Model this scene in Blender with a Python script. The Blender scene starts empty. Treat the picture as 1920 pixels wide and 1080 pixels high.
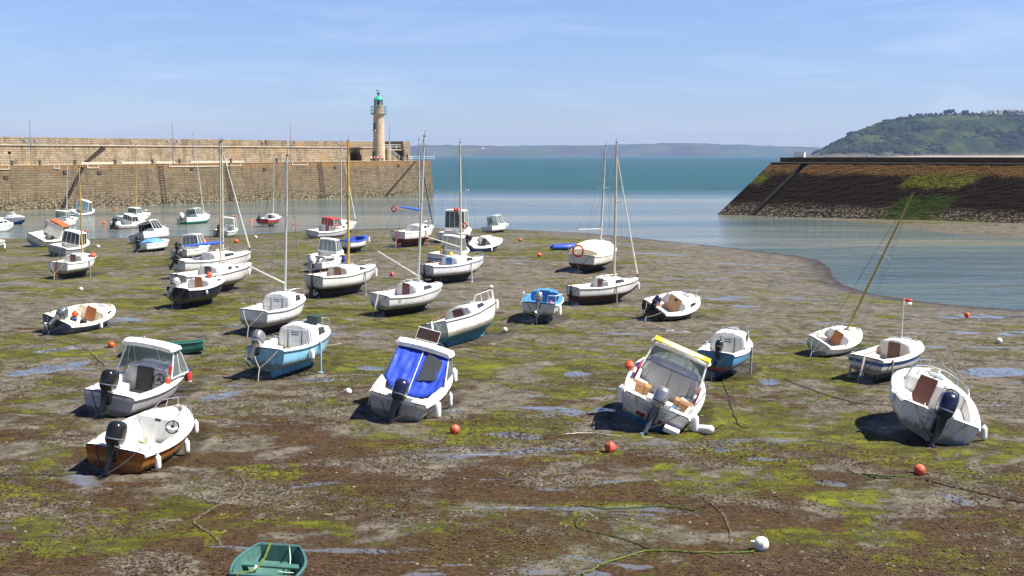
import bpy, bmesh, math, random
import numpy as np
from mathutils import Vector, Matrix, Euler
random.seed(7)
R = math.radians
SC = bpy.context.scene
COL = SC.collection
# ------------------------------------------------------------------ camera, sky, sun, exposure
F = 2200.0; CAMZ = 8.5; TH = math.atan(249.0/F)
cam = bpy.data.cameras.new('camera'); camo = bpy.data.objects.new('camera', cam); COL.objects.link(camo)
cam.sensor_width = 36; cam.lens = F/1920*36; cam.clip_start = .5; cam.clip_end = 40000
camo.location = (0, 0, CAMZ); camo.rotation_euler = (R(90)-TH, 0, 0)
SC.camera = camo
SUN_AZ, SUN_EL = 100.0, 54.0           # compass from +Y towards +X
sd = Vector((math.sin(R(SUN_AZ))*math.cos(R(SUN_EL)), math.cos(R(SUN_AZ))*math.cos(R(SUN_EL)), math.sin(R(SUN_EL))))
sun = bpy.data.lights.new('sun', 'SUN'); suno = bpy.data.objects.new('sun', sun); COL.objects.link(suno)
sun.energy = 5.0; sun.angle = R(.53); sun.color = (1, .955, .88)
suno.rotation_euler = sd.to_track_quat('Z', 'Y').to_euler()
suno.location = (60, 0, 90)
W = bpy.data.worlds.new('World'); SC.world = W; W.use_nodes = True
nt = W.node_tree; N = nt.nodes; LK = nt.links
for n in list(N): N.remove(n)
out = N.new('ShaderNodeOutputWorld'); bg = N.new('ShaderNodeBackground'); sky = N.new('ShaderNodeTexSky')
sky.sky_type = 'NISHITA'; sky.sun_disc = False; sky.sun_elevation = R(SUN_EL); sky.sun_rotation = R(SUN_AZ)
sky.air_density = 1.0; sky.dust_density = .1; sky.ozone_density = 4.0; sky.altitude = 0
tc = N.new('ShaderNodeTexCoord'); mp = N.new('ShaderNodeMapping'); mp.inputs['Scale'].default_value = (2.2, 2.2, 17)
mp.inputs['Rotation'].default_value = (R(2), R(-3), 0)
nz = N.new('ShaderNodeTexNoise'); nz.inputs['Scale'].default_value = 2.6; nz.inputs['Detail'].default_value = 9
nz.inputs['Roughness'].default_value = .62; nz.inputs['Distortion'].default_value = .7
rp = N.new('ShaderNodeValToRGB'); rp.color_ramp.elements[0].position = .47; rp.color_ramp.elements[0].color = (0, 0, 0, 1)
rp.color_ramp.elements[1].position = .8; rp.color_ramp.elements[1].color = (.32, .32, .32, 1)
hs = N.new('ShaderNodeMix'); hs.data_type = 'RGBA'; hs.blend_type = 'MULTIPLY'; hs.inputs[0].default_value = 1
hs.inputs[7].default_value = (.97, .98, 1.20, 1)
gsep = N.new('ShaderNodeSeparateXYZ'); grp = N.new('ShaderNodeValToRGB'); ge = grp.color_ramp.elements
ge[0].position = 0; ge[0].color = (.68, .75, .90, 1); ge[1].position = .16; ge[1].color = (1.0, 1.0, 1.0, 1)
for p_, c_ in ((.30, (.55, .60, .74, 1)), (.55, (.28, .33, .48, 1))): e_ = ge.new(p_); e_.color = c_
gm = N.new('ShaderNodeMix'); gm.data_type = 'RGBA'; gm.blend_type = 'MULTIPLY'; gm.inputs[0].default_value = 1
# flatten the horizon glow: mix the sky with its own value a little higher up
mx = N.new('ShaderNodeMix'); mx.data_type = 'RGBA'; mx.inputs[7].default_value = (6.6, 7.6, 9.4, 1)
LK.new(tc.outputs['Generated'], mp.inputs['Vector']); LK.new(mp.outputs[0], nz.inputs['Vector'])
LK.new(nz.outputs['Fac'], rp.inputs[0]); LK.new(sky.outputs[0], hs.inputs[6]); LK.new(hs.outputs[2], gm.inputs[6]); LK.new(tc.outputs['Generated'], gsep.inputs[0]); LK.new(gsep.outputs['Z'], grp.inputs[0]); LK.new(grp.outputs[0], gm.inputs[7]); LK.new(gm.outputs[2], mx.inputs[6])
LK.new(rp.outputs[0], mx.inputs[0]); LK.new(mx.outputs[2], bg.inputs['Color']); bg.inputs['Strength'].default_value = .058
LK.new(bg.outputs[0], out.inputs['Surface'])
SC.view_settings.view_transform = 'Standard'; SC.view_settings.look = 'None'
SC.view_settings.exposure = 1.08; SC.view_settings.gamma = 1.0
SC.cycles.max_bounces = 6; SC.cycles.transparent_max_bounces = 12; SC.cycles.volume_bounces = 0
SC.cycles.sample_clamp_indirect = 4

# ------------------------------------------------------------------ picture <-> world measuring
UP = Vector((0, math.sin(TH), math.cos(TH))); FW = Vector((0, math.cos(TH), -math.sin(TH)))
def ray(px, py): return FW + Vector(((px-960)/F, 0, 0)) + UP*((540-py)/F)
def P(px, py, z=0.0):
    d = ray(px, py); t = (z-CAMZ)/d.z
    return Vector((d.x*t, d.y*t, z))
def at(px, py, dist):
    d = ray(px, py); return Vector((0, 0, CAMZ)) + d*(dist/d.y)
def proj(p):
    q = Vector(p) - Vector((0, 0, CAMZ)); w = q.dot(FW)
    return 960+F*q.x/w, 540-F*q.dot(UP)/w
WZ = -1.2
SHORE = [(-900,452),(-300,450),(0,447),(170,448),(300,444),(470,440),(560,434),(690,429),(760,427),(870,429),(950,430),(1020,433),(1100,437),(1200,447),(1300,457),(1400,468),(1480,477),(1535,488),(1556,503),(1562,520),(1580,534),(1630,550),(1700,562),(1800,573),(1920,582),(2100,592),(2600,610)]
SAND = [(1400,404),(1480,408),(1600,416),(1680,424),(1760,436),(1840,442),(1920,448),(2100,456),(2600,470)]
def poly(px): return np.array([[*P(a, b, WZ).xy] for a, b in px])
SH = poly(SHORE); SA = poly(SAND)
def pdist(x, y, pl):
    best = np.full(x.shape, 1e18)
    for (ax, ay), (bx, by) in zip(pl[:-1], pl[1:]):
        dx, dy = bx-ax, by-ay; L2 = dx*dx+dy*dy
        t = np.clip(((x-ax)*dx+(y-ay)*dy)/L2, 0, 1)
        best = np.minimum(best, (x-ax-t*dx)**2+(y-ay-t*dy)**2)
    return np.sqrt(best)
def side(x, y, px):      # >0 nearer the camera than the line
    u = 960+F*x/np.maximum(y, 1)/math.cos(TH)*1.0
    w = y*math.cos(TH)+(CAMZ-WZ)*math.sin(TH); u = 960+F*x/w
    v = 540-F*(y*math.sin(TH)-(CAMZ-WZ)*math.cos(TH))/w
    a = np.array(px, float)
    return v-np.interp(u, a[:, 0], a[:, 1])
def H(x, y):
    x = np.asarray(x, float); y = np.asarray(y, float)
    s1 = np.where(side(x, y, SHORE) > 0, 1, -1)*pdist(x, y, SH)
    s2 = np.where(side(x, y, SAND) > 0, -1, 1)*pdist(x, y, SA)
    h1 = np.where(s1 > 0, 1.15*(1-np.exp(-np.maximum(s1, 0)/24)), .05*s1)
    h2 = np.where(s2 > 0, .6*(1-np.exp(-np.maximum(s2, 0)/14)), .05*s2)
    return WZ+np.maximum(np.maximum(h1, h2), -1.6)
def hz(x, y): return float(H(np.array([x]), np.array([y]))[0])
def G(px, py, dz=0):
    z = -.3
    for _ in range(25):
        p = P(px, py, z); z = .5*z+.5*hz(p.x, p.y)
    p = P(px, py, z+dz); p.z = hz(p.x, p.y)+dz
    return p
def vnoise(x, y, seed=0):
    xi = np.floor(x).astype(np.int64); yi = np.floor(y).astype(np.int64); fx = x-xi; fy = y-yi
    fx = fx*fx*(3-2*fx); fy = fy*fy*(3-2*fy)
    def h(a, b):
        n = (a*374761393+b*668265263+seed*982451653) & 0x7fffffff
        n = ((n ^ (n >> 13))*1274126177) & 0x7fffffff
        return ((n ^ (n >> 16)) & 0xffff)/65535.0
    return (h(xi, yi)*(1-fx)+h(xi+1, yi)*fx)*(1-fy)+(h(xi, yi+1)*(1-fx)+h(xi+1, yi+1)*fx)*fy
def fbm(x, y, o=4, seed=0):
    s = 0; a = .5
    for i in range(o): s = s+a*vnoise(x*2**i, y*2**i, seed+i*7); a *= .5
    return s

# ------------------------------------------------------------------ materials
def newmat(name):
    m = bpy.data.materials.new(name); m.use_nodes = True; t = m.node_tree
    for n in list(t.nodes): t.nodes.remove(n)
    o = t.nodes.new('ShaderNodeOutputMaterial'); b = t.nodes.new('ShaderNodeBsdfPrincipled')
    t.links.new(b.outputs[0], o.inputs[0]); return m, t, b, o
class NB:                                   # tiny node-building helper
    def __init__(s, t): s.t = t
    def n(s, typ, **kw):
        x = s.t.nodes.new('ShaderNode'+typ)
        for k, v in kw.items(): setattr(x, k, v)
        return x
    def l(s, a, b): s.t.links.new(a, b)
    def noise(s, vec, scale, detail=4, rough=.55, dist=0):
        x = s.n('TexNoise'); x.inputs['Scale'].default_value = scale; x.inputs['Detail'].default_value = detail
        x.inputs['Roughness'].default_value = rough; x.inputs['Distortion'].default_value = dist
        if vec is not None: s.l(vec, x.inputs['Vector'])
        return x.outputs['Fac']
    def ramp(s, fac, stops):
        x = s.n('ValToRGB'); e = x.color_ramp.elements
        while len(e) < len(stops): e.new(.5)
        for i, (p, c) in enumerate(stops):
            e[i].position = p; e[i].color = (c, c, c, 1) if isinstance(c, (int, float)) else (*c, 1)
        s.l(fac, x.inputs[0]); return x.outputs[0]
    def mix(s, fac, a, b, blend='MIX'):
        x = s.n('Mix'); x.data_type = 'RGBA'; x.blend_type = blend
        for i, v in ((0, fac), (6, a), (7, b)):
            if isinstance(v, (int, float)): x.inputs[i].default_value = v if i == 0 else (v, v, v, 1)
            elif isinstance(v, tuple): x.inputs[i].default_value = (*v, 1)
            else: s.l(v, x.inputs[i])
        return x.outputs[2]
    def math(s, op, a, b=0, c=None, clamp=False):
        x = s.n('Math'); x.operation = op; x.use_clamp = clamp
        for i, v in enumerate((a, b, c)):
            if v is None: continue
            if isinstance(v, (int, float)): x.inputs[i].default_value = v
            else: s.l(v, x.inputs[i])
        return x.outputs[0]
    def mapping(s, vec, scale=(1, 1, 1), rot=(0, 0, 0), loc=(0, 0, 0)):
        x = s.n('Mapping'); x.inputs['Scale'].default_value = scale; x.inputs['Rotation'].default_value = rot
        x.inputs['Location'].default_value = loc; s.l(vec, x.inputs['Vector']); return x.outputs[0]
    def bump(s, h, strength, dist, normal=None):
        x = s.n('Bump'); x.inputs['Strength'].default_value = strength; x.inputs['Distance'].default_value = dist
        s.l(h, x.inputs['Height'])
        if normal is not None: s.l(normal, x.inputs['Normal'])
        return x.outputs[0]
_mc = {}
def paint(col, rough=.35, dirt=.25, metal=0.0, scale=2.5, bump=0.0, spec=.5, scum=None):
    key = (col, rough, dirt, metal, scale, bump, scum)
    if key in _mc: return _mc[key]
    m, t, b, o = newmat('paint_%d' % len(_mc)); nb = NB(t)
    tcn = nb.n('TexCoord').outputs['Object']
    n1 = nb.noise(tcn, scale, 5, .6)
    n2 = nb.noise(nb.mapping(tcn, (7, 7, .8)), 1.6, 4, .6)
    dc = tuple(c*(1-dirt)*k for c, k in zip(col, (.92, .86, .72)))
    f = nb.ramp(nb.math('MULTIPLY', n1, n2), [(.2, 0), (.42, 1)])
    c = nb.mix(nb.math('MULTIPLY', f, .9), col, dc)
    if scum:                                # tide scum, weed and rust climbing from the waterline
        sp_ = nb.n('SeparateXYZ'); nb.l(tcn, sp_.inputs[0]); zz_ = nb.math('MULTIPLY_ADD', n2, -scum[1]*1.1, sp_.outputs['Z']); zz_ = nb.math('MULTIPLY_ADD', nb.noise(tcn, 9, 5, .7), -scum[1]*.5, zz_)
        mr_ = nb.n('MapRange'); mr_.inputs['From Min'].default_value = scum[0]-scum[1]*.8; mr_.inputs['From Max'].default_value = scum[0]-scum[1]*.35; mr_.inputs['To Min'].default_value = 1; mr_.inputs['To Max'].default_value = 0; nb.l(zz_, mr_.inputs['Value'])
        c = nb.mix(nb.math('MULTIPLY', mr_.outputs[0], .72), c, nb.ramp(nb.noise(tcn, 5, 5, .7), [(.35, (.045, .042, .018)), (.6, (.17, .13, .07)), (.75, (.26, .24, .17))]))
        stn = nb.noise(nb.mapping(tcn, (6, 6, .45)), 1.3, 5, .7); c = nb.mix(nb.ramp(stn, [(.60, 0), (.72, .42)]), c, (.30, .20, .11))
    nb.l(c, b.inputs['Base Color']); b.inputs['Metallic'].default_value = metal
    nb.l(nb.ramp(n1, [(.3, rough*.8), (.7, min(1, rough*1.35))]), b.inputs['Roughness'])
    b.inputs['Specular IOR Level'].default_value = spec
    if bump: nb.l(nb.bump(nb.noise(tcn, 14, 4), bump, .02), b.inputs['Normal'])
    _mc[key] = m; return m
WHITE = (.83, .83, .81); CREAM = (.78, .74, .62)
def M_white(): return paint(WHITE, .3, .3)
M_glass, t, b, o = newmat('tinted_glass'); nb = NB(t)
tr = nb.n('BsdfTransparent'); tr.inputs[0].default_value = (.95, .98, .97, 1)
b.inputs['Base Color'].default_value = (.34, .40, .38, 1); b.inputs['Roughness'].default_value = .10
ms = nb.n('MixShader'); lw = nb.n('LayerWeight'); lw.inputs[0].default_value = .35
nb.l(nb.math('MULTIPLY_ADD', lw.outputs['Fresnel'], .75, .14, True), ms.inputs[0]); nb.l(tr.outputs[0], ms.inputs[1]); nb.l(b.outputs[0], ms.inputs[2]); nb.l(ms.outputs[0], o.inputs[0])
DARKGLASS = paint((.03, .035, .04), .08, .1)
STEEL = paint((.62, .62, .62), .22, .1, .9)
BLACK = paint((.012, .012, .014), .22, .1); RUBBER = paint((.02, .02, .022), .6, .1)
NAVYM = paint((.012, .016, .05), .2, .1); SILVER = paint((.42, .43, .45), .25, .1, .7)
WOOD = paint((.28, .075, .02), .4, .35); DKWOOD = paint((.09, .02, .012), .35, .3); TEAK = paint((.42, .2, .07), .5, .3)
BROWNDOOR = paint((.36, .11, .03), .4, .2); BEIGEDOOR = paint((.45, .28, .14), .5, .2)
ALU = paint((.62, .62, .60), .35, .15, .35); YMAST = paint((.50, .34, .07), .45, .2); GMAST = paint((.50, .50, .47), .4, .2)
ROPE = paint((.5, .46, .36), .9, .3); DKROPE = paint((.05, .045, .04), .9, .3)
ORANGE = paint((.75, .10, .03), .45, .3); RED = paint((.55, .03, .025), .4, .2); YELLOW = paint((.75, .5, .03), .5, .2)
WEED = paint((.09, .13, .012), .7, .5, 0, 12, .8)
GREYGRP = paint((.36, .36, .38), .5, .2)

# ------------------------------------------------------------------ mesh building
class MB:
    def __init__(s): s.v = []; s.f = []; s.m = []
    def add(s, vs, fs, mi=0):
        k = len(s.v); s.v += [tuple(v) for v in vs]; s.f += [tuple(i+k for i in f) for f in fs]; s.m += [mi]*len(fs); return s
    def box(s, c, sz, mi=0, rot=None, taper=1.0):
        hx, hy, hh = sz[0]/2, sz[1]/2, sz[2]/2; c = Vector(c)
        vs = [Vector((x*hx*(taper if z > 0 else 1), y*hy*(taper if z > 0 else 1), z*hh)) for z in (-1, 1) for x, y in ((-1, -1), (1, -1), (1, 1), (-1, 1))]
        if rot is not None: vs = [rot @ v for v in vs]
        return s.add([v+c for v in vs], [(3, 2, 1, 0), (4, 5, 6, 7), (0, 1, 5, 4), (1, 2, 6, 5), (2, 3, 7, 6), (3, 0, 4, 7)], mi)
    def loft(s, secs, mi=0, closed=False, cap0=False, cap1=False, mis=None):
        n = len(secs[0]); k = len(s.v)
        for q in secs: s.v += [tuple(v) for v in q]
        for i in range(len(secs)-1):
            for j in range(n if closed else n-1):
                a = k+i*n+j; b_ = k+i*n+(j+1) % n
                s.f.append((a, b_, b_+n, a+n)); s.m.append(mis[j] if mis else mi)
        if cap0: s.f.append(tuple(range(k+n-1, k-1, -1))); s.m.append(mi)
        if cap1: q = k+(len(secs)-1)*n; s.f.append(tuple(range(q, q+n))); s.m.append(mi)
        return s
    def tube(s, pts, r, n=6, mi=0, closed=False):
        pts = [Vector(p) for p in pts]; secs = []
        for i, p in enumerate(pts):
            a = pts[i-1] if (i > 0 or closed) else p; b_ = pts[(i+1) % len(pts)] if (i < len(pts)-1 or closed) else p
            d = (b_-a).normalized() if (b_-a).length > 1e-9 else Vector((0, 0, 1))
            q = d.cross(Vector((0, 0, 1)));
            if q.length < .05: q = d.cross(Vector((0, 1, 0)))
            q.normalize(); w = q.cross(d); rr = r[i] if isinstance(r, (list, tuple)) else r
            secs.append([p+(q*math.cos(t_)+w*math.sin(t_))*rr for t_ in [2*math.pi*k/n for k in range(n)]])
        if closed: secs.append(secs[0]); return s.loft(secs, mi, True)
        return s.loft(secs, mi, True, True, True)
    def ball(s, c, r, n=10, mi=0, rot=None, top=1.0):
        c = Vector(c); r = (r, r, r) if isinstance(r, (int, float)) else r; secs = []
        for i in range(n+1):
            ph = math.pi*i/n; rr = max(math.sin(ph), .02)
            q = []
            for k in range(n+2):
                a = 2*math.pi*k/(n+2); v = Vector((r[0]*rr*math.cos(a), r[1]*rr*math.sin(a), -r[2]*math.cos(ph)))
                if rot is not None: v = rot @ v
                q.append(c+v)
            secs.append(q)
        return s.loft(secs, mi, True, True, True)
    def ring(s, c, R1, r, M3=None, n=20, k=6, mi=0):
        c = Vector(c); M3 = M3 or Matrix.Identity(3)
        return s.tube([c+M3 @ Vector((R1*math.cos(2*math.pi*i/n), R1*math.sin(2*math.pi*i/n), 0)) for i in range(n)], r, k, mi, True)
    def lathe(s, prof, n=24, mi=0, c=(0, 0, 0), mis=None):
        c = Vector(c); k = len(s.v)
        secs = [[c+Vector((r_*math.cos(2*math.pi*i/n), r_*math.sin(2*math.pi*i/n), z)) for i in range(n)] for r_, z in prof]
        if not mis: return s.loft(secs, mi, True, True, True)
        for i in range(len(secs)-1): s.loft(secs[i:i+2], mis[i], True)
        return s
    def slab(s, quad, th, mi=0):              # a quad given as 4 points -> solid of thickness th
        q = [Vector(p) for p in quad]; nn = (q[1]-q[0]).cross(q[3]-q[0]).normalized()*th/2
        return s.add([p-nn for p in q]+[p+nn for p in q], [(3, 2, 1, 0), (4, 5, 6, 7), (0, 1, 5, 4), (1, 2, 6, 5), (2, 3, 7, 6), (3, 0, 4, 7)], mi)
    def xform(s, M):
        s.v = [tuple(M @ Vector(v)) for v in s.v]; return s
    def build(s, name, mats, parent=None, smooth=40, bevel=0, fix=True):
        me = bpy.data.meshes.new(name); me.from_pydata(s.v, [], s.f)
        mats = mats if isinstance(mats, (list, tuple)) else [mats]
        for m in mats: me.materials.append(m)
        me.polygons.foreach_set('material_index', s.m)
        if fix:
            bm = bmesh.new(); bm.from_mesh(me); bmesh.ops.remove_doubles(bm, verts=bm.verts, dist=1e-5)
            bmesh.ops.recalc_face_normals(bm, faces=bm.faces); bm.to_mesh(me); bm.free()
        if smooth:
            me.shade_smooth(); me.set_sharp_from_angle(angle=R(smooth))
        ob = bpy.data.objects.new(name, me); COL.objects.link(ob)
        if parent: ob.parent = parent
        if bevel:
            mo = ob.modifiers.new('bevel', 'BEVEL'); mo.width = bevel; mo.segments = 2; mo.limit_method = 'ANGLE'; mo.angle_limit = R(40)
        return ob
def tag(o, label=None, cat=None, group=None, kind=None):
    if label: o['label'] = label
    if cat: o['category'] = cat
    if group: o['group'] = group
    if kind: o['kind'] = kind
    return o
def thing(name, label, cat, loc=(0, 0, 0), rot=(0, 0, 0), group=None):
    o = bpy.data.objects.new(name, None); COL.objects.link(o); o.empty_display_size = .3
    o.location = loc; o.rotation_euler = rot; return tag(o, label, cat, group)
def copytree(o, parent=None):
    c = o.copy(); COL.objects.link(c)
    if parent: c.parent = parent
    for ch in o.children: copytree(ch, c)
    return c
def mesh_np(name, V_, Fq, mat, smooth=True):
    me = bpy.data.meshes.new(name); me.vertices.add(len(V_)); me.vertices.foreach_set('co', V_.astype(np.float32).ravel())
    n = len(Fq); k = Fq.shape[1]; me.loops.add(n*k); me.loops.foreach_set('vertex_index', Fq.astype(np.int32).ravel())
    me.polygons.add(n); me.polygons.foreach_set('loop_start', np.arange(0, n*k, k, dtype=np.int32))
    me.update(calc_edges=True); me.materials.append(mat)
    if smooth: me.shade_smooth()
    ob = bpy.data.objects.new(name, me); COL.objects.link(ob); return ob
def gridfaces(nr, nc):
    i = np.arange(nr-1)[:, None]*nc+np.arange(nc-1)[None, :]
    return np.stack([i, i+1, i+nc+1, i+nc], -1).reshape(-1, 4)
# ================================================================== THE SETTING: mud, sea, hills, piers
# ---- mud
m_mud, t, b, o = newmat('tidal_mud'); nb = NB(t)
oc = nb.n('TexCoord').outputs['Object']
st = nb.mapping(oc, (.55, 1.0, 1), (0, 0, R(-14)))
big = nb.noise(st, .10, 3, .5, .4)
green = nb.noise(nb.mapping(oc, (.85, 1.0, 1), (0, 0, R(-11)), (11, 3, 0)), .42, 10, .76, .8)
brown = nb.noise(nb.mapping(oc, (.75, 1.0, 1), (0, 0, R(-12)), (41, 17, 0)), .42, 8, .68, .4)
pud = nb.noise(nb.mapping(oc, (.30, 1.0, 1), (0, 0, R(-16)), (5, 77, 0)), .42, 5, .55, 1.1)
fine = nb.noise(oc, 5.5, 8, .72); mid = nb.noise(oc, 1.6, 6, .65); grit = nb.noise(oc, 24, 5, .75)
sep = nb.n('SeparateXYZ'); nb.l(oc, sep.inputs[0])
yy, xx, zz = sep.outputs['Y'], sep.outputs['X'], sep.outputs['Z']
mud = nb.ramp(mid, [(.3, (.085, .074, .057)), (.5, (.152, .134, .104)), (.7, (.228, .205, .160))])
mud = nb.mix(nb.ramp(fine, [(.35, 1), (.62, 0)]), mud, nb.mix(1, mud, (.55, .52, .48), 'MULTIPLY'))
mud = nb.mix(nb.ramp(grit, [(.62, 0), (.74, .7)]), mud, (.42, .38, .33))
pr_x = nb.ramp(nb.math('MULTIPLY_ADD', xx, .008, .5), [(.45, 0), (.7, .025)])
puf = nb.ramp(nb.math('ADD', nb.math('ADD', pud, pr_x), nb.math('MULTIPLY', fine, .12)), [(.697, 0), (.712, 1)])
# short dark drifts of weed, everywhere
dash = nb.noise(nb.mapping(oc, (1, 1.3, 1), (0, 0, R(-10))), 1.9, 7, .74, .5)
dmask = nb.ramp(dash, [(.55, 0), (.61, 1)])
dash2 = nb.noise(nb.mapping(oc, (.85, 1.0, 1), (0, 0, R(-10)), (3, 1, 0)), .85, 8, .76, .6)
dm2 = nb.math('MULTIPLY', nb.ramp(dash2, [(.55, 0), (.60, 1)]), nb.ramp(nb.math('DIVIDE', yy, 100.0), [(.25, 0), (.5, 1)]))
dmask = nb.math('MAXIMUM', dmask, dm2)
patch = nb.noise(nb.mapping(oc, (.6, 1.0, 1), (0, 0, R(-10)), (7, 9, 0)), .075, 4, .55, .3)
nearw = nb.ramp(nb.math('DIVIDE', yy, 100.0), [(.22, 1), (.33, .75), (.50, .30), (.9, .05)])
bsum = nb.math('ADD', nb.math('ADD', brown, nb.math('MULTIPLY', nearw, .24)), nb.math('MULTIPLY', patch, -.16))
bmask = nb.ramp(nb.math('ADD', bsum, nb.math('MULTIPLY', fine, .30)), [(.735, 0), (.79, 1)])
bcol = nb.ramp(nb.noise(oc, 9, 6, .75), [(.3, (.012, .006, .002)), (.5, (.048, .026, .009)), (.66, (.105, .064, .026)), (.8, (.20, .155, .10))])
c1 = nb.mix(nb.math('MULTIPLY', dmask, .72), mud, (.030, .022, .012))
c1 = nb.mix(nb.math('MULTIPLY', bmask, .94), c1, bcol)
gx = nb.ramp(nb.math('MULTIPLY_ADD', xx, .008, .5), [(.3, .066), (.52, .078), (.66, .005), (.78, -.035), (.95, -.06)])
gx = nb.math('SUBTRACT', gx, .03)
gy = nb.ramp(nb.math('DIVIDE', yy, 150.0), [(.14, .045), (.22, .06), (.32, .10), (.6, .07), (.9, .09)])
gy = nb.math('SUBTRACT', gy, .045)
gs = nb.math('ADD', nb.math('ADD', green, gx), nb.math('ADD', gy, nb.math('MULTIPLY', fine, .24)))
gs = nb.math('ADD', gs, nb.math('MULTIPLY_ADD', patch, .60, -.322))
gmask = nb.ramp(gs, [(.675, 0), (.715, 1)])
gcol = nb.ramp(nb.noise(st, 1.5, 7, .75), [(.32, (.020, .020, .004)), (.45, (.070, .072, .006)), (.58, (.150, .158, .007)), (.72, (.235, .25, .010))])
gcol = nb.mix(nb.ramp(grit, [(.42, .8), (.56, 0)]), gcol, (.030, .024, .008))
gcol = nb.mix(nb.math('MULTIPLY', dmask, .75), gcol, (.035, .028, .008))
c2 = nb.mix(nb.math('MULTIPLY', gmask, .93), c1, gcol)
lime = nb.ramp(nb.noise(nb.mapping(oc, (.35, 1.0, 1), (0, 0, R(-9)), (91, 5, 0)), .20, 7, .62, .5), [(.56, 0), (.64, 1)])
limec = nb.ramp(nb.noise(oc, 2.5, 6, .75), [(.35, (.075, .080, .007)), (.6, (.185, .205, .014))])
c2 = nb.mix(nb.math('MULTIPLY', nb.math('MULTIPLY', lime, gmask), .7), c2, limec)
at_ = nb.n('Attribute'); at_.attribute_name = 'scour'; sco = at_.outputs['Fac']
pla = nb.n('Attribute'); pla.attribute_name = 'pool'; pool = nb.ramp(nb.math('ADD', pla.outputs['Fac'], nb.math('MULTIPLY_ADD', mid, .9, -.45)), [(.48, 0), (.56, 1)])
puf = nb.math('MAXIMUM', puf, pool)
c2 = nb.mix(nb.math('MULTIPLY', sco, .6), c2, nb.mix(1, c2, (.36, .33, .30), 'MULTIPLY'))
# bare pale sand near the far waterline and under the right wall
bare = nb.ramp(nb.math('ADD', zz, nb.math('MULTIPLY', mid, .3)), [(0, 0), (1, 1)])
wet = nb.ramp(nb.math('MULTIPLY_ADD', zz, 1.0, 1.2), [(.0, 1), (.12, .55), (.45, 0)])
puf = nb.math('MULTIPLY', puf, nb.math('SUBTRACT', 1, nb.math('MULTIPLY', nb.math('MULTIPLY', gmask, .55), nb.math('SUBTRACT', 1, pool))))
c3 = nb.mix(nb.math('MULTIPLY', wet, .45), c2, nb.mix(1, c2, (.72, .70, .68), 'MULTIPLY'))
rim = nb.math('MULTIPLY', nb.ramp(nb.math('MULTIPLY_ADD', mid, .10, nb.math('ADD', zz, 1.2)), [(.06, 1), (.15, 0)]), nb.ramp(nb.math('DIVIDE', xx, 100.0), [(.33, 1), (.38, 0)]))
c3 = nb.mix(nb.math('MULTIPLY', rim, .85), c3, (.030, .016, .008))
c4 = nb.mix(nb.math('MULTIPLY', puf, .8), c3, (.12, .125, .14))
nb.l(c4, b.inputs['Base Color'])
rg = nb.ramp(fine, [(.3, .62), (.6, .95)])
sheen = nb.ramp(nb.noise(st, .6, 5, .6), [(.5, 0), (.62, 1)])
rg = nb.math('SUBTRACT', rg, nb.math('MULTIPLY', sheen, .22))
rg = nb.math('SUBTRACT', rg, nb.math('MULTIPLY', wet, .25)); rg = nb.math('SUBTRACT', rg, nb.math('MULTIPLY', sco, .30))
rr = nb.mix(puf, rg, .045); nb.l(rr, b.inputs['Roughness'])
nb.l(nb.mix(puf, nb.mix(wet, .12, .35), .5), b.inputs['Specular IOR Level'])
hsum = nb.math('ADD', nb.math('MULTIPLY', mid, .5), nb.math('MULTIPLY', fine, .42))
hsum = nb.math('ADD', hsum, nb.math('MULTIPLY', grit, .16))
hsum = nb.math('ADD', hsum, nb.math('MULTIPLY', nb.math('MAXIMUM', gmask, bmask), .12))
bp = nb.n('Bump'); bp.inputs['Distance'].default_value = .16; nb.l(hsum, bp.inputs['Height'])
nb.l(nb.math('MULTIPLY', nb.math('SUBTRACT', 1, puf), .75), bp.inputs['Strength'])
nb.l(bp.outputs[0], b.inputs['Normal'])
nr, nc = 760, 1000
d = 9*np.power(185/9., np.linspace(0, 1, nr))[:, None]; az = np.radians(np.linspace(-37, 37, nc))[None, :]
X = d*np.tan(az)+0*d; Y = d+0*az
Z = H(X, Y)
rel = (fbm(X*.9, Y*1.5, 4, 3)-.47)*.10+(fbm(X*3.1, Y*4.2, 3, 9)-.45)*.045
Z = Z+rel*np.clip((Z-WZ)*5, .12, 1)
mudo = mesh_np('mud', np.stack([X, Y, Z], -1).reshape(-1, 3), gridfaces(nr, nc), m_mud)
tag(mudo, kind='structure')

# ---- sea
m_sea, t, b, o = newmat('sea_water'); nb = NB(t)
oc = nb.n('TexCoord').outputs['Object']; sep = nb.n('SeparateXYZ'); nb.l(oc, sep.inputs[0])
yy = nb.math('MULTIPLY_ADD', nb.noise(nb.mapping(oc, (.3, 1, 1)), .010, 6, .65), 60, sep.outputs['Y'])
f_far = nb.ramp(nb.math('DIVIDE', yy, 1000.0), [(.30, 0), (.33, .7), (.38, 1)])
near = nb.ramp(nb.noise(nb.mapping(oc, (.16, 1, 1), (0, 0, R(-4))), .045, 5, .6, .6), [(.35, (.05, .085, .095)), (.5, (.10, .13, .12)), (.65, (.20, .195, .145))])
farc = nb.ramp(nb.noise(nb.mapping(oc, (.22, 1, 1)), .09, 9, .72), [(.3, (.004, .032, .032)), (.7, (.020, .090, .082))])  # far teal, with streaks painted into the colour for wave ripples and glints
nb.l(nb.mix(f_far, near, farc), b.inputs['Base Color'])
b.inputs['IOR'].default_value = 1.333
nb.l(nb.mix(f_far, .10, .30), b.inputs['Roughness']); 
nb.l(nb.mix(f_far, .24, .12), b.inputs['Specular IOR Level'])
w1 = nb.noise(nb.mapping(oc, (.7, 1.6, 1), (0, 0, R(12))), 1.1, 4, .6, .3)
w2 = nb.noise(nb.mapping(oc, (.5, 1.4, 1), (0, 0, R(-8))), .16, 4, .6, .2)
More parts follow.
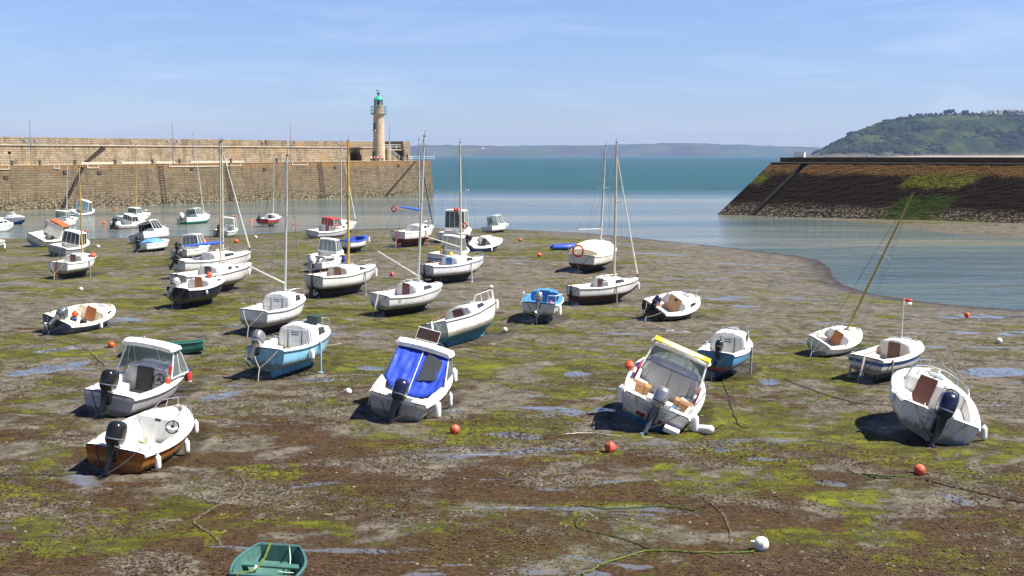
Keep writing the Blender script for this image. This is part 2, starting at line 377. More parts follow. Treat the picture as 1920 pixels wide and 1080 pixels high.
calm = nb.ramp(nb.noise(nb.mapping(oc, (.2, 1, 1)), .03, 4, .6, .5), [(.4, .25), (.62, 1)])
nrm = nb.bump(w1, .7, .16)
bp = nb.n('Bump'); bp.inputs['Distance'].default_value = 1.6; nb.l(w2, bp.inputs['Height']); nb.l(nrm, bp.inputs['Normal'])
nb.l(nb.math('MULTIPLY', nb.math('MAXIMUM', calm, f_far), .6), bp.inputs['Strength']); nb.l(bp.outputs[0], b.inputs['Normal'])
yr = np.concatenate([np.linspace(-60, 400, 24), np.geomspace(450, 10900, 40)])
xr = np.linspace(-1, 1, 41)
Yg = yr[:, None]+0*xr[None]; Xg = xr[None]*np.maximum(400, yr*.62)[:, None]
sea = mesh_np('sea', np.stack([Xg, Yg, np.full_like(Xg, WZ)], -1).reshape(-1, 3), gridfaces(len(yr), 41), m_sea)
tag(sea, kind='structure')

# ---- headland and far coast
m_hill, t, b, o = newmat('headland_scrub'); nb = NB(t)
oc = nb.n('TexCoord').outputs['Object']; sep = nb.n('SeparateXYZ'); nb.l(oc, sep.inputs[0])
a = nb.noise(oc, .012, 5, .6, .4); f2 = nb.noise(oc, .07, 6, .7); bsh = nb.noise(nb.mapping(oc, (1, .6, 1), (0, 0, 0), (300, 0, 0)), .022, 6, .65, .5)
c = nb.ramp(a, [(.35, (.012, .024, .005)), (.5, (.028, .045, .008)), (.62, (.070, .092, .016))])
c = nb.mix(nb.ramp(bsh, [(.5, 0), (.58, .85)]), c, (.014, .026, .010))
c = nb.mix(nb.ramp(f2, [(.35, .7), (.55, 0)]), c, nb.mix(1, c, (.45, .5, .5), 'MULTIPLY'))
rock = nb.ramp(nb.math('MULTIPLY_ADD', f2, 14, sep.outputs['Z']), [(0, 0), (1, 1)])
rk = nb.n('MapRange'); rk.inputs['From Min'].default_value = 17; rk.inputs['From Max'].default_value = 24; rk.inputs['To Min'].default_value = 1; rk.inputs['To Max'].default_value = 0
nb.l(nb.math('MULTIPLY_ADD', f2, 16, sep.outputs['Z']), rk.inputs['Value'])
c = nb.mix(rk.outputs[0], c, nb.ramp(f2, [(.4, (.06, .052, .045)), (.6, (.17, .145, .115))]))
nb.l(c, b.inputs['Base Color']); b.inputs['Roughness'].default_value = .95; b.inputs['Specular IOR Level'].default_value = .1
nb.l(nb.bump(nb.math('ADD', f2, nb.noise(oc, .2, 4)), 1, 6), b.inputs['Normal'])
prof = [(1490,293.5),(1520,290),(1554,272),(1592,253),(1632,236),(1651,228),(1680,224),(1710,220.5),(1773,218),(1850,218),(1920,219),(2050,216),(2300,214),(2700,250)]
HD = 3000.; pa = np.array(prof)
nc, nr = 420, 130
px = np.linspace(1492, 2600, nc)[None]; s = np.linspace(0, 1, nr)[:, None]
top = 8.5+(291-np.interp(px, pa[:, 0], pa[:, 1]))/F*3350
D_ = HD+650*s+0*px
shape = np.where(s < .54, np.sin(np.clip(s/.54, 0, 1)*math.pi/2)**.8, 1-.12*((s-.54)/.46)**2)
XX = (px-960)/F*D_
Zh = 2+(top-2)*shape*(1-.05*0)
nz1 = fbm(XX*.012, D_*.012, 4, 5)-.47; nz2 = fbm(XX*.05, D_*.05, 3, 8)-.45
amp = np.clip((top-4)/60, 0, 1)*np.where(s < .5, 1, .35)*np.clip(s*8, 0, 1)
Zh = Zh+nz1*46*amp*(1-np.clip((s-.35)/.2, 0, 1)*.85)+nz2*11*amp
s_h, p_h = s[:, 0].copy(), px[0].copy()
def hill_z(pxq, sq):
    i = np.interp(sq, s_h, np.arange(len(s_h))); j = np.interp(pxq, p_h, np.arange(len(p_h))); return Zh[int(i), int(j)]
hill = mesh_np('headland', np.stack([XX, D_, Zh], -1).reshape(-1, 3), gridfaces(nr, nc), m_hill); tag(hill, kind='structure')
# scrub on the headland slope: countless bushes, one object
ico = bmesh.new(); bmesh.ops.create_icosphere(ico, subdivisions=1, radius=1); iv = np.array([v.co[:] for v in ico.verts]); ifc = np.array([[v.index for v in f.verts] for f in ico.faces]); ico.free()
rs = np.random.RandomState(4); VV = []; FF = []; k = 0
for q in range(5200):
    pq = rs.uniform(1520, 2150); sq = rs.uniform(.02, .56)
    zz_ = hill_z(pq, sq)
    if zz_ < 9: continue
    Dq = HD+650*sq; xq = (pq-960)/F*Dq
    dens = float(fbm(np.array([xq*.010]), np.array([Dq*.016]), 3, 21)[0])
    if dens < .44+rs.rand()*.06: continue
    rr_ = rs.uniform(3, 8)*(1.3 if dens > .55 else 1)
    v = iv*(1+rs.uniform(-.28, .28, (12, 1)))*[rr_*1.2, rr_, rr_*.75]+[xq, Dq, zz_+rr_*.1]
    VV.append(v); FF.append(ifc+k); k += 12
m_bush = paint((.012, .024, .007), .95, .55, 0, .06, 0, .1)
sc_ = mesh_np('scrub', np.concatenate(VV), np.concatenate(FF), m_bush, False); tag(sc_, 'dark green scrub covering the headland slope', 'scrub', kind='stuff')
# beach under the headland
m_beach = paint((.34, .29, .23), .95, .3, 0, .02)
nbx = 60; pxb = np.linspace(1470, 2600, nbx)[None]; sb = np.linspace(0, 1, 8)[:, None]
Db = 2450+(580*sb)+0*pxb; Zb = -1.5+sb**1.3*np.clip((pxb-1480)/250, .1, 1)*9.5
bo = mesh_np('beach', np.stack([(pxb-960)/F*Db, Db, Zb], -1).reshape(-1, 3), gridfaces(8, nbx), m_beach); tag(bo, kind='structure')
# far coast
cp = [(560,290),(700,281),(770,274),(800,272),(880,273),(950,274),(1040,273),(1120,273),(1200,270.5),(1260,268),(1330,270),(1420,273),(1470,275),(1535,277),(1600,280),(1700,285),(1850,290)]
ca = np.array(cp); px = np.linspace(540, 1860, 500)[None]; s = np.linspace(0, 1, 26)[:, None]
m_coast, t, b, o = newmat('far_coast'); nb = NB(t); oc = nb.n('TexCoord').outputs['Object']
fld = nb.n('TexVoronoi'); fld.inputs['Scale'].default_value = .0035; nb.l(nb.mapping(oc, (1, .45, 1)), fld.inputs['Vector'])
c = nb.mix(.15, nb.ramp(nb.noise(oc, .004, 6, .65), [(.35, (.008, .013, .012)), (.5, (.022, .032, .020)), (.65, (.06, .068, .04))]), nb.mix(.8, fld.outputs['Color'], (.08, .10, .04)), 'MIX')
nb.l(c, b.inputs['Base Color']); b.inputs['Roughness'].default_value = 1; b.inputs['Specular IOR Level'].default_value = 0
Dc = 9000+1500*s+0*px; tp = 8.5+(291-np.interp(px, ca[:, 0], ca[:, 1]))/F*9900
Zc = WZ+(tp-WZ)*np.sin(np.clip(s*1.5, 0, 1)*math.pi/2)**.7+(fbm(px*.05, s*6, 4, 2)-.47)*22*np.clip(s*4, 0, 1)
Xc = (px-960)/F*Dc
co = mesh_np('far_coast', np.stack([Xc, Dc, Zc], -1).reshape(-1, 3), gridfaces(26, 500), m_coast); tag(co, kind='structure')

# ---- houses: on the headland (near the right edge) and tiny ones on the far coast
SLATE = paint((.07, .08, .10), .6, .2); HWALL = paint((.75, .73, .68), .8, .15, 0, .3); HSTONE = paint((.38, .33, .28), .9, .2, 0, .3)
def house(px_, py_, dist, w, h_, dpt, wallm, label, rot=0, chimney=2, group='houses on top of the headland', roofh=.55, z=None):
    base = at(px_, py_, dist)
    if z is not None: base.z = z
    o_ = thing('house', label, 'house', base, (0, 0, R(rot)), group)
    MB().box((0, 0, h_/2-1.5), (w, dpt, h_+3)).build('wall', wallm, o_, 0)
    g = MB(); rh = w*.0+dpt*roofh
    g.add([(-w/2-.4, -dpt/2-.5, h_), (w/2+.4, -dpt/2-.5, h_), (w/2+.4, dpt/2+.5, h_), (-w/2-.4, dpt/2+.5, h_), (-w/2-.4, 0, h_+rh), (w/2+.4, 0, h_+rh)],
          [(0, 1, 5, 4), (2, 3, 4, 5), (1, 2, 5), (3, 0, 4), (3, 2, 1, 0)])
    rf = g.build('roof', SLATE, o_, 0)
    for c_ in range(chimney): MB().box(((-1 if c_ else 1)*(w/2-1), 0, h_+rh), (1.4, 1.2, 3)).build('chimney', wallm, rf, 0)
    if dist < 5000:
        for i in range(int(w//5)):
            f_ = MB().box((-w/2+2.5+i*5, -dpt/2-.05, h_*.6), (1.6, .12, 2.0)).build('window', DARKGLASS, o_, 0)
    return o_
for (a_, b_, w_, hh_, dd_, wm, rt, lb) in [
    (1846, 216, 15, 7, 9, HSTONE, 8, 'grey stone house just right of the wide dark trees on the headland ridge'),
    (1858, 216, 17, 9, 9, HWALL, -12, 'pale two-gabled house beside the grey stone house on the headland'),
    (1874, 215, 14, 9, 9, HSTONE, 20, 'slate-roofed house left of the round dark tree on the headland'),
    (1897, 215, 20, 9, 9, HSTONE, -5, 'long slate-roofed house behind the white gable on the headland'),
    (1907, 217, 9, 9, 12, HWALL, 85, 'bright white gabled house standing below the long roof on the headland'),
    (1919, 214, 15, 7, 9, HSTONE, 4, 'slate-roofed house at the right edge of the headland ridge')]:
    house(a_, b_, 3330, w_, hh_, dd_, wm, lb, rt)
for i, (a_, lb) in enumerate([(793, 'tiny white house on the far coast nearest the pier end'), (812, 'tiny white house on the far coast, second out from the pier end'), (905, 'tiny white house on the far coast between the two right-hand masts of the middle boats'),
        (1010, 'tiny white house low on the far coast left of the twin masts'), (1066, 'tiny white house on the far coast just left of the twin masts'), (1232, 'tiny white house on the crest of the far coast right of the twin masts'), (1300, 'tiny white house on the far coast where its crest starts to fall'), (1395, 'tiny white house on the far coast left of the white cabinet'), (1470, 'tiny white house on the far coast above the white cabinet')]):
    house(a_, 284-(i % 3)*2, 9400+i*20, 26, 12, 16, HWALL, lb, i*17, 0, 'white houses scattered over the far coast', .4)
wt = thing('transmitter_mast', 'thin pale mast rising above the far coast', 'mast', at(1423, 275, 9800)); MB().tube([(0, 0, -10), (0, 0, 62)], [2.2, 1.0], 6).build('pole', HWALL, wt)
MB().tube([(-6, 0, 30), (6, 0, 30)], 1.0, 5).build('crossarm', HWALL, wt)

# ---- trees on the headland ridge
BARK = paint((.05, .035, .025), .9, .3)
def crown_mesh(rs, wid, hei, n, flat):
    lobes = []
    for i in range(14):
        a_ = rs.uniform(0, 2*math.pi); r_ = wid*.5*math.sqrt(rs.rand())*.8
        lobes.append((r_*math.cos(a_), r_*math.sin(a_), hei*(.35+.5*rs.rand()*(1-r_/wid*flat)), rs.uniform(.12, .24)*wid))
    v = []; f = []
    for i in range(n):
        lx, ly, lz, lr = lobes[rs.randint(len(lobes))]
        d_ = rs.normal(size=3); d_ /= np.linalg.norm(d_); c_ = np.array([lx, ly, lz])+d_*[lr, lr, lr*.7]*rs.uniform(.7, 1.05)
        e1 = np.cross(d_, rs.normal(size=3)); e1 /= np.linalg.norm(e1); e2 = np.cross(d_, e1); sz = wid*.045
        k_ = len(v); v += [c_+e1*sz, c_+e2*sz, c_-e1*sz, c_-e2*sz+d_*sz*.6]; f.append((k_, k_+1, k_+2, k_+3))
    return v, f
m_leaf = paint((.010, .019, .007), .9, .5, 0, .25, 0, .15)
tree_src = []
for i in range(4):
    rs = np.random.RandomState(30+i); wid, hei = [(16, 13), (11, 10), (13, 15), (9, 8)][i]
    o_ = thing('tree', 'x', 'tree'); v, f = crown_mesh(rs, wid, hei, 1100, .3)
    g = MB(); g.add(v, f); g.build('crown', m_leaf, o_, 0, fix=False)
    tk = MB().tube([(0, 0, -3), (.2, 0, hei*.3), (.1, .1, hei*.7)], [.7, .5, .2], 6)
    for q in range(4): tk.tube([(.1, 0, hei*(.25+.08*q)), (math.cos(q*1.7)*wid*.28, math.sin(q*1.7)*wid*.28, hei*(.55+.06*q))], [.3, .12], 5)
    tk.build('trunk', BARK, o_); tree_src.append(o_)
TR = [(1707,1,1.0),(1716,3,.8),(1721,1,1.1),(1728,2,.7),(1735,1,1.0),(1742,3,1),(1748,1,1.05),(1755,2,.8),(1763,1,.9),(1775,0,1.15),(1784,0,1.3),(1790,2,.8),(1798,3,1),(1806,2,.9),(1810,0,1.2),(1817,1,1),(1823,2,.8),(1830,3,1.1),(1839,1,1.0),(1851,3,.9),(1864,1,.9),(1884,2,1.3),(1887,0,.8),(1912,3,1),(1926,0,1),(1937,1,1)]
used = set()
where = ['first and leftmost of the ridge trees, standing alone at the left end of the tree line', 'in the low tree line above the green hillside']
for i, (a_, k_, sc_) in enumerate(TR):
    o_ = tree_src[k_]
    if k_ in used: o_ = copytree(o_)
    used.add(k_)
    p_ = at(a_, 216, 3335); p_.z = hill_z(a_, .52)-1; o_.location = p_; o_.scale = (sc_*1.1, sc_*1.1, sc_*1.15); o_.rotation_euler = (0, 0, i*1.3)
    o_['category'] = 'tree'; o_['group'] = 'trees on the headland ridge'
    if i in (9, 10): o_['label'] = 'broad dark pine, the %s of the big pair on the headland ridge' % ('left' if i == 9 else 'right')
    elif i == 14: o_['label'] = 'tall round dark tree right of the big pine pair on the headland'
    elif i == 21: o_['label'] = 'round dark tree standing between the slate-roofed houses on the headland'
    elif i == 0: o_['label'] = 'small dark tree at the left end of the headland ridge'
    elif i < 9: o_['label'] = 'small dark tree in the row left of the big pine pair'
    elif i < 20: o_['label'] = 'small dark tree between the big pines and the houses'
    else: o_['label'] = 'small dark tree among the houses at the right end of the ridge'
for k_ in range(4):
    if k_ not in used:
        for c_ in list(tree_src[k_].children): bpy.data.objects.remove(c_)
        bpy.data.objects.remove(tree_src[k_])

# ================================================================== PIERS
def stone(name, bw, bh, cols, band=None, mapv=None, bump=.8, mortar=(.05, .042, .034)):
    m, t, b, o = newmat(name); nb = NB(t)
    oc = nb.n('TexCoord').outputs['Object']; sep = nb.n('SeparateXYZ'); nb.l(oc, sep.inputs[0])
    wob = nb.noise(oc, .6, 3)
    cmb = nb.n('CombineXYZ')
    if mapv == 'cyl':
        an = nb.math('ARCTAN2', sep.outputs['Y'], sep.outputs['X']); nb.l(nb.math('MULTIPLY', an, 1.45), cmb.inputs['X'])
    else: nb.l(sep.outputs['X'], cmb.inputs['X'])
    nb.l(nb.math('MULTIPLY_ADD', wob, .16, sep.outputs['Z']), cmb.inputs['Y'])
    br = nb.n('TexBrick'); nb.l(cmb.outputs[0], br.inputs['Vector']); br.inputs['Scale'].default_value = 1
    br.inputs['Brick Width'].default_value = bw; br.inputs['Row Height'].default_value = bh; br.inputs['Mortar Size'].default_value = .03
    br.inputs['Mortar Smooth'].default_value = .3; br.inputs['Color1'].default_value = (0, 0, 0, 1); br.inputs['Color2'].default_value = (1, 1, 1, 1)
    br.inputs['Mortar'].default_value = (.5, .5, .5, 1); br.squash = 1.4; br.squash_frequency = 3
    n1 = nb.noise(oc, .35, 5, .6); n2 = nb.noise(oc, 3.5, 6, .7)
    base = nb.ramp(nb.math('ADD', nb.math('MULTIPLY', br.outputs['Color'], .30), nb.math('MULTIPLY', n1, .70)), [(.2, cols[0]), (.5, cols[1]), (.8, cols[2])])
    base = nb.mix(nb.ramp(n2, [(.35, .5), (.55, 0)]), base, nb.mix(1, base, (.6, .56, .5), 'MULTIPLY'))
    if band: base, = [band(nb, base, sep, n1, n2, oc)]
    fin = nb.mix(nb.math('MULTIPLY', br.outputs['Fac'], .75), base, mortar)
    nb.l(fin, b.inputs['Base Color']); b.inputs['Roughness'].default_value = .95; b.inputs['Specular IOR Level'].default_value = .06
    hh_ = nb.math('ADD', nb.math('MULTIPLY', nb.math('SUBTRACT', 1, br.outputs['Fac']), .6), nb.math('MULTIPLY', n2, .7))
    nb.l(nb.bump(hh_, bump, .18), b.inputs['Normal']); return m
def rng(nb, v, a, b_, c=0, d_=1):
    x = nb.n('MapRange'); x.inputs['From Min'].default_value = a; x.inputs['From Max'].default_value = b_; x.inputs['To Min'].default_value = c; x.inputs['To Max'].default_value = d_
    nb.l(v, x.inputs['Value']); return x.outputs[0]
def left_band(nb, base, sep, n1, n2, oc):
    z = nb.math('MULTIPLY_ADD', n1, 2.4, sep.outputs['Z'])
    c = nb.mix(rng(nb, z, 6.9, 7.6), base, nb.mix(.65, base, (.30, .155, .055)))        # lichen along the cope
    low = rng(nb, z, 3.6, .9)
    vor = nb.n('TexVoronoi'); vor.inputs['Scale'].default_value = 2.6; nb.l(oc, vor.inputs['Vector'])
    spk = nb.ramp(vor.outputs['Distance'], [(.25, (.30, .25, .165)), (.5, (.14, .112, .068)), (.75, (.03, .025, .016))])
    c = nb.mix(nb.math('MULTIPLY', low, .85), c, spk)
    st_ = nb.noise(nb.mapping(oc, (1.2, 1, .12)), 1.0, 4, .6)
    return nb.mix(nb.math('MULTIPLY', nb.ramp(st_, [(.52, 0), (.66, .55)]), 1.0), c, (.085, .068, .048))
m_quay = stone('quay_granite', 1.3, .45, [(.135, .100, .060), (.185, .142, .088), (.245, .195, .128)], left_band)
def up_band(nb, base, sep, n1, n2, oc):
    st_ = nb.noise(nb.mapping(oc, (1, 1, .25)), .9, 5, .65)
    c = nb.mix(nb.ramp(st_, [(.5, 0), (.62, .6)]), base, (.12, .10, .075))
    return nb.mix(nb.ramp(nb.noise(oc, .16, 4, .6), [(.58, 0), (.68, .6)]), c, (.42, .24, .09))
m_upper = stone('upper_granite', 1.1, .42, [(.21, .16, .105), (.31, .245, .165), (.43, .345, .245)], up_band)
m_flag = paint((.36, .28, .19), .9, .3, 0, .5); m_white_line = paint((.60, .55, .46), .8, .5)
A0 = P(0, 396, WZ); A1 = P(813, 364, WZ); U = (A1-A0).normalized(); Vv = Vector((-U.y, U.x, 0)); PL = (A1-A0).length
pang = math.atan2(U.y, U.x)
def s_at(px_, yo=0.0):       # distance along the left pier where a picture column meets it
    k = (px_-960)/F
    # (x - k*w)=0 with w ~ y*cos + (8.5-z)*sin ; use z~7
    o_ = A0+Vv*yo; w0 = o_.y*math.cos(TH)+1.5*math.sin(TH)
    return (k*w0-o_.x)/(U.x-k*U.y*math.cos(TH))
def zq(s_): return 6.55+.5*s_/PL
pier = thing('stone_pier', 'long granite pier with a high back wall on the left side of the harbour', 'pier', (A0.x, A0.y, 0), (0, 0, pang))
def pier_pt(s_, y_, z_): return Vector((A0.x, A0.y, 0))+U*s_+Vv*y_+Vector((0, 0, z_))
S0 = -90
g = MB()
ss = np.linspace(S0, PL, 40); secs = []
for s_ in ss:
    secs.append([(s_, -.25, -3), (s_, 0, WZ), (s_, 1.0, zq(s_))])
g.loft(secs)
e = PL                                              # battered end
g.add([(e, -.25, -3), (e, 0, WZ), (e-1.0, 1.0, zq(e)), (e-1, 22, zq(e)), (e, 23, WZ), (e, 23, -3)], [(0, 1, 4, 5), (1, 2, 3, 4)])
g.v[-4] = (e-.9, 1.0, zq(e))
g.build('quay_wall', m_quay, pier, 0, fix=False)
# fix the last loft section so the corner meets
g = MB(); secs = []
for s_ in ss:
    s2 = min(s_, PL-.9); secs.append([(s2, .96, zq(s_)-.02), (s2, .90, zq(s_)+.12), (s2, 1.9, zq(s_)+.12), (s2, 1.92, zq(s_)-.02)])
g.loft(secs, closed=False); g.build('cope_stones', stone('cope', 2.2, .5, [(.32, .24, .15), (.42, .31, .19), (.5, .38, .26)]), pier, 0, fix=False)
g = MB(); g.loft([[(min(s_, PL-.9), 1.9, zq(s_)+.116), (min(s_, PL-.9), 22.2, zq(s_)+.116)] for s_ in ss]); g.build('quay_deck', m_flag, pier, 0, fix=False)
# high back wall with the tunnel mouth
YB = 15.0
sA, sB = s_at(655, YB), s_at(677, YB); sC = s_at(721, YB); sD = s_at(751, YB); sE = s_at(763, YB)
LZ, TZ = 10.35, 12.0
g = MB()
def wallbox(s0, s1, y0, y1, z0, z1, bat=.0):
    g.add([(s0, y0-bat, z0), (s1, y0-bat, z0), (s1, y1, z0), (s0, y1, z0), (s0, y0, z1), (s1, y0, z1), (s1, y1, z1), (s0, y1, z1)],
          [(3, 2, 1, 0), (4, 5, 6, 7), (0, 1, 5, 4), (1, 2, 6, 5), (2, 3, 7, 6), (3, 0, 4, 7)])
wallbox(S0, sA, YB, YB+4, 6, LZ, .4); wallbox(sB, sC, YB, YB+4, 6, LZ, .4)
aw = (sB-sA)
for i in range(6):           # arch ring built of wedge stones over the opening
    a0, a1 = math.pi*i/6, math.pi*(i+1)/6; mx_ = (sA+sB)/2
    x0, x1 = mx_-math.cos(a0)*aw/2, mx_-math.cos(a1)*aw/2; z0_, z1_ = LZ-2.6+math.sin(a0)*1.9, LZ-2.6+math.sin(a1)*1.9
    g.add([(x0, YB-.2, z0_), (x1, YB-.2, z1_), (x1, YB+4, z1_), (x0, YB+4, z0_), (x0, YB, LZ), (x1, YB, LZ), (x1, YB+4, LZ), (x0, YB+4, LZ)],
          [(3, 2, 1, 0), (4, 5, 6, 7), (0, 1, 5, 4), (1, 2, 6, 5), (2, 3, 7, 6), (3, 0, 4, 7)])
wallbox(sA-.5, sB+.5, YB+3.99, YB+5, 6, LZ-.01)
wallbox(sC, sD, YB+4.2, YB+5, 6, LZ-.6); wallbox(sD, sE, YB-1, YB+7, 6, TZ+.1, .5)
g.build('upper_wall', m_upper, pier, 0, fix=False)
g = MB(); wallbox(S0, sC+.3, YB+3.2, YB+5.6, LZ-.05, TZ); wallbox(sC+.3, sD, YB+5.2, YB+6.5, 6, TZ-.7)
g.build('parapet', m_upper, pier, 0, fix=False)
g = MB(); wallbox(S0, sC, YB-.22, YB+.4, LZ+.004, LZ+.14); g.build('ledge', m_white_line, pier, 0, fix=False)
g = MB(); wallbox(sC-.2, sD, YB-.6, YB+4.6, LZ-.62, LZ-.3); g.build('platform', m_flag, pier, 0, fix=False)
# painted white marks on the cope and wall foot
def wallbox1(*a):
    global g
    g = MB(); wallbox(*a); g.build('painted_line', m_white_line, pier, 0, fix=False)
for a_, b_ in ((-10, 22), (105, 116), (168, 190), (322, 418), (430, 457), (552, 582)):
    g = MB(); wallbox(s_at(a_), s_at(b_), .78, .95, zq(s_at(a_))-.55, zq(s_at(b_))-.42)
    wallbox(s_at(a_), s_at(a_)+.16, .8, .95, zq(s_at(a_))-.55, zq(s_at(a_))+.05); wallbox(s_at(b_)-.16, s_at(b_), .8, .95, zq(s_at(a_))-.55, zq(s_at(a_))+.05); g.build('painted_line', m_white_line, pier, 0, fix=False)
for a_, b_ in ((150, 210), (225, 282), (290, 326), (355, 455)):
    s0_, s1_ = s_at(a_, YB), s_at(b_, YB); wallbox1(s0_, s1_, YB-.55, YB-.3, zq(s0_)+.1, zq(s0_)+.42)
g = MB()
for r_ in range(4):
    s0_, s1_ = s_at(45+r_*3, YB), s_at(145-(r_ % 2)*3, YB); wallbox(s0_, s1_, YB+3.16, YB+3.19, LZ+.3+r_*.4, LZ+.335+r_*.4)
    for c_ in range(9): q = s0_+(s1_-s0_)*(c_+.5*(r_ % 2))/9; wallbox(q, q+.05, YB+3.155, YB+3.185, LZ+.3+r_*.4, LZ+.7+r_*.4)
g.build('painted_line', m_white_line, pier, 0, fix=False)
# cantilevered stone stairs
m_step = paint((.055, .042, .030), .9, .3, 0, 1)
def stairs(p0, p1, n, y_of, sz, name='staircase'):
    root = None
    for i in range(n):
        f_ = i/(n-1); s_ = p0[0]+(p1[0]-p0[0])*f_; z_ = p0[1]+(p1[1]-p0[1])*f_
        q = MB().box((0, 0, 0), sz).build(name if root is None else 'step', m_step, pier if root is None else root, 0)
        if root is None: root = q; q.location = (s_, y_of(z_), z_); r0 = Vector(q.location)
        else: q.location = Vector((s_, y_of(z_), z_))-r0
yw = lambda z: (z-WZ)/8.0-.15
stairs((s_at(112), WZ+.1), (s_at(160), zq(0)-.3), 15, lambda z: yw(z)+.10, (.72, .44, .26))
stairs((s_at(157, YB), zq(s_at(157))+.25), (s_at(196, YB), LZ-.1), 15, lambda z: YB-.28, (1.0, .5, .16))
stairs((s_at(722), WZ+.1), (s_at(783), zq(PL)-.25), 24, lambda z: yw(z)+.14, (.74, .34, .16))
# iron ladders
IRON = paint((.028, .02, .015), .8, .3)
for pxl in (306, 431, 604):
    s_ = s_at(pxl); g = MB(); zt = zq(s_)+.2
    for dx in (-.5, .5): g.box((s_+dx, 0, 0), (.10, .10, .1), 0) if 0 else g.tube([(s_+dx, yw(WZ-.5)-.02, WZ-.5), (s_+dx, .82, zt)], .045, 6)
    nst = 15
    for k_ in range(nst): z_ = WZ+(zt-WZ)*k_/nst; g.tube([(s_-.5, (z_-WZ)/8.0-.16, z_), (s_+.5, (z_-WZ)/8.0-.16, z_)], .045, 5)
    g.build('ladder', IRON, pier)
# mooring holes
for pxl, dz in ((14, 1.9), (126, 1.2), (190, 1.4), (364, .9), (500, 1.3), (633, 1.2), (752, 1.0)):
    s_ = s_at(pxl); z_ = zq(s_)-dz; MB().box((s_, (z_-WZ)/8.0-.02, z_), (.8, .3, .6)).build('mooring_recess', m_step, pier, 0)
# stair and rails by the platform
g = MB(); nst = 14; s0_, s1_ = s_at(722, YB-1), s_at(744, YB-1)
for k_ in range(nst):
    f_ = k_/nst; z_ = LZ-.4-(LZ-.6-zq(PL))*f_; ds = (s1_-s0_)/nst
    g.box((s0_+ds*(k_+.5), YB-1.2, (z_+zq(PL))/2), (ds*.98, 1.3, z_-zq(PL)))
g.build('staircase', m_upper, pier, 0)
RAIL = paint((.72, .72, .70), .5, .2)
g = MB()
for dz in (.5, 1.0): g.tube([(s0_, YB-1.8, LZ-.4+dz), (s1_+.4, YB-1.8, zq(PL)+.1+dz)], .06, 6)
for f_ in (0, .33, .66, 1): g.tube([(s0_+(s1_-s0_)*f_, YB-1.8, LZ-.4-(LZ-.5-zq(PL))*f_-.1), (s0_+(s1_-s0_)*f_, YB-1.8, LZ+.6-(LZ-.5-zq(PL))*f_)], .05, 6)
g.build('handrail', RAIL, pier)
g = MB()
for dz in (.55, 1.1): g.tube([(sC-.1, YB-.4, LZ-.3+dz), (sD, YB-.4, LZ-.3+dz)], .06, 6)
for k_ in range(4): q = sC+(sD-sC)*k_/3; g.tube([(q, YB-.4, LZ-.35), (q, YB-.4, LZ+.8)], .06, 6)
g.build('railing', RAIL, pier)
g = MB(); sF = s_at(765, 8)
for dz in (.55, 1.05): g.tube([(sE+.6, 6, zq(PL)+.12+dz), (PL-4.2, 6, zq(PL)+.12+dz)], .05, 6)
for k_ in range(5): q = sE+.6+(PL-4.8-sE)*k_/4; g.tube([(q, 6, zq(PL)+.1), (q, 6, zq(PL)+1.2)], .05, 6)
g.build('railing', RAIL, pier)

# bollards on the quay
BOL = paint((.12, .10, .08), .8, .3); first = None
for i, pxl in enumerate((23, 75, 141, 216, 286, 337, 433, 519, 755)):
    s_ = s_at(pxl, 3.2)
    if first is None:
        first = thing('bollard', 'x', 'bollard'); MB().lathe([(.26, 0), (.24, .6), (.30, .75), (.30, .86), (.05, .95)], 12).build('post', BOL, first)
        MB().tube([(-.42, 0, .7), (.42, 0, .7)], .06, 6).build('crosspin', BOL, first); ob = first
    else: ob = copytree(first)
    ob.location = pier_pt(s_, 3.2, zq(s_)+.116); ob['group'] = 'bollards along the pier edge'
    ob['label'] = 'short dark bollard on the pier, %s' % ['nearest the left edge of the photo', 'just right of the left lamp post', 'just left of the upper stair foot', 'between the upper stairs and the first ladder', 'left of the first iron ladder', 'beside the person in yellow', 'near the second iron ladder', 'between the second and third ladder', 'just right of the lighthouse stair'][i]

# ---- lighthouse
LH = pier_pt(s_at(711, 9.5), 9.5, zq(s_at(711))+.11); k_ = LH.y/F
lh = thing('lighthouse', 'round stone lighthouse with a green lantern dome near the pier end', 'lighthouse', LH)
hpx = lambda py: CAMZ+(291-py)*k_-LH.z      # height over the base for a picture row
m_lh = stone('lighthouse_stone', .95, .62, [(.42, .33, .22), (.54, .43, .30), (.62, .51, .37)], None, 'cyl', .25, (.2, .15, .1))
h1 = hpx(216); r0, r1 = 11.2*k_, 9.8*k_
MB().lathe([(r0*1.03, 0), (r0, .4), (r1, h1)], 40).build('tower', m_lh, lh)
tw = lh.children[0]
g = MB().lathe([(r1*1.0, h1-.25), (r1*1.22, h1), (r1*1.34, h1+.2), (r1*1.34, h1+.38), (r1*.8, h1+.4)], 40); g.build('gallery', m_lh, lh)
h2 = hpx(200); MB().lathe([(8.6*k_, h1+.3), (8.6*k_, h2), (8.9*k_, h2+.05), (8.9*k_, h2+.18), (7*k_, h2+.2)], 32).build('drum', m_lh, lh)
GREENP = paint((.04, .42, .24), .35, .15); DGREEN = paint((.01, .10, .07), .5, .2)
h3 = hpx(189)
g = MB()
for q in range(10): a_ = 2*math.pi*q/10; g.tube([(7.8*k_*math.cos(a_), 7.8*k_*math.sin(a_), h2), (7.8*k_*math.cos(a_), 7.8*k_*math.sin(a_), h3)], .05, 5)
lf = g.build('lantern_frame', DGREEN, lh)
MB().lathe([(7.6*k_, h2+.1), (7.6*k_, h3)], 20).build('lantern_glass', M_glass, lh)
MB().lathe([(.25, h2), (.45, h2+.4), (.45, h3-.3), (.2, h3-.1)], 12).build('lamp', DARKGLASS, lh)
hd = hpx(181.5)
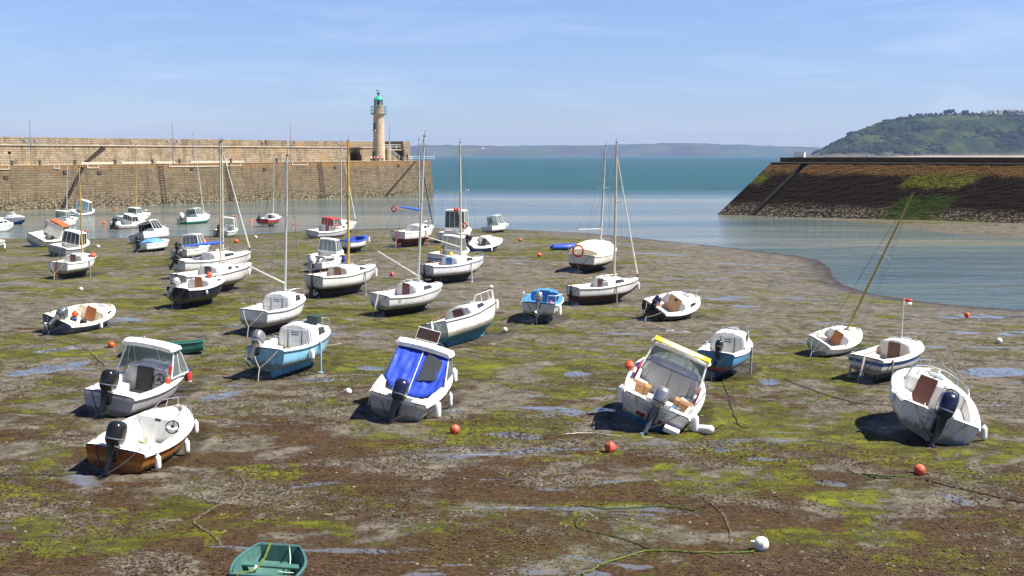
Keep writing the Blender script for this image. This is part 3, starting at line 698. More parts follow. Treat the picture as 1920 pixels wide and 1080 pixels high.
MB().lathe([(9.0*k_, h3-.08), (9.0*k_, h3+.08), (8.0*k_, h3+.15), (6.8*k_, h3+(hd-h3)*.5), (4.4*k_, h3+(hd-h3)*.8), (1.6*k_, hd), (.1, hd+.05)], 28).build('dome', GREENP, lh)
g = MB().lathe([(.28, hd-.1), (.18, hd+.2), (.34, hd+.45), (.34, hd+.7), (.1, hd+.9)], 12); g.build('vent_ball', DGREEN, lh)
g = MB().tube([(0, 0, hd+.7), (0, 0, hpx(170.5))], .045, 5); z_ = hpx(172); g.tube([(-.42, 0, z_), (.3, 0, z_)], .035, 5); g.box((-.42, 0, z_), (.28, .04, .26)); g.build('weather_vane', IRON, lh)
g = MB(); rg_ = 14.3*k_; hg0, hg1 = hpx(214.5), hpx(201.5)
for z_ in (hg0, (hg0+hg1)/2, hg1): g.ring((0, 0, z_), rg_, .05, None, 32, 5)
for q in range(24): a_ = 2*math.pi*q/24; g.tube([(rg_*math.cos(a_), rg_*math.sin(a_), hg0-.1), (rg_*math.cos(a_), rg_*math.sin(a_), hg1)], .035, 5)
for q in range(12): a_ = 2*math.pi*q/12; g.tube([(r1*.9*math.cos(a_), r1*.9*math.sin(a_), hg0-.12), (rg_*math.cos(a_), rg_*math.sin(a_), hg0-.1)], .07, 5)
g.build('gallery_railing', paint((.05, .30, .24), .5, .2), lh)
a_ = R(228); q = Vector((math.cos(a_), math.sin(a_), 0)); Rz = Matrix.Rotation(a_, 3, 'Z')
MB().box(q*(r0*.985)+Vector((0, 0, 1.15)), (.5, 1.15, 2.3), 0, Rz).build('door', DGREEN, lh, 0, .02)
hw = hpx(238); MB().box(q*(r0*.90)+Vector((0, 0, hw)), (.5, .62, 1.7), 0, Rz).build('window', DARKGLASS, lh, 0)
MB().box(q*(r0*.93)+Vector((0, 0, hw-.95)), (.7, .9, .2), 0, Rz).build('sill', m_lh, lh, 0)

# ---- lamp posts, flagpole, signs on the pier
LAMPM = paint((.36, .38, .42), .4, .2, .5); first = None
for i, (pxl, top) in enumerate(((59, 226), (325, 231), (546, 235))):
    s_ = s_at(pxl, 4.5); base = pier_pt(s_, 4.5, zq(s_)+.116); kk = base.y/F; hh_ = CAMZ+(291-top)*kk-base.z
    ob = thing('lamp_post', 'tall thin lamp post on the pier, %s' % ['leftmost of the three, at the left end', 'middle one, above the first ladder', 'rightmost, between the second ladder and the tunnel mouth'][i], 'lamp post', base, (0, 0, 0), 'lamp posts on the pier')
    MB().tube([(0, 0, 0), (0, 0, hh_*.4), (0, 0, hh_)], [.13, .11, .05], 8).build('post', LAMPM, ob)
    a_ = MB().tube([(-.9, 0, 4.2), (-.45, 0, 4.0), (.45, 0, 4.0), (.9, 0, 4.2)], .05, 6).build('bracket', LAMPM, ob)
    for sx in (-1, 1): MB().lathe([(.05, 0), (.34, .12), (.30, .5), (.06, .62)], 12, 0, (sx*.95, 0, 4.15)).build('lamp_head', paint((.25, .27, .3), .3, .1), ob)
fp = pier_pt(s_at(731, 5), 5, zq(PL)+.1); kk = fp.y/F
ob = thing('flagpole', 'thin white pole with a reddish upper half beside the lighthouse', 'pole', fp); hh_ = CAMZ+(291-236)*kk-fp.z
MB().tube([(0, 0, 0), (0, 0, hh_*.55)], .10, 8).build('lower_pole', RAIL, ob); MB().tube([(0, 0, hh_*.55), (0, 0, hh_)], [.07, .04], 8).build('upper_pole', paint((.35, .12, .16), .5, .2), ob)
# signpost far left
sp = pier_pt(s_at(19, 13), 13, zq(0)+.1); ob = thing('signpost', 'small dark sign on a post against the back wall at the far left', 'sign', sp)
MB().tube([(0, 0, 0), (0, 0, 2.4)], .05, 6).build('post', IRON, ob); MB().box((0, -.06, 2.3), (.6, .05, .5)).build('sign_plate', IRON, ob, 0)

# ---- right breakwater: sloping face
B0 = P(1345, 402, WZ); Bq = P(1560, 410.5, WZ); UB = (Bq-B0).normalized(); bang = math.atan2(UB.y, UB.x)
def right_band(nb, base, sep, n1, n2, oc):
    z = nb.math('MULTIPLY_ADD', n1, 1.2, sep.outputs['Z']); z2 = nb.math('MULTIPLY_ADD', n2, 1.3, z); x = sep.outputs['X']
    top_ = nb.ramp(n2, [(.35, (.045, .024, .010)), (.5, (.105, .056, .022)), (.70, (.23, .14, .055))])
    dark = nb.ramp(n2, [(.4, (.006, .004, .003)), (.60, (.020, .013, .008)), (.74, (.10, .08, .06))])
    vor = nb.n('TexVoronoi'); vor.inputs['Scale'].default_value = 2.4; nb.l(nb.mapping(oc, (1, 1, 1.8)), vor.inputs['Vector'])
    low = nb.ramp(vor.outputs['Distance'], [(.18, (.30, .25, .19)), (.36, (.13, .105, .075)), (.6, (.03, .024, .018))])
    c = nb.mix(rng(nb, z2, 6.5, 7.1), dark, top_)
    c = nb.mix(rng(nb, z2, 2.4, 1.1), c, low)
    def patch(x0, x1, z0, z1, col, zz_=z, sk=1.0):
        xs = nb.math('MULTIPLY_ADD', n1, 5.0, nb.math('MULTIPLY_ADD', sep.outputs['Z'], -sk, x)); xs = nb.math('MULTIPLY_ADD', n2, 2.5, xs); xs = nb.math('SUBTRACT', xs, 2.2)
        m1 = nb.math('MULTIPLY', rng(nb, xs, x0-.6, x0+.6), rng(nb, xs, x1+.6, x1-.6))
        m2 = nb.math('MULTIPLY', rng(nb, z2, z0-.35, z0+.35), rng(nb, z2, z1+.35, z1-.35))
        return nb.math('MULTIPLY', nb.math('MULTIPLY', nb.math('MULTIPLY', m1, m2), nb.ramp(nb.noise(oc, 1.1, 6, .7), [(.36, .25), (.5, 1)])), .92), col
    limec = nb.ramp(n2, [(.36, (.012, .014, .003)), (.5, (.085, .092, .010)), (.66, (.20, .20, .035))])
    grn = nb.ramp(n2, [(.36, (.005, .008, .002)), (.52, (.028, .050, .005)), (.7, (.085, .115, .012))])
    for a_ in (PT1, PT2, PT3, PT4):
        f_, cc = patch(a_[0], a_[1], a_[2], a_[3], limec if a_[4] else grn); c = nb.mix(f_, c, cc)
    return c
def sB_at(px_, z_):      # along-distance where a picture column meets the slope at height z
    k = (px_-960)/F; run = (z_-WZ)/8.45*9.0; n_ = Vector((-UB.y, UB.x, 0)); o_ = B0+n_*run
    w0 = o_.y*math.cos(TH)+(CAMZ-z_)*math.sin(TH); return (k*w0-o_.x)/(UB.x-k*UB.y*math.cos(TH))
def xp(px_, z_): return sB_at(px_, z_)-z_+1.4
PT1 = (xp(1712, 5.2), xp(1836, 5.2), 4.9, 6.9, 1); PT2 = (xp(1695, 2.2), xp(1800, 2.2), .2, 3.9, 0)
PT3 = (xp(1424, 5.6), xp(1460, 5.6), 4.9, 6.6, 1); PT4 = (xp(1700, -.4), xp(1860, -.4), -1.2, .6, 1)
m_slope = stone('breakwater_stone', .9, .34, [(.10, .08, .06), (.17, .14, .10), (.25, .2, .15)], right_band, None, 1.0, (.015, .012, .009))
bw = thing('breakwater', 'sloping weed-stained stone breakwater on the right side of the harbour mouth', 'breakwater', (B0.x, B0.y, 0), (0, 0, bang))
def slp(u_, v_, off=0.0):      # v 0 bottom .. 1 top ; off pushes in
    z_ = -3+(7.25+3)*v_; run = (z_-WZ)/8.45*9.0; x_ = u_+(z_-WZ)/8.45*4.6
    return (x_+off*0, run+off*.68, z_-off*.73)
g = MB()
vs = np.linspace(0, 1, 34)
def strip(us, off=0.0):
    rs_ = np.random.RandomState(int(abs(us[0])*10)+3)
    secs = [[Vector(slp(u_, v_, off))+Vector((0, -1, 1))*float(rs_.uniform(-.05, .05)) for v_ in vs] for u_ in us]; g.loft(secs)
u0, u1 = 5.7, 7.0
strip(np.linspace(0, u0, 10)); strip(np.linspace(u1, 150, 160))
# left end face
sec0 = [slp(0, v_) for v_ in vs]; secb = [(slp(0, v_)[0]+2.5+(1-v_)*-1.0, 16-0*v_+9*(1-v_)*.5, slp(0, v_)[2]) for v_ in vs]
g.loft([secb, sec0])
g.build('sloping_face', m_slope, bw, 0, fix=False)
# the stair trench with steps
g = MB(); dep = .7
for ue in (u0, u1): g.loft([[slp(ue, v_) for v_ in vs], [slp(ue, v_, dep) for v_ in vs]])
nst = 40
for k_ in range(nst):
    v0, v1 = k_/nst, (k_+1)/nst
    a_, b_, c_, d_ = slp(u0, v0, dep), slp(u1, v0, dep), slp(u1, v1, dep), slp(u0, v1, dep)
    a2 = (d_[0], a_[1], d_[2]); b2 = (c_[0], b_[1], c_[2])
    g.add([a_, b_, b2, a2, d_, c_], [(0, 1, 2, 3), (3, 2, 5, 4)])
g.add([slp(u0, 1, -.01), slp(u1, 1, -.01), slp(u1, 1, dep+.3), slp(u0, 1, dep+.3)], [(0, 1, 2, 3)])
g.build('stairway', paint((.035, .028, .02), .9, .3, 0, 1), bw, 0, fix=False)
xt, yt, zt = slp(0, 1)
g = MB()
g.add([(xt, yt, 7.25), (150, yt, 7.25), (150, yt+9, 7.25), (xt, yt+9, 7.25)], [(0, 1, 2, 3)])
g.build('top_walk', m_flag, bw, 0, fix=False)
g = MB(); g.box(((xt+155)/2, yt+.14, 7.29), (155-xt, .5, .16)); g.build('edge_kerb', m_flag, bw, 0)
x2 = xt+.8; zpt = 8.13
g = MB(); g.box(((x2+150)/2, yt+2.0, (7.25+zpt)/2), (150-x2, 1.0, zpt-7.24)); g.build('parapet', stone('parapet_stone', 1.4, .4, [(.045, .030, .020), (.07, .05, .032), (.10, .075, .05)]), bw, 0)
g = MB(); g.box(((x2+8+150)/2, yt+2.02, zpt+.05), (142-x2, 1.16, .10)); g.build('coping', paint((.42, .40, .37), .8, .2), bw, 0)
cb = at(1488, 289, 0.0+(B0+UB*9+Vector((-UB.y, UB.x, 0))*12).y); cbx = sB_at(1488, 7.2)
cab = thing('cabinet', 'white box cabinet standing on the breakwater beside the stair head', 'cabinet', Vector((B0.x, B0.y, 0))+UB*cbx+Vector((-UB.y, UB.x, 0))*(yt+2)+Vector((0, 0, zpt)), (0, 0, bang))
MB().box((0, 0, .42), (1.75, .6, .84)).build('body', paint((.72, .74, .76), .4, .2), cab, 0, .03); MB().box((0, 0, .88), (1.85, .7, .07)).build('lid', paint((.5, .52, .55), .4, .2), cab, 0)
for sx in (-.85, .85): MB().box((sx, -.28, .46), (.05, .06, .92)).build('corner_post', paint((.4, .42, .45), .4, .2), cab, 0)
# ================================================================== BOATS
# local frame: x starboard, y forward, z up; origin on the ground under the keel
PROFP = [(0, 0), (.42, .10), (.80, .24), (.86, .30), (.91, .48), (.95, .66), (.98, .86), (1, .95), (1, 1)]
PROFS = [(0, 0), (.30, .05), (.60, .14), (.80, .27), (.91, .42), (.96, .60), (.985, .84), (1, .95), (1, 1)]
class Boat:
    def __init__(s, sp):
        s.sp = sp; s.L, s.B, s.D = sp['L'], sp['B'], sp['D']; s.kd = sp.get('kd', .12); s.prof = PROFS if sp['kind'] == 'sail' else PROFP
        s.tw = sp.get('tw', .84 if sp['kind'] != 'sail' else .72); s.bowp = sp.get('bowp', 2.4)
    def b(s, t):
        w = s.B/2
        if t < .42: k = t/.42; return w*(s.tw+(1-s.tw)*math.sin(k*math.pi/2))
        k = (t-.42)/.58; return w*max(0, 1-k**s.bowp)**.85
    def zs(s, t): return s.kd+s.D*(.90-.10*math.sin(min(1, t/.6)*math.pi)*.5+.24*max(0, t-.3)**1.6*1.6)
    def zk(s, t): return s.kd+s.D*(.03*(1-t)+(.0 if t < .68 else .62*((t-.68)/.32)**2.0)+(s.sp.get('skeg', 0)*max(0, .25-t)*1.2))
    def y(s, t): return -s.L/2+s.L*t
    def sec(s, t):
        b_, z0, z1 = s.b(t), s.zk(t), s.zs(t); q = []
        for xs, u in s.prof:
            k = max(0, (t-.55)/.45)**1.5; x = b_*(xs*(1-k)+(u**.75)*k)
            q.append((x, s.y(t)+(-.10*(u-1)*-1 if 0 else 0)-(.12*(1-u)*(1-min(1, t*6)))*-1, z0+(z1-z0)*u))
        return q
    def full(s, t):
        r_ = s.sec(t); return [(-x, y, z) for x, y, z in reversed(r_[1:])]+r_
    TS = [0, .04, .1, .18, .27, .36, .45, .54, .62, .70, .77, .83, .88, .92, .955, .98, .995]
    def pts(s):
        v = [p for t in s.TS for p in s.full(t)]
        if s.kd > .2: v += [(0, s.y(.3), 0), (0, s.y(.6), 0)]
        return v
ALLBOATS = []
def fit(bt, sp):
    x0, x1, yb = sp['box']; V_ = np.array(bt.pts()); rot = Euler((R(sp.get('pitch', 0)), R(sp.get('heel', 0)), R(-sp['psi'])))
    M = np.array(rot.to_matrix()); V_ = V_ @ M.T; s = 1.0; loc = G((x0+x1)/2, yb)
    up = np.array(UP); fw = np.array(FW)
    for _ in range(14):
        Wp = V_*s; zmin = Wp[:, 2].min(); z = max(hz(loc.x, loc.y), WZ-sp.get('draft', .22))-zmin-sp.get('sink', .05)
        Q = Wp+[loc.x, loc.y, z-CAMZ]; w = Q @ fw; u = 960+F*Q[:, 0]/w; v = 540-F*(Q @ up)/w
        s *= ((x1-x0)/(u.max()-u.min()))**.8
        d = loc.y; loc.x += ((x0+x1)/2-(u.max()+u.min())/2)/F*d
        loc.y *= 1-(yb-v.max())*d/(F*9.0)*.8
    return Vector((loc.x, loc.y, z)), rot, s
def boat(**sp):
    sp.setdefault('heel', 0); sp.setdefault('pitch', 0)
    bt = Boat(sp); loc, rot, s = fit(bt, sp); L, B, D = bt.L, bt.B, bt.D
    az = math.degrees(math.atan(((sp['box'][0]+sp['box'][1])/2-960)/F))
    while s < sp.get('st', .92) and 0 < sp['psi']-az-3 > sp.get('pmin', 27): sp['psi'] -= 3; loc, rot, s = fit(bt, sp)
    root = thing(sp.get('name', 'motorboat'), sp['label'], sp.get('cat', 'boat'), loc, rot, sp.get('group', 'boats stranded at low tide'))
    root.scale = (s, s, s); sp['M'] = Matrix.Translation(loc) @ rot.to_matrix().to_4x4() @ Matrix.Diagonal((s, s, s, 1)); sp['s'] = s
    sp['bt'] = bt; sp['root'] = root; ALLBOATS.append(sp)
    Y, Bf, ZS = bt.y, bt.b, bt.zs
    _sc = (round(bt.kd+D*.34, 1), round(D*.26, 1)); TOP = paint(sp.get('top', WHITE), .28, .16, scum=_sc); BOT = paint(sp.get('bot', (.02, .025, .035)), .6, .5, scale=5, bump=.4); STR = paint(sp.get('stripe', sp.get('top', WHITE)), .3, .15)
    wl = sp.get('wl', 3)                     # strip index below which the antifouling goes
    half = [BOT if i < wl else TOP for i in range(8)]
    n8 = 8; mi_half = [1 if i < wl else 0 for i in range(8)]
    if 'stripe' in sp:
        for i in sp.get('stripe_at', (6,)): mi_half[i] = 2
    mis = list(reversed(mi_half))+mi_half
    g = MB(); g.loft([bt.full(t) for t in bt.TS], 0, mis=mis)
    q = bt.full(0)                           # transom as strips so that the antifouling line carries round
    for i in range(8):
        a, b_, c, d = q[i], q[i+1], q[15-i], q[16-i]
        g.add([a, b_, c, d], [(0, 1, 2, 3)] if i < 7 else [(0, 1, 3)], mi_half[7-i] if not sp.get('transom_dark') else (1 if i < 9 else 0))
    g.build('hull', [TOP, BOT, STR], root, 38)
    # keel
    if bt.kd > .2:
        k0, k1 = sp.get('keel', (.12, .68)); z1 = bt.kd+D*.14
        MB().add([(-.05, Y(k0), 0), (.05, Y(k0), 0), (.07, Y(k1), 0), (-.07, Y(k1), 0), (-.09, Y(k0-.02), z1), (.09, Y(k0-.02), z1), (.10, Y(k1+.10), z1), (-.10, Y(k1+.10), z1)],
                 [(3, 2, 1, 0), (4, 5, 6, 7), (0, 1, 5, 4), (1, 2, 6, 5), (2, 3, 7, 6), (3, 0, 4, 7)]).build('keel', BOT, root, 0)
    else:
        MB().add([(-.03, Y(.08), bt.kd*.2), (.03, Y(.08), bt.kd*.2), (.03, Y(.75), bt.kd*.2), (-.03, Y(.75), bt.kd*.2), (-.04, Y(.08), bt.kd+.06), (.04, Y(.08), bt.kd+.06), (.04, Y(.84), bt.kd+.12), (-.04, Y(.84), bt.kd+.12)],
                 [(3, 2, 1, 0), (4, 5, 6, 7), (0, 1, 5, 4), (1, 2, 6, 5), (2, 3, 7, 6), (3, 0, 4, 7)]).build('keel', BOT, root, 0)
    # rubbing strake
    SK = paint(sp.get('strake', (.70, .70, .68)), .5, .2)
    g = MB()
    for sx in (-1, 1): g.tube([(sx*(Bf(t)+.012), Y(t), ZS(t)-.05) for t in bt.TS], .028, 6)
    g.build('rubbing_strake', SK, root)
    # deck with cockpit
    DK = paint(sp.get('deck', WHITE), .4, .2); SOLE = paint(sp.get('sole', (.60, .60, .57)), .6, .4)
    tc, te, ch = sp.get('cabin', (.5, .9, .3)); ch *= 1.28 if sp['kind'] == 'sail' else 1; ci = sp.get('ci', .76); so = sp.get('sole_z', .34); zsl = bt.kd+D*so
    t0 = sp.get('t0', .05); seat = sp.get('seat', .62)
    def ck(t):
        b_ = Bf(t); y = Y(t); z = ZS(t); c = b_*ci; si = c*seat; zt = zsl+(z-zsl)*.55
        h_ = [(b_, y, z), (b_-.04, y, z+.03), (c+.03, y, z+.05), (c, y, z+.04), (c-.03, y, zt), (si, y, zt-.01), (si-.02, y, zsl), (0, y, zsl)]
        return h_+[(-x, yy_, zz_) for x, yy_, zz_ in reversed(h_[:-1])]
    cm = [0, 0, 0, 0, 0, 1, 1, 1, 1, 0, 0, 0, 0, 0]
    g = MB(); ts = [t0+(tc-t0)*i/6 for i in range(7)]; secs = [ck(t) for t in ts]; g.loft(secs, 0, mis=cm)
    for q_, rev in ((secs[0], 0), (secs[-1], 1)):
        lo = q_[3:12]; top_z = q_[3][2]+0.0
        g.add(lo, [tuple(range(9))], 0)
    def fd(t, cam_=.05):
        b_ = Bf(t); y = Y(t); z = ZS(t); k = min(1, b_/.3); h_ = [(b_, y, z), (max(b_-.04, 0), y, z+.03*k), (b_*.72, y, z+.055*k), (b_*.36, y, z+(.06+cam_*.7)*k), (0, y, z+(.06+cam_)*k)]
        return h_+[(-x, yy_, zz_) for x, yy_, zz_ in reversed(h_[:-1])]
    g.loft([fd(t) for t in [tc]+[t for t in bt.TS if t > tc+.02]], 0)
    if not sp.get('open_stern'):
        g.loft([fd(0, 0), fd(t0, 0)], 0)
    else:
        def sd_(t):
            b_ = Bf(t); y = Y(t); z = ZS(t); w_ = sp['open_stern']; zc = z-.30*D
            h_ = [(b_, y, z), (b_-.04, y, z+.03), (w_+.10, y, z+.02), (w_+.02, y, zc), (0, y, zc)]
            return h_+[(-x, yy_, zz_) for x, yy_, zz_ in reversed(h_[:-1])]
        g.loft([sd_(0), sd_(t0)], 0)
    g.build('deck', [DK, SOLE], root, 35)
    # thwart / seat box
    if sp.get('bench', 1) and tc > .3:
        tb = t0+(tc-t0)*.35; w = Bf(tb)*ci*.96
        MB().box((0, Y(tb), zsl+(ZS(tb)-zsl)*.5), (2*w, .30, .05)).build('bench', paint(sp.get('bench_col', (.66, .66, .63)), .5, .3), root, 0, .01)
    # cabin
    cw = sp.get('cw', .80); cab = None
    ctop = lambda t: ch*min(1, 1)*(1-max(0, (t-tc)/(te-tc)-sp.get('cflat', .45))**1.6/(1-sp.get('cflat', .45))**1.6) if te > tc else 0
    def cs(t, ex=0.0):
        b_ = Bf(t)*cw; y = Y(t); z = ZS(t); h = max(ctop(t), .0); fl = .86
        h_ = [(b_+ex, y, z-.02), (b_*(fl+.06)+ex, y, z+h*.45), (b_*fl+ex, y, z+h*.82+ex*.4), (b_*(fl-.12), y, z+h*.97+ex), (b_*.4, y, z+h*1.06+ex), (0, y, z+h*1.10+ex)]
        return h_+[(-x, yy_, zz_) for x, yy_, zz_ in reversed(h_[:-1])]
    if ch > 0:
        CB = paint(sp.get('cabin_col', WHITE), .32, .25)
        g = MB(); tt = [tc+(te-tc)*i/9 for i in range(10)]
        lean = sp.get('lean', .0)
        g.loft([cs(t) for t in tt], 0, cap0=True, cap1=True)
        cab = g.build('cabin', CB, root, 32)
        # coaming / bulkhead wings
        bwv = Bf(tc)*ci*.98; zt_ = ZS(tc)+ch*.9
        BH = paint(sp.get('bulk', (.62, .62, .60)), .45, .25)
        MB().add([(-bwv, Y(tc)-.03, zsl), (bwv, Y(tc)-.03, zsl), (bwv*.93, Y(tc)-.05, ZS(tc)+ch*.2), (bwv*.84, Y(tc)-.05, ZS(tc)+ch*.86), (-bwv*.84, Y(tc)-.05, ZS(tc)+ch*.86), (-bwv*.93, Y(tc)-.05, ZS(tc)+ch*.2),
                  (-bwv, Y(tc)+.02, zsl), (bwv, Y(tc)+.02, zsl), (bwv*.93, Y(tc)+.02, ZS(tc)+ch*.2), (bwv*.84, Y(tc)+.02, ZS(tc)+ch*.86), (-bwv*.84, Y(tc)+.02, ZS(tc)+ch*.86), (-bwv*.93, Y(tc)+.02, ZS(tc)+ch*.2)],
                 [(5, 4, 3, 2, 1, 0), (6, 7, 8, 9, 10, 11)]+[(i, (i+1) % 6, (i+1) % 6+6, i+6) for i in range(6)]).build('bulkhead', BH, root, 0)
        if sp.get('door'):
            dw, dc = sp['door'][0], sp['door'][1]; dx = sp.get('door_x', 0); zt2 = ZS(tc)+ch*sp.get('door_top', .98)
            z0 = zsl+(ZS(tc)-zsl)*sp.get('door_bot', .12)
            q = MB().box((dx, Y(tc)-.085, (z0+zt2)/2), (dw, .05, zt2-z0)).build('companionway_door_or_opening', dc, root, 0, .008)
            if sp.get('vent'): MB().lathe([(.055, 0), (.085, .01), (.085, .03), (.055, .04)], 14).xform(Matrix.Translation((dx+.04, Y(tc)-.105, zt2-.2)) @ Matrix.Rotation(R(90), 4, 'X')).build('vent', RUBBER, q)
        if sp.get('lines'):
            g = MB()
            for sx in (-.42, .42): g.box((sx*bwv, Y(tc)-.065, (zsl+zt_)/2+.05), (.03, .02, (zt_-zsl)*.8))
            for k in range(2): g.box((0, Y(tc)-.065, zt_-.17-k*.1), (bwv*.42, .03, .03))
            g.build('companionway_slats', paint((.12, .12, .13), .5, .1), root, 0)
        # windows
        for k, (ta0, tb0) in enumerate(sp.get('windows', ())):
            for sx in (-1, 1):
                ta, tb = ta0, tb0
                def wp(t, f_):
                    b_ = Bf(t)*cw; h = ctop(t); z = ZS(t); x = b_*(.92+(.86-.92)*(f_-.45)/.37) if f_ > .45 else b_*(1+(.92-1)*(f_/.45))
                    return Vector((sx*(x+.012), Y(t), z+h*f_))
                m_ = (ta+tb)/2
                g = MB(); lo, hi = sp.get('wh', (.26, .84)); ex_ = (tb-ta)*.14; ta, tb = ta-ex_, tb+ex_; sl = (tb-ta)*.12
                g.slab([wp(ta, lo), wp(tb, lo+.03), wp(tb-sl, hi), wp(ta+sl*.6, hi)], .022); g.build('window', DARKGLASS if not sp.get('glasswin') else M_glass, cab or root, 0, .006)
        if sp.get('hatch', 1) and ch > .1:
            th = tc+(te-tc)*.5; z = ZS(th)+ctop(th)*1.10
            MB().box((0, Y(th), z+.02), (.42, .40, .05)).build('deck_hatch', paint(sp.get('hatch_col', (.30, .32, .34)), .2, .2), cab, 0, .012)
            # sliding hatch rails
            MB().box((0, Y(tc+.05), ZS(tc)+ch*1.10+.015), (.55, L*.09, .045)).build('sliding_hatch', CB, cab, 0, .01)
        for sx in (-1, 1): MB().tube([(sx*Bf(t)*cw*.62, Y(t), ZS(t)+ctop(t)*1.03+.05) for t in (tc+(te-tc)*.12, tc+(te-tc)*.3, tc+(te-tc)*.48)], .014, 5).build('grab_rail', STEEL, cab)
    # wheelhouse
    wh = sp.get('wheelhouse')
    if wh: wheelhouse(sp, bt, root, wh, tc, ci, ch, cw)
    if sp.get('windscreen'):
        w = sp['windscreen']; tA, tB, hh_ = w; n = 14; base = []; topp = []
        for i in range(n+1):
            a = math.pi*i/n; x = -math.cos(a); tt = tA+(tB-tA)*math.sin(a)**.8; bx = Bf(tt)*ci*1.02
            base.append(Vector((x*bx, Y(tt), ZS(tt)+ctop(max(tt, tc))*.5+.03))); topp.append(Vector((x*bx*.93, Y(tt)-.22*math.sin(a)-.0, ZS(tt)+.03+hh_*(.45+.55*math.sin(a)**.5))))
        ws = MB().loft([base, topp]).build('windscreen', M_glass, root, 60, fix=False)
        MB().tube(topp, .022, 6).build('screen_frame', STEEL, ws)
        MB().tube([base[n//2], topp[n//2]], .03, 6).build('screen_post', M_white(), ws)
    # consoles, wheel
    if sp.get('wheel'):
        wx, sz = sp['wheel']; yc = Y(tc)-.10; zc = ZS(tc)+ch*.15
        if sp.get('console'):
            MB().box((wx, Y(tc)-.16, (zc+zsl)/2+.1), (.52, .3, zc-zsl+.25), 0, None, .9).build('console', paint(WHITE, .3, .2), root, 0, .03); yc = Y(tc)-.36; zc += .06
        st = steering(sz); st.parent = root; st.location = (wx, yc-.06, zc); st.rotation_euler = (R(68), 0, 0)
    # outboard
    if sp.get('motor'):
        mcol, tilt, ms, mx_ = sp['motor']; outboard(root, (mx_, Y(0)-.04, ZS(0)-.06 if not sp.get('open_stern') else ZS(0)-.30*D+.02), mcol, tilt, ms)
    # pulpit, pushpit
    if sp.get('pulpit'):
        hp = sp['pulpit']; g = MB(); ts_ = (.80, .86, .92, .97)
        pr = [(Bf(t)*.9, Y(t), ZS(t)+hp*(1 if i else .0)) for i, t in enumerate(ts_)]
        pr[0] = (Bf(.80)*.9, Y(.80), ZS(.80)+.02)
        path = pr+[(0, Y(1.0)+.05, ZS(.98)+hp)]+[(-x, y, z) for x, y, z in reversed(pr)]
        g.tube(path, .016, 6)
        for sx in (-1, 1):
            g.tube([(sx*Bf(.90)*.9, Y(.90), ZS(.9)), (sx*Bf(.91)*.9, Y(.91), ZS(.91)+hp)], .014, 5); g.tube([(sx*Bf(.97)*.7, Y(.97), ZS(.97)), (sx*Bf(.97)*.9, Y(.97), ZS(.97)+hp)], .014, 5)
        g.build('pulpit', STEEL if not sp.get('pulpit_white') else M_white(), root)
    if sp.get('pushpit'):
        hp = sp['pushpit']; t1 = sp.get('pushlen', .16)
        for sx in (-1, 1):
            g = MB(); pp = [(sx*Bf(t1)*.96, Y(t1), ZS(t1)+.02), (sx*Bf(t1)*.96, Y(t1-.02), ZS(t1)+hp*.85), (sx*Bf(.08)*.97, Y(.06), ZS(.05)+hp), (sx*Bf(0)*.92, Y(0)+.05, ZS(0)+hp), (sx*Bf(0)*.55, Y(0)+.02, ZS(0)+hp), (sx*Bf(0)*.50, Y(0)+.03, ZS(0)+.03)]
            g.tube(pp, .017, 6); g.tube([(sx*Bf(.05)*.95, Y(.03), ZS(.03)), (sx*Bf(.05)*.95, Y(.03), ZS(.03)+hp)], .014, 5)
            g.build('stern_rail', STEEL if not sp.get('pulpit_white') else M_white(), root)
    # rudder
    if sp.get('rudder'):
        rc, ln = sp['rudder'] if isinstance(sp['rudder'], tuple) else (sp['rudder'], 1.0)
        yb_ = Y(0)-.04; z0 = bt.kd*.25 if ln >= 1 else ZS(0)-.9*ln
        MB().add([(-.025, yb_, z0), (.025, yb_, z0), (.02, yb_-.34, z0+.05), (-.02, yb_-.34, z0+.05), (-.03, yb_-.02, ZS(0)+.12), (.03, yb_-.02, ZS(0)+.12), (.03, yb_-.17, ZS(0)+.12), (-.03, yb_-.17, ZS(0)+.12)],
                 [(3, 2, 1, 0), (4, 5, 6, 7), (0, 1, 5, 4), (1, 2, 6, 5), (2, 3, 7, 6), (3, 0, 4, 7)]).build('rudder', paint(rc, .5, .3), root, 0, .01)
        MB().tube([(0, yb_-.05, ZS(0)+.15), (.05, Y(.12), ZS(0)+.22), (.12, Y(.22), ZS(0)+.30)], [.02, .016, .013], 6).build('tiller', WOOD, root)
    # beaching legs
    if sp.get('legs'):
        for sx in (-1, 1):
            t = sp.get('legt', .5); MB().tube([(sx*(Bf(t)+.05), Y(t), ZS(t)+.05), (sx*(Bf(t)+.10), Y(t)+.02, .03)], [.048, .042], 7).box((sx*(Bf(t)+.10), Y(t)+.02, .03), (.22, .22, .05)).build('beaching_leg', paint(sp.get('legcol', (.40, .38, .34)), .5, .4, .2), root)
    # mast and rig
    ms_ = sp.get('mast')
    if ms_:
        tm, topy, mm = ms_[:3]; M = sp['M']; zb = ZS(tm)+ctop(tm)*1.08 if tm > tc else ZS(tm)
        lx = ms_[3] if len(ms_) > 3 else 0.0
        lo_, hi_ = 1.0, 14.0
        base = Vector((lx, Y(tm), zb))
        for _ in range(30):
            mid_ = (lo_+hi_)/2
            if proj(M @ (base+Vector((0, -.02*mid_, mid_))))[1] > topy: lo_ = mid_
            else: hi_ = mid_
        h = lo_; tp_ = base+Vector((0, -.02*h, h)); mr = sp.get('mr', .052)*1.35
        mast = MB().tube([base, base+(tp_-base)*.6, tp_], [mr, mr*.92, mr*.62], 8).build('mast', mm, root)
        g = MB(); hs_ = base+(tp_-base)*.56; g.tube([hs_+Vector((-.55, 0, .02)), hs_, hs_+Vector((.55, 0, .02))], .018, 5); g.build('spreader', ALU, mast)
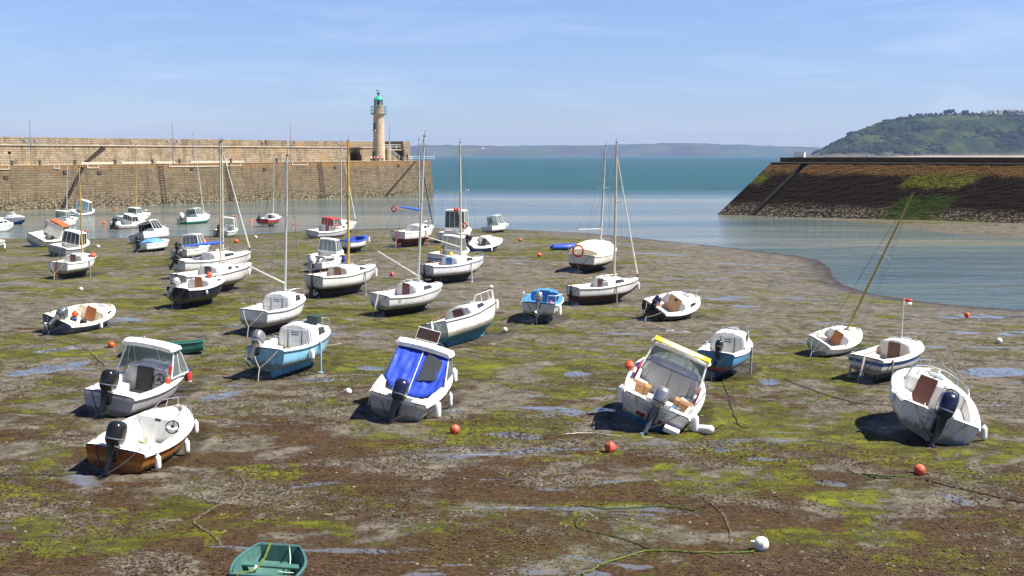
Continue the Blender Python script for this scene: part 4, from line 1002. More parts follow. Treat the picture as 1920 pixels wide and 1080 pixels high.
        MB().box(tp_+Vector((0, 0, .03)), (.09, .13, .07)).tube([tp_+Vector((0, 0, .08)), tp_+Vector((.02, 0, .38))], .012, 5).build('masthead', RUBBER, mast)
        wire = paint((.16, .16, .17), .4, .1, .5)
        for sx in (-1, 1): MB().tube([tp_-Vector((0, 0, .1)), hs_+Vector((sx*.55, 0, .02)), (sx*Bf(tm)*.97, Y(tm)-.12, ZS(tm))], .0075, 4).build('shroud', wire, mast)
        if sp.get('backstay', 1): MB().tube([tp_, (0, Y(0)+.03, ZS(0)+.03)], .0075, 4).build('backstay', wire, mast)
        fs = sp.get('furl')
        bow = Vector((0, Y(.985), ZS(.98)+.06))
        if fs:
            tf = base+(tp_-base)*fs[1]; MB().tube([bow+Vector((0, 0, .25)), bow.lerp(tf, .3), bow.lerp(tf, .95)], [.055, .065, .03], 7).build('furled_sail', fs[0], mast)
            MB().lathe([(.03, 0), (.09, .01), (.09, .03), (.04, .05), (.04, .12), (.09, .14), (.09, .16), (.03, .17)], 12, 0, bow+Vector((0, 0, .06))).build('furling_drum', RUBBER, mast)
        else: MB().tube([tp_, bow], .0075, 4).build('forestay', wire, mast)
        bo_ = sp.get('boom')
        if bo_:
            kind, ln, ang, drop, hgt = bo_; a = R(ang); j = base+Vector((0, -.06, hgt)); e = j+Vector((math.sin(a)*ln*-1, -math.cos(a)*ln, drop))
            bm_ = MB().tube([j, e], [.045, .038], 8).build('boom', mm if mm is not ALU else ALU, mast)
            if kind == 'cover':
                n = 12; r_ = []; pp = []
                for i in range(n+1):
                    f_ = i/n; pp.append(j.lerp(e, f_*.97)+Vector((0, 0, .10*(1-f_)+.02*math.sin(i*2.1)))); r_.append(.05+.10*(1-f_)**.7+.018*math.sin(i*2.7))
                pp = [j+Vector((0, .02, .75)), j+Vector((0, .0, .42))]+pp; r_ = [.06, .10]+r_
                MB().tube(pp, r_, 9).build('sail_cover', paint(sp.get('cover_col', (.02, .09, .48)), .75, .25, 0, 5, .6), bm_)
            MB().tube([e, (0, Y(0)+.3, ZS(0)+.1)] if kind == 'cover' else [tp_, e], .007, 4).build('topping_lift', wire, bm_)
    # small deck gear
    for t, fx in ((.94, 0), (.10, .85), (.10, -.85)):
        x = Bf(t)*fx; z = ZS(t)+.05; g = MB(); g.box((x, Y(t), z+.04), (.04, .16, .025)); g.box((x, Y(t), z+.01), (.03, .05, .04)); g.build('cleat', STEEL, root, 0)
    if sp.get('coil', 1):
        t = .91; rs = random.Random(int(x0s(sp))); g = MB()
        for k in range(3): g.ring((0.02*k, Y(t)-.02*k, ZS(t)+.11+.02*k), .13-.015*k, .014, None, 14, 5)
        g.build('rope_coil', ROPE, root)
    rs_ = random.Random(int(x0s(sp))+7)
    if sp.get('mast') or sp.get('stanch'):
        for sx in (-1, 1):
            g = MB(); tl = (.30, .45, .60, .78); tops = []
            for t in tl: a_ = Vector((sx*Bf(t)*.95, Y(t), ZS(t))); g.tube([a_, a_+Vector((0, 0, .42))], .011, 5); tops.append(a_+Vector((0, 0, .41)))
            g.tube(tops, .007, 4); g.build('lifeline', STEEL, root)
    if sp['kind'] == 'sail':
        for sx in (-1, 1): MB().lathe([(.06, 0), (.045, .05), (.06, .11), (.02, .12)], 10, 0, (sx*Bf(tc-.1)*(ci+.10), Y(tc-.1), ZS(tc-.1)+.04)).build('winch', STEEL, root)
    for k in range(sp.get('lockers', 2)):
        sx = (-1, 1)[k % 2]; tl_ = .20+.5*(tc-.1)*rs_.random(); w_ = Bf(tl_)*ci
        MB().box((sx*w_*.80, Y(tl_), zsl+(ZS(tl_)-zsl)*.55+.02), (w_*.28, .42, .03)).build('locker_lid', paint((.46, .46, .44), .6, .3), root, 0, .008)
    g = MB(); t_ = .12+.2*rs_.random(); a_ = Vector((rs_.choice((-1, 1))*Bf(t_)*.55, Y(t_), zsl+.03)); pp = [a_]
    for k in range(14): pp.append(a_+Vector((rs_.uniform(-.22, .22), rs_.uniform(-.25, .3), .02+.08*rs_.random())))
    g.tube(pp, .016, 5); g.build('deck_line', paint(rs_.choice(((.05, .10, .35), (.35, .05, .03), (.40, .36, .25), (.03, .03, .03), (.05, .22, .12))), .9, .3), root)
    g = MB(); t_ = .84; g.tube([(Bf(t_)*.5, Y(t_), ZS(t_)+.08), (-.1, Y(t_+.03), ZS(t_)+.12), (-Bf(t_)*.6, Y(t_-.06), ZS(t_)+.09), (-Bf(t_-.1)*.9, Y(t_-.12), ZS(t_-.1)+.05)], .012, 5); g.build('deck_line', DKROPE, root)
    if sp.get('vent_cowl', ch > .2): MB().lathe([(.05, 0), (.05, .08), (.085, .12), (.07, .17), (.01, .19)], 10, 0, (Bf(te-.12)*.3, Y(te-.10), ZS(te-.1)+.07)).build('ventilator', paint((.12, .12, .12), .4, .2), root)
    # mooring rope at the stern: bridle down to the ground
    if sp.get('bridle', 1):
        M = sp['M']; Mi = M.inverted(); g = MB(); mid_ = M @ Vector((.0, Y(0)-.55, bt.kd+D*.25)); gd = Mi @ Vector((mid_.x, mid_.y, hz(mid_.x, mid_.y)+.01))
        j = Vector((0, Y(0)-.42, bt.kd+D*.22))
        for sx in (-.7, .7):
            a_ = Vector((sx*Bf(0), Y(0)+.02, ZS(0)+.02)); g.tube([a_, a_.lerp(j, .5)+Vector((0, -.05, -.06)), j], .016, 5)
        g.tube([j, j.lerp(gd, .5)+Vector((0, -.02, 0)), gd], .022, 5); g.build('mooring_bridle', ROPE if int(x0s(sp)) % 2 else DKROPE, root)
    sp['cs'] = ctop; return sp
def x0s(sp): return abs(sp['box'][0])
def steering(sz, col=None):
    g = MB().ring((0, 0, 0), sz, .018, None, 26, 6)
    for k in range(3): a = R(90+120*k); g.tube([(0, 0, -.03), (sz*math.cos(a), sz*math.sin(a), 0)], .014, 5)
    g.lathe([(.05, -.06), (.06, -.02), (.03, .0)], 12); return g.build('steering_wheel', BLACK, None)
def outboard(root, pos, cm, tilt, sc):
    o_ = MB(); M = Matrix.Translation(pos) @ Matrix.Rotation(R(-tilt), 4, 'X') @ Matrix.Scale(sc, 4)
    def bl(c, rx, ry, rz, e=.72):          # super-ellipsoid blob
        secs = []
        for i in range(11):
            ph = math.pi*i/10; zz_ = -math.copysign(abs(math.cos(ph))**e, math.cos(ph)); rr = max(math.sin(ph), .03)**e; q = []
            for k in range(16):
                a = 2*math.pi*k/16; q.append((c[0]+rx*rr*math.copysign(abs(math.cos(a))**e, math.cos(a)), c[1]+ry*rr*math.copysign(abs(math.sin(a))**e, math.sin(a)), c[2]+rz*zz_))
            secs.append(q)
        return secs
    leg = MB(); leg.loft([[(x*w, y*d+oy, z) for x, y in ((-1, -1), (0, -1.15), (1, -1), (1, 1), (0, 1.2), (-1, 1))] for z, w, d, oy in ((.22, .11, .17, -.16), (.0, .095, .14, -.16), (-.18, .065, .11, -.17), (-.5, .05, .11, -.17), (-.62, .045, .12, -.17), (-.78, .035, .10, -.18))], 0, True, True, True)
    leg.box((0, -.20, -.56), (.19, .36, .02)); leg.loft(bl((0, -.16, -.76), .06, .24, .07), 0, True, True, True)
    leg.add([(-.01, -.08, -.82), (.01, -.08, -.82), (.01, -.22, -.82), (-.01, -.22, -.82), (-.01, -.14, -.98), (.01, -.14, -.98), (.01, -.24, -.98), (-.01, -.24, -.98)], [(0, 1, 5, 4), (1, 2, 6, 5), (2, 3, 7, 6), (3, 0, 4, 7), (4, 5, 6, 7)])
    leg.xform(M); main = leg.build('outboard_motor', BLACK if cm in (BLACK, NAVYM) else paint((.13, .135, .14), .35, .2, .3), root, 45)
    cw_ = MB().loft(bl((0, -.13, .50), .215, .34, .33, .6), 0, True, True, True)
    cw_.xform(M); cw_.build('cowling', cm, main, 50)
    ba = MB().loft([[(x*.217, -.13+y*.344, z) for x, y in [(math.copysign(abs(math.cos(a))**.6, math.cos(a)), math.copysign(abs(math.sin(a))**.6, math.sin(a))) for a in [2*math.pi*k/20 for k in range(20)]]] for z in (.36, .39)], 0, True)
    ba.xform(M).build('cowling_band', SILVER if cm in (BLACK, NAVYM) else BLACK, main, 50)
    pr = MB().lathe([(.035, -.1), (.045, 0), (.02, .09)], 10)
    for k in range(3):
        a = R(120*k); d = Vector((math.cos(a), math.sin(a), 0)); e = Vector((-math.sin(a), math.cos(a), 0))
        pr.slab([d*.03-e*.02, d*.16-e*.07+Vector((0, 0, -.02)), d*.17+e*.05+Vector((0, 0, .03)), d*.03+e*.03], .008)
    pr.xform(M @ Matrix.Translation((0, -.43, -.76)) @ Matrix.Rotation(R(90), 4, 'X')); pr.build('propeller', SILVER if cm is not BLACK else BLACK, main, 0)
    br = MB().box((0, .0, -.08), (.20, .10, .34)).box((0, .06, .06), (.26, .12, .06))
    for sx in (-.11, .11): br.box((sx, -.08, -.02), (.03, .2, .26))
    br.tube([(0, .1, .14), (.03, .42, .20)], .022, 6); br.xform(Matrix.Translation(pos) @ Matrix.Scale(sc, 4)); br.build('transom_bracket', BLACK, main, 0)
    g = MB()
    for k in range(3): g.tube([Vector(pos)+Vector((.05*k-.05, .05, .05)), Vector(pos)+Vector((.10*k-.1, .25, .10-.03*k)), Vector(pos)+Vector((.2*k-.1, .5, -.12))], .012, 5)
    g.build('cable', RUBBER, main)
def wheelhouse(sp, bt, root, wh, tc, ci, ch, cw):
    Y, Bf, ZS = bt.y, bt.b, bt.zs
    hw = wh.get('h', 1.1); ya = Y(tc)+wh.get('aft', -.0); yf = ya+wh.get('len', 1.1); rk = wh.get('rake', .4); wb = Bf(tc)*wh.get('w', .80); wt = wb*wh.get('tw', .88)
    zb = ZS(tc)+wh.get('zb', .02); zt = zb+hw; lo = wh.get('low', .30); zl = zb+lo
    WM = paint(wh.get('col', WHITE), .32, .25); roofc = paint(wh.get('roof', WHITE), .35, .25)
    ra = wh.get('arake', .0)
    def X(z): return wb+(wt-wb)*(z-zb)/hw
    def YF(z): return yf-rk*(z-zb)/hw
    def YA(z): return ya+ra*(z-zb)/hw
    g = MB()
    for sx in (-1, 1): g.slab([(sx*X(zb), YA(zb), zb-.03), (sx*X(zb), YF(zb), zb-.03), (sx*X(zl), YF(zl), zl), (sx*X(zl), YA(zl), zl)], .045)
    g.slab([(-X(zb), YF(zb), zb-.03), (X(zb), YF(zb), zb-.03), (X(zl), YF(zl), zl), (-X(zl), YF(zl), zl)], .045)
    if wh.get('closed'): g.slab([(-X(zb), YA(zb), zb-.03), (X(zb), YA(zb), zb-.03), (X(zl), YA(zl), zl), (-X(zl), YA(zl), zl)], .045)
    base = g.build('wheelhouse', WM, root, 0, .01)
    # pillars
    g = MB(); pr = wh.get('pr', .035)
    cor = [(-1, YA), (1, YA), (1, YF), (-1, YF)]
    for sx, fy in cor: MB().tube([(sx*X(zl-.02), fy(zl-.02), zl-.02), (sx*X(zt), fy(zt), zt)], pr, 6).build('pillar', WM, base)
    nm = wh.get('mid', 1)
    for sx in (-1, 1):
        for k in range(nm):
            f_ = (k+1)/(nm+1); MB().tube([(sx*X(zl), YA(zl)+(YF(zl)-YA(zl))*f_, zl), (sx*X(zt), YA(zt)+(YF(zt)-YA(zt))*f_, zt)], pr*.8, 6).build('pillar', WM, base)
    for k in range(wh.get('front', 1)):
        f_ = (k+1)/(wh.get('front', 1)+1)*2-1; MB().tube([(f_*X(zl), YF(zl), zl), (f_*X(zt), YF(zt), zt)], pr*.7, 6).build('pillar', WM, base)
    gl = M_glass if not wh.get('dark') else DARKGLASS
    for sx in (-1, 1): MB().slab([(sx*X(zl), YA(zl), zl), (sx*X(zl), YF(zl), zl), (sx*X(zt), YF(zt), zt-.02), (sx*X(zt), YA(zt), zt-.02)], .012).build('window', gl, base, 0)
    MB().slab([(-X(zl), YF(zl), zl), (X(zl), YF(zl), zl), (X(zt), YF(zt), zt-.02), (-X(zt), YF(zt), zt-.02)], .012).build('window', gl, base, 0)
    if wh.get('closed'):
        dw = wh.get('doorw', .6)
        MB().slab([(-X(zl), YA(zl), zl), (X(zl), YA(zl), zl), (X(zt), YA(zt), zt-.02), (-X(zt), YA(zt), zt-.02)], .012).build('window', paint(wh['closed'], .2, .2) if isinstance(wh['closed'], tuple) else gl, base, 0)
        g = MB()
        for sx in (-.5, .0, .5): g.tube([(sx*X(zl), YA(zl)-.015, zl), (sx*X(zt), YA(zt)-.015, zt)], .022, 5)
        g.build('door_frame', WM, base)
    oh, of, th = wh.get('over', .12), wh.get('fover', .12), wh.get('th', .09); y0, y1 = YA(zt)-wh.get('aover', oh), YF(zt)+of; w = X(zt)+oh*.7
    secs = []
    for i in range(9):
        f_ = i/8; y = y0+(y1-y0)*f_; k = 1-.10*(2*f_-1)**4; zc = zt+.05*(1-(2*f_-1)**2); ww = w*k
        up_ = [(x*ww, y, zc+th*(1 if abs(x) < .99 else .35)+.06*(1-x*x)) for x in (-1, -.93, -.6, -.2, .2, .6, .93, 1)]
        dn = [(x*ww*.985, y, zc+.0+.05*(1-x*x)) for x in (.98, .5, 0, -.5, -.98)]
        secs.append(up_+dn)
    MB().loft(secs, 0, True, True, True).build('roof', roofc, base, 45)
    if wh.get('rack'):
        g = MB()
        zr = zt+.30
        g.tube([(-w*.8, y0+.1, zr), (w*.8, y0+.1, zr), (w*.8, y1-.1, zr), (-w*.8, y1-.1, zr)], .018, 5, 0, True)
        for x in (-.8, .8):
            for f_ in (.1, .5, .9): g.tube([(x*w, y0+(y1-y0)*f_, zt+.1), (x*w, y0+(y1-y0)*f_, zr)], .014, 5)
        g.build('roof_rack', RAIL, base)
    sp['wh'] = dict(X=X, YA=YA, YF=YF, zb=zb, zl=zl, zt=zt, base=base, w=w, y0=y0, y1=y1)
# ---- loose gear, each a thing of its own
nfend = {}
def fender(sp, sx, t, label, col=WHITE, r=.085, ln=.42, drop=.12, band=None, fy=0, cat='fender'):
    bt = sp['bt']; M = sp['M']; s = sp['s']
    a = M @ Vector((sx*(bt.b(t)+.03), bt.y(t)+fy, bt.zs(t)+.02)); side_ = (M.to_3x3() @ Vector((sx, 0, 0))).normalized()
    c = a+side_*(r*.8)+Vector((0, 0, -drop-ln)); g0 = hz(c.x, c.y)
    o_ = thing('fender', label, cat, c, (0, 0, 0), 'fenders hung on the boats')
    top_ = ln
    if c.z < g0+.02: o_.location.z = g0+.03
    m = paint(col, .35, .25)
    prof = [(.02, 0), (r*.5, .015), (r*.9, .05), (r, .10), (r, ln-.10), (r*.9, ln-.05), (r*.45, ln-.01), (.025, ln+.03)]
    if band: MB().lathe(prof, 14, 0, mis=[1, 1, 1, 0, 2, 2, 2]).build('body', [paint(band[0], .4, .2), paint(band[1], .4, .2), paint(band[2], .4, .2)], o_)
    else: MB().lathe(prof, 14).build('body', m, o_)
    d = a-Vector(o_.location); MB().tube([(0, 0, ln+.02), d*.98], .012, 5).build('lanyard', DKROPE, o_)
def onboat(sp, p): return sp['M'] @ Vector(p)
# ---------------------------------------------------------------- foreground
ORG = (.30, .085, .012)
b1 = boat(label='open white motorboat with a brown wooden-coloured hull and black outboard, lower left foreground', kind='power', L=4.9, B=2.05, D=.86, kd=.10, box=(160, 362, 890), psi=6, heel=9,
    top=ORG, bot=(.22, .06, .012), stripe=(.42, .17, .04), stripe_at=(4,), cabin=(.60, .93, .22), cflat=.2, ci=.80, door=None, windows=(), hatch=0, wheel=(.50, .19), motor=(BLACK, 14, 1.05, 0), pulpit=.30, strake=(.75, .74, .70), bulk=(.78, .78, .75), grab=1, bench_col=(.75, .74, .70), sole=(.72, .72, .69), group='motorboats stranded in the foreground')
b2 = boat(label='white and grey fishing motorboat with roofed open wheelhouse and black outboard behind the brown-hulled boat', kind='power', L=5.6, B=2.2, D=.95, kd=.12, box=(156, 346, 782), psi=8, heel=9,
    top=(.50, .50, .52), bot=(.03, .03, .035), wl=1, stripe=WHITE, stripe_at=(6, 7), cabin=(.52, .93, .42), cflat=.3, door=(.62, paint((.02, .02, .022), .6, .1)), door_x=-.05, motor=(BLACK, 12, 1.12, 0), windows=(),  # black door slab: shade of the open doorway put into its colour
    wheelhouse=dict(h=.92, len=1.45, rake=.75, low=.02, zb=.22, w=.96, aft=-.25, tw=.86, aover=.30, arake=.25, th=.13, over=.2, mid=1, front=1, pr=.028), wheel=(.52, .20), bulk=(.42, .43, .44), bench_col=(.42, .26, .12), pulpit=.35, group='motorboats stranded in the foreground')
b3 = boat(label='white motorboat with bright blue canvas closing its wheelhouse, centre foreground', kind='power', L=5.3, B=2.15, D=.92, kd=.10, box=(694, 848, 793), psi=8, heel=14, pitch=4,
    top=(.46, .46, .48), bot=(.08, .20, .26), wl=1, stripe=WHITE, stripe_at=(6, 7), cabin=(.50, .93, .40), cflat=.3, door=None, windows=(), hatch=0, motor=(NAVYM, 22, 1.05, 0), open_stern=.30,
    wheelhouse=dict(h=.80, len=1.2, rake=.5, low=.04, zb=.12, w=.92, tw=.86, aover=.10, arake=.35, aft=-.45, th=.13, over=.2, mid=0, front=0, pr=.03, rack=0), bulk=(.5, .5, .5), pulpit=.35, group='motorboats stranded in the foreground')
b4 = boat(label='tilted white motorboat with yellow-topped wheelhouse, red panels and silver outboard, right of centre', kind='power', L=5.2, B=2.45, D=1.0, kd=.10, box=(1168, 1322, 815), psi=13, heel=22, pitch=6,
    top=(.60, .60, .60), bot=(.02, .12, .30), wl=3, stripe=WHITE, stripe_at=(6, 7), cabin=(.50, .93, .42), cflat=.3, door=None, windows=(), hatch=0, motor=(SILVER, 20, 1.05, 0), open_stern=.30,
    wheelhouse=dict(h=.78, len=1.1, rake=.45, low=.06, zb=.12, w=.82, tw=.90, aover=.06, arake=.35, aft=-.30, th=.12, over=.16, mid=0, front=2, pr=.03, roof=(.74, .73, .62)), bulk=(.40, .40, .41), pushpit=.42, pushlen=.40, wheel=None, group='motorboats stranded in the foreground')
b5 = boat(label='small blue-hulled cuddy boat with red boot stripe and raised black outboard, behind the yellow-topped boat', kind='sail', L=4.4, B=1.95, D=1.0, kd=.34, box=(1308, 1410, 706), psi=24, heel=4,
    tw=.80, top=(.08, .28, .52), bot=(.02, .05, .10), wl=2, stripe=(.35, .04, .06), stripe_at=(2,), strake=(.8, .8, .8), cabin=(.46, .86, .40), lines=1, motor=(BLACK, 30, .72, .1), windows=((.56, .68),), pulpit=.34, legs=1, group='sky and royal blue hulled cuddy boats')
b6 = boat(label='tilted white speedboat with curved windscreen and dark blue outboard, lower right foreground', kind='power', L=4.3, B=2.5, D=.98, kd=.10, box=(1670, 1838, 838), psi=14, heel=20, pitch=4, deck=(.80, .79, .76),
    top=(.74, .74, .76), bot=(.32, .30, .27), wl=1, cabin=(.58, .95, .16), cflat=.2, door=(.52, paint((.09, .015, .01), .3, .2)), door_x=-.28, door_top=1.9, motor=(NAVYM, 16, 1.12, .02), windows=(), wheel=(.42, .20), console=1, windscreen=(.52, .74, .46),
    open_stern=.26, pulpit=.30, bulk=(.76, .75, .72), sole=(.74, .72, .68), bench_col=(.76, .75, .72), group='motorboats stranded in the foreground')
b7 = boat(label='cream-decked white cuddy boat with dark brown door, just left of the speedboat', kind='power', L=4.9, B=2.05, D=.92, kd=.36, box=(1590, 1732, 712), psi=46, heel=4,
    top=(.70, .68, .64), bot=(.10, .085, .07), wl=1, stripe=(.05, .12, .35), stripe_at=(5,), deck=(.78, .74, .66), cabin=(.52, .93, .40), cflat=.25, door=(.55, paint((.10, .02, .01), .35, .2)), windows=(), lines=0, motor=None, pulpit=.42, bulk=(.62, .57, .47), rudder=((.45, .43, .4), .9), keel=(.2, .6), legs=1, legt=.12, group='cuddy boats at the right')
b8 = boat(name='sailboat', cat='sailboat', label='white sailboat lying over to the right with reddish-brown hatch door and steeply leaning mast', kind='sail', L=5.2, B=2.05, D=1.0, kd=.22, box=(1513, 1617, 668), psi=42, heel=25,
    tw=.76, top=(.78, .79, .80), bot=(.55, .58, .60), wl=1, cabin=(.44, .82, .26), door=(.62, BROWNDOOR), door_top=1.3, windows=(), mast=(.60, 362, YMAST, .0), mr=.055, pulpit=.0, rudder=((.5, .5, .5), .8), group='sailboats stranded at low tide')
# ---------------------------------------------------------------- middle right
b9 = boat(label='white boat leaning right with a beige door, black transom and dark outboard, right of centre', kind='sail', L=4.7, B=2.1, D=.95, kd=.12, box=(1203, 1313, 604), psi=58, heel=27, tw=.84,
    top=(.02, .022, .026), bot=(.012, .012, .014), wl=1, stripe=WHITE, stripe_at=(7,), cabin=(.45, .86, .28), door=(.85, BEIGEDOOR), door_top=1.3, vent=1, windows=((.58, .70),), motor=(NAVYM, 38, .85, -.1), pulpit=.32, bulk=(.6, .6, .68), group='small cuddy boats lying on their sides')
b10 = boat(label='small boat with bright blue cockpit and white stern rails, seen from astern right of centre', kind='power', L=4.4, B=1.95, D=.86, kd=.28, box=(978, 1056, 603), psi=8, heel=3,
    top=(.74, .74, .73), bot=(.06, .05, .045), wl=3, deck=(.06, .25, .50), sole=(.10, .32, .55), strake=(.75, .75, .74), cabin=(.60, .92, .24), cabin_col=(.08, .28, .55), bulk=(.07, .27, .55), door=(.50, paint((.03, .15, .36), .4, .2)), door_top=1.3, motor=(SILVER, 30, .75, .0),
    windows=(), pushpit=.42, pushlen=.42, pulpit_white=1, hatch=0, bench_col=(.07, .3, .6))
b11 = boat(name='sailboat', cat='sailboat', label='white sailboat with brown antifouling, tan mast and furled foresail, right of the blue cockpit boat', kind='sail', L=6.3, B=2.2, D=1.15, kd=.35, box=(1060, 1197, 571), psi=62, heel=2, pmin=46,
    top=(.77, .77, .76), bot=(.10, .035, .02), wl=4, strake=(.10, .09, .08), cabin=(.42, .80, .34), door=(.50, paint((.10, .03, .02), .4, .2)), windows=((.54, .66),), mast=(.62, 268, paint((.52, .44, .32), .45, .2)), mr=.065, furl=(paint((.78, .76, .70), .6, .2), .93), rudder=((.03, .03, .03), 1), legs=1, group='sailboats stranded at low tide')
b12 = boat(name='sailboat', cat='sailboat', label='large white sailboat under a cream cockpit cover with an orange ring buoy on its stern', kind='sail', L=7.6, B=2.75, D=1.35, kd=.25, box=(1064, 1156, 509), psi=22, heel=3,
    tw=.80, top=(.76, .74, .68), bot=(.045, .012, .010), wl=4, deck=(.74, .70, .60), cabin=(.42, .84, .55), cabin_col=(.78, .75, .68), windows=((.50, .62),), mast=(.62, 274, GMAST), mr=.07, pulpit=.5, pushpit=.5, boom=('bare', 2.6, 25, .0, .9), group='sailboats stranded at low tide')
b14 = boat(name='sailboat', cat='sailboat', label='white sailboat with turquoise lower hull leaning away, its bow raised, centre of the mud', kind='sail', L=5.8, B=2.05, D=1.2, kd=.25, box=(789, 930, 646), psi=60, heel=-13, pitch=3,
    top=(.78, .76, .70), bot=(.05, .22, .28), wl=3, strake=(.03, .03, .03), cabin=(.40, .78, .28), door=(.55, paint((.10, .02, .015), .4, .2)), windows=((.52, .62),), mast=None, pulpit=.50, pulpit_white=1, rudder=((.45, .68, .72), 1), sole=(.2, .12, .08), group='sailboats stranded at low tide')
b15 = boat(name='sailboat', cat='sailboat', label='white sailboat with black bottom, dark red hatch and tall grey mast in the centre', kind='sail', L=5.6, B=2.1, D=1.1, kd=.36, box=(692, 829, 590), psi=52, heel=5,
    tw=.78, top=(.79, .79, .78), bot=(.015, .015, .018), wl=2, strake=(.35, .36, .38), cabin=(.42, .80, .34), door=(.52, paint((.12, .02, .015), .4, .2)), door_top=1.25, windows=((.56, .68),), mast=(.60, 256, ALU), boom=('bare', 2.5, 40, 1.4, .35), mr=.06, rudder=((.4, .4, .4), .9), group='sailboats stranded at low tide')
b16 = boat(name='sailboat', cat='sailboat', label='white sailboat with blue boot line, blue hatch board and white beaching legs, centre back', kind='sail', L=6.2, B=2.3, D=1.2, kd=.40, box=(784, 906, 531), psi=66, heel=1,
    top=(.79, .79, .78), bot=(.02, .022, .026), wl=3, strake=(.08, .12, .34), cabin=(.40, .80, .36), door=(.55, paint((.03, .16, .45), .4, .2)), windows=((.58, .68),), mast=(.60, 268, paint((.55, .50, .38), .45, .2)), boom=('bare', 2.9, 20, .9, .6), mr=.065, legs=1, legcol=(.7, .7, .68), legt=.60, pulpit=.4, rudder=((.03, .03, .03), 1), group='sailboats stranded at low tide')
b17 = boat(label='white wheelhouse boat with blue side stripe and clear screen, half hidden behind the blue-hatched sailboat', kind='power', L=5.6, B=2.2, D=1.0, kd=.15, box=(800, 880, 498), psi=22, heel=6,
    top=(.74, .76, .80), bot=(.05, .10, .25), wl=2, stripe=(.10, .22, .55), stripe_at=(4,), cabin=(.50, .92, .40), door=None, windows=(), motor=None, wheelhouse=dict(h=1.05, len=1.2, rake=.5, low=.05, zb=.15, w=.84, tw=.86, aft=-.3, th=.10, mid=0, front=2, closed=(.35, .38, .36), doorw=.5), group='wheelhouse motorboats in the middle distance')
b18 = boat(label='white motorboat with blue side panel leaning right and black outboard, centre back', kind='power', L=5.4, B=2.2, D=1.0, kd=.12, box=(862, 942, 474), psi=38, heel=22,
    top=(.76, .76, .77), bot=(.28, .28, .3), wl=1, stripe=(.04, .12, .42), stripe_at=(4, 5), cabin=(.50, .92, .34), door=(.5, paint((.03, .015, .012), .4, .1)), windows=(), motor=(BLACK, 20, 1.1, 0), wheel=(.5, .2), windscreen=(.48, .66, .30), group='wheelhouse motorboats in the middle distance')
b19 = boat(label='white boat with tall boxy green-curtained wheelhouse, upright near the water behind the centre boats', kind='power', L=6.4, B=2.5, D=1.15, kd=.20, box=(818, 884, 458), psi=12, heel=1,
    cabin=(.48, .92, .45), door=None, windows=(), motor=None, wheelhouse=dict(h=1.75, len=1.5, rake=.25, low=.30, zb=.05, w=.74, tw=.95, aft=-.7, th=.10, mid=1, front=1, closed=(.035, .06, .055)), pushpit=.6, group='wheelhouse motorboats in the middle distance')
b20 = boat(label='small white cabin boat leaning left at the far waterline, right of the tall wheelhouse', kind='power', L=5.2, B=2.0, D=1.0, kd=.15, box=(902, 950, 438), psi=62, heel=-9,
    bot=(.10, .10, .10), wl=2, cabin=(.42, .92, .42), door=None, windows=(), wheelhouse=dict(h=1.10, len=1.7, rake=.5, low=.06, zb=.2, w=.84, tw=.88, aft=-.5, th=.09, mid=2, front=1), group='wheelhouse motorboats in the middle distance')
b21 = boat(name='sailboat', cat='sailboat', label='white sailboat with red-brown lower hull and raised blue boom cover by the water', kind='sail', L=7.0, B=2.4, D=1.45, kd=.42, box=(733, 813, 463), psi=66, heel=1,
    top=(.78, .78, .77), bot=(.11, .028, .018), wl=4, cabin=(.42, .80, .40), windows=((.54, .62), (.66, .72)), mast=(.60, 262, GMAST), boom=('cover', 3.0, 12, .55, 1.35), furl=(paint((.02, .05, .14), .6, .2), .90), mr=.06, rudder=((.35, .06, .05), 1), legs=1, legcol=(.4, .06, .05), pulpit=.5, group='sailboats stranded at low tide')
b22 = boat(label='open white boat with blue sheeted gunwale and black bottom, behind the yellow-masted sailboat', kind='sail', L=4.9, B=2.0, D=1.15, kd=.30, box=(632, 690, 474), psi=60, heel=3, tw=.8,
    bot=(.02, .02, .022), wl=3, stripe=(.03, .08, .42), stripe_at=(7,), deck=(.03, .08, .42), sole=(.02, .05, .28), strake=(.03, .07, .36), cabin=(.74, .9, .0), bench_col=(.03, .07, .36), legs=1, legt=.62, group='boats stranded at low tide')
b23 = boat(label='white cabin cruiser with red-curtained windows and red roof gear near the waterline, left of centre', kind='power', L=6.8, B=2.5, D=1.1, kd=.15, box=(572, 656, 448), psi=50, heel=6,
    top=(.72, .72, .72), bot=(.10, .10, .12), wl=1, cabin=(.40, .90, .50), door=(.5, paint((.3, .03, .02), .4, .1)), windows=((.50, .60), (.66, .74)), wheelhouse=dict(h=1.0, len=1.6, rake=.45, low=.25, zb=.30, w=.80, tw=.92, aft=.0, th=.09, mid=1, front=1, roof=(.50, .05, .03), closed=(.30, .02, .015)), group='wheelhouse motorboats in the middle distance')
b23b = boat(name='sailboat', cat='sailboat', label='white sailboat with curved clear sprayhood behind the red-roofed cruiser, twin pale spars above it', kind='sail', L=6.6, B=2.4, D=1.2, kd=.2, box=(598, 668, 440), psi=52, heel=2,
    cabin=(.40, .84, .40), windows=((.50, .62),), mast=(.52, 265, GMAST), furl=(paint((.8, .79, .75), .6, .1), .96), mr=.06, windscreen=(.30, .46, .75), group='sailboats stranded at low tide')
b24 = boat(label='white wheelhouse boat with wide grey windscreen standing left of the blue-gunwaled boat', kind='power', L=5.6, B=2.1, D=1.05, kd=.15, box=(574, 644, 500), psi=14, heel=5,
    top=(.76, .77, .79), cabin=(.48, .92, .42), windows=(), door=None, wheelhouse=dict(h=1.0, len=1.3, rake=.55, low=.12, zb=.18, w=.84, tw=.84, aft=-.2, th=.10, mid=1, front=1, closed=(.26, .30, .32)), fender=1, group='wheelhouse motorboats in the middle distance')
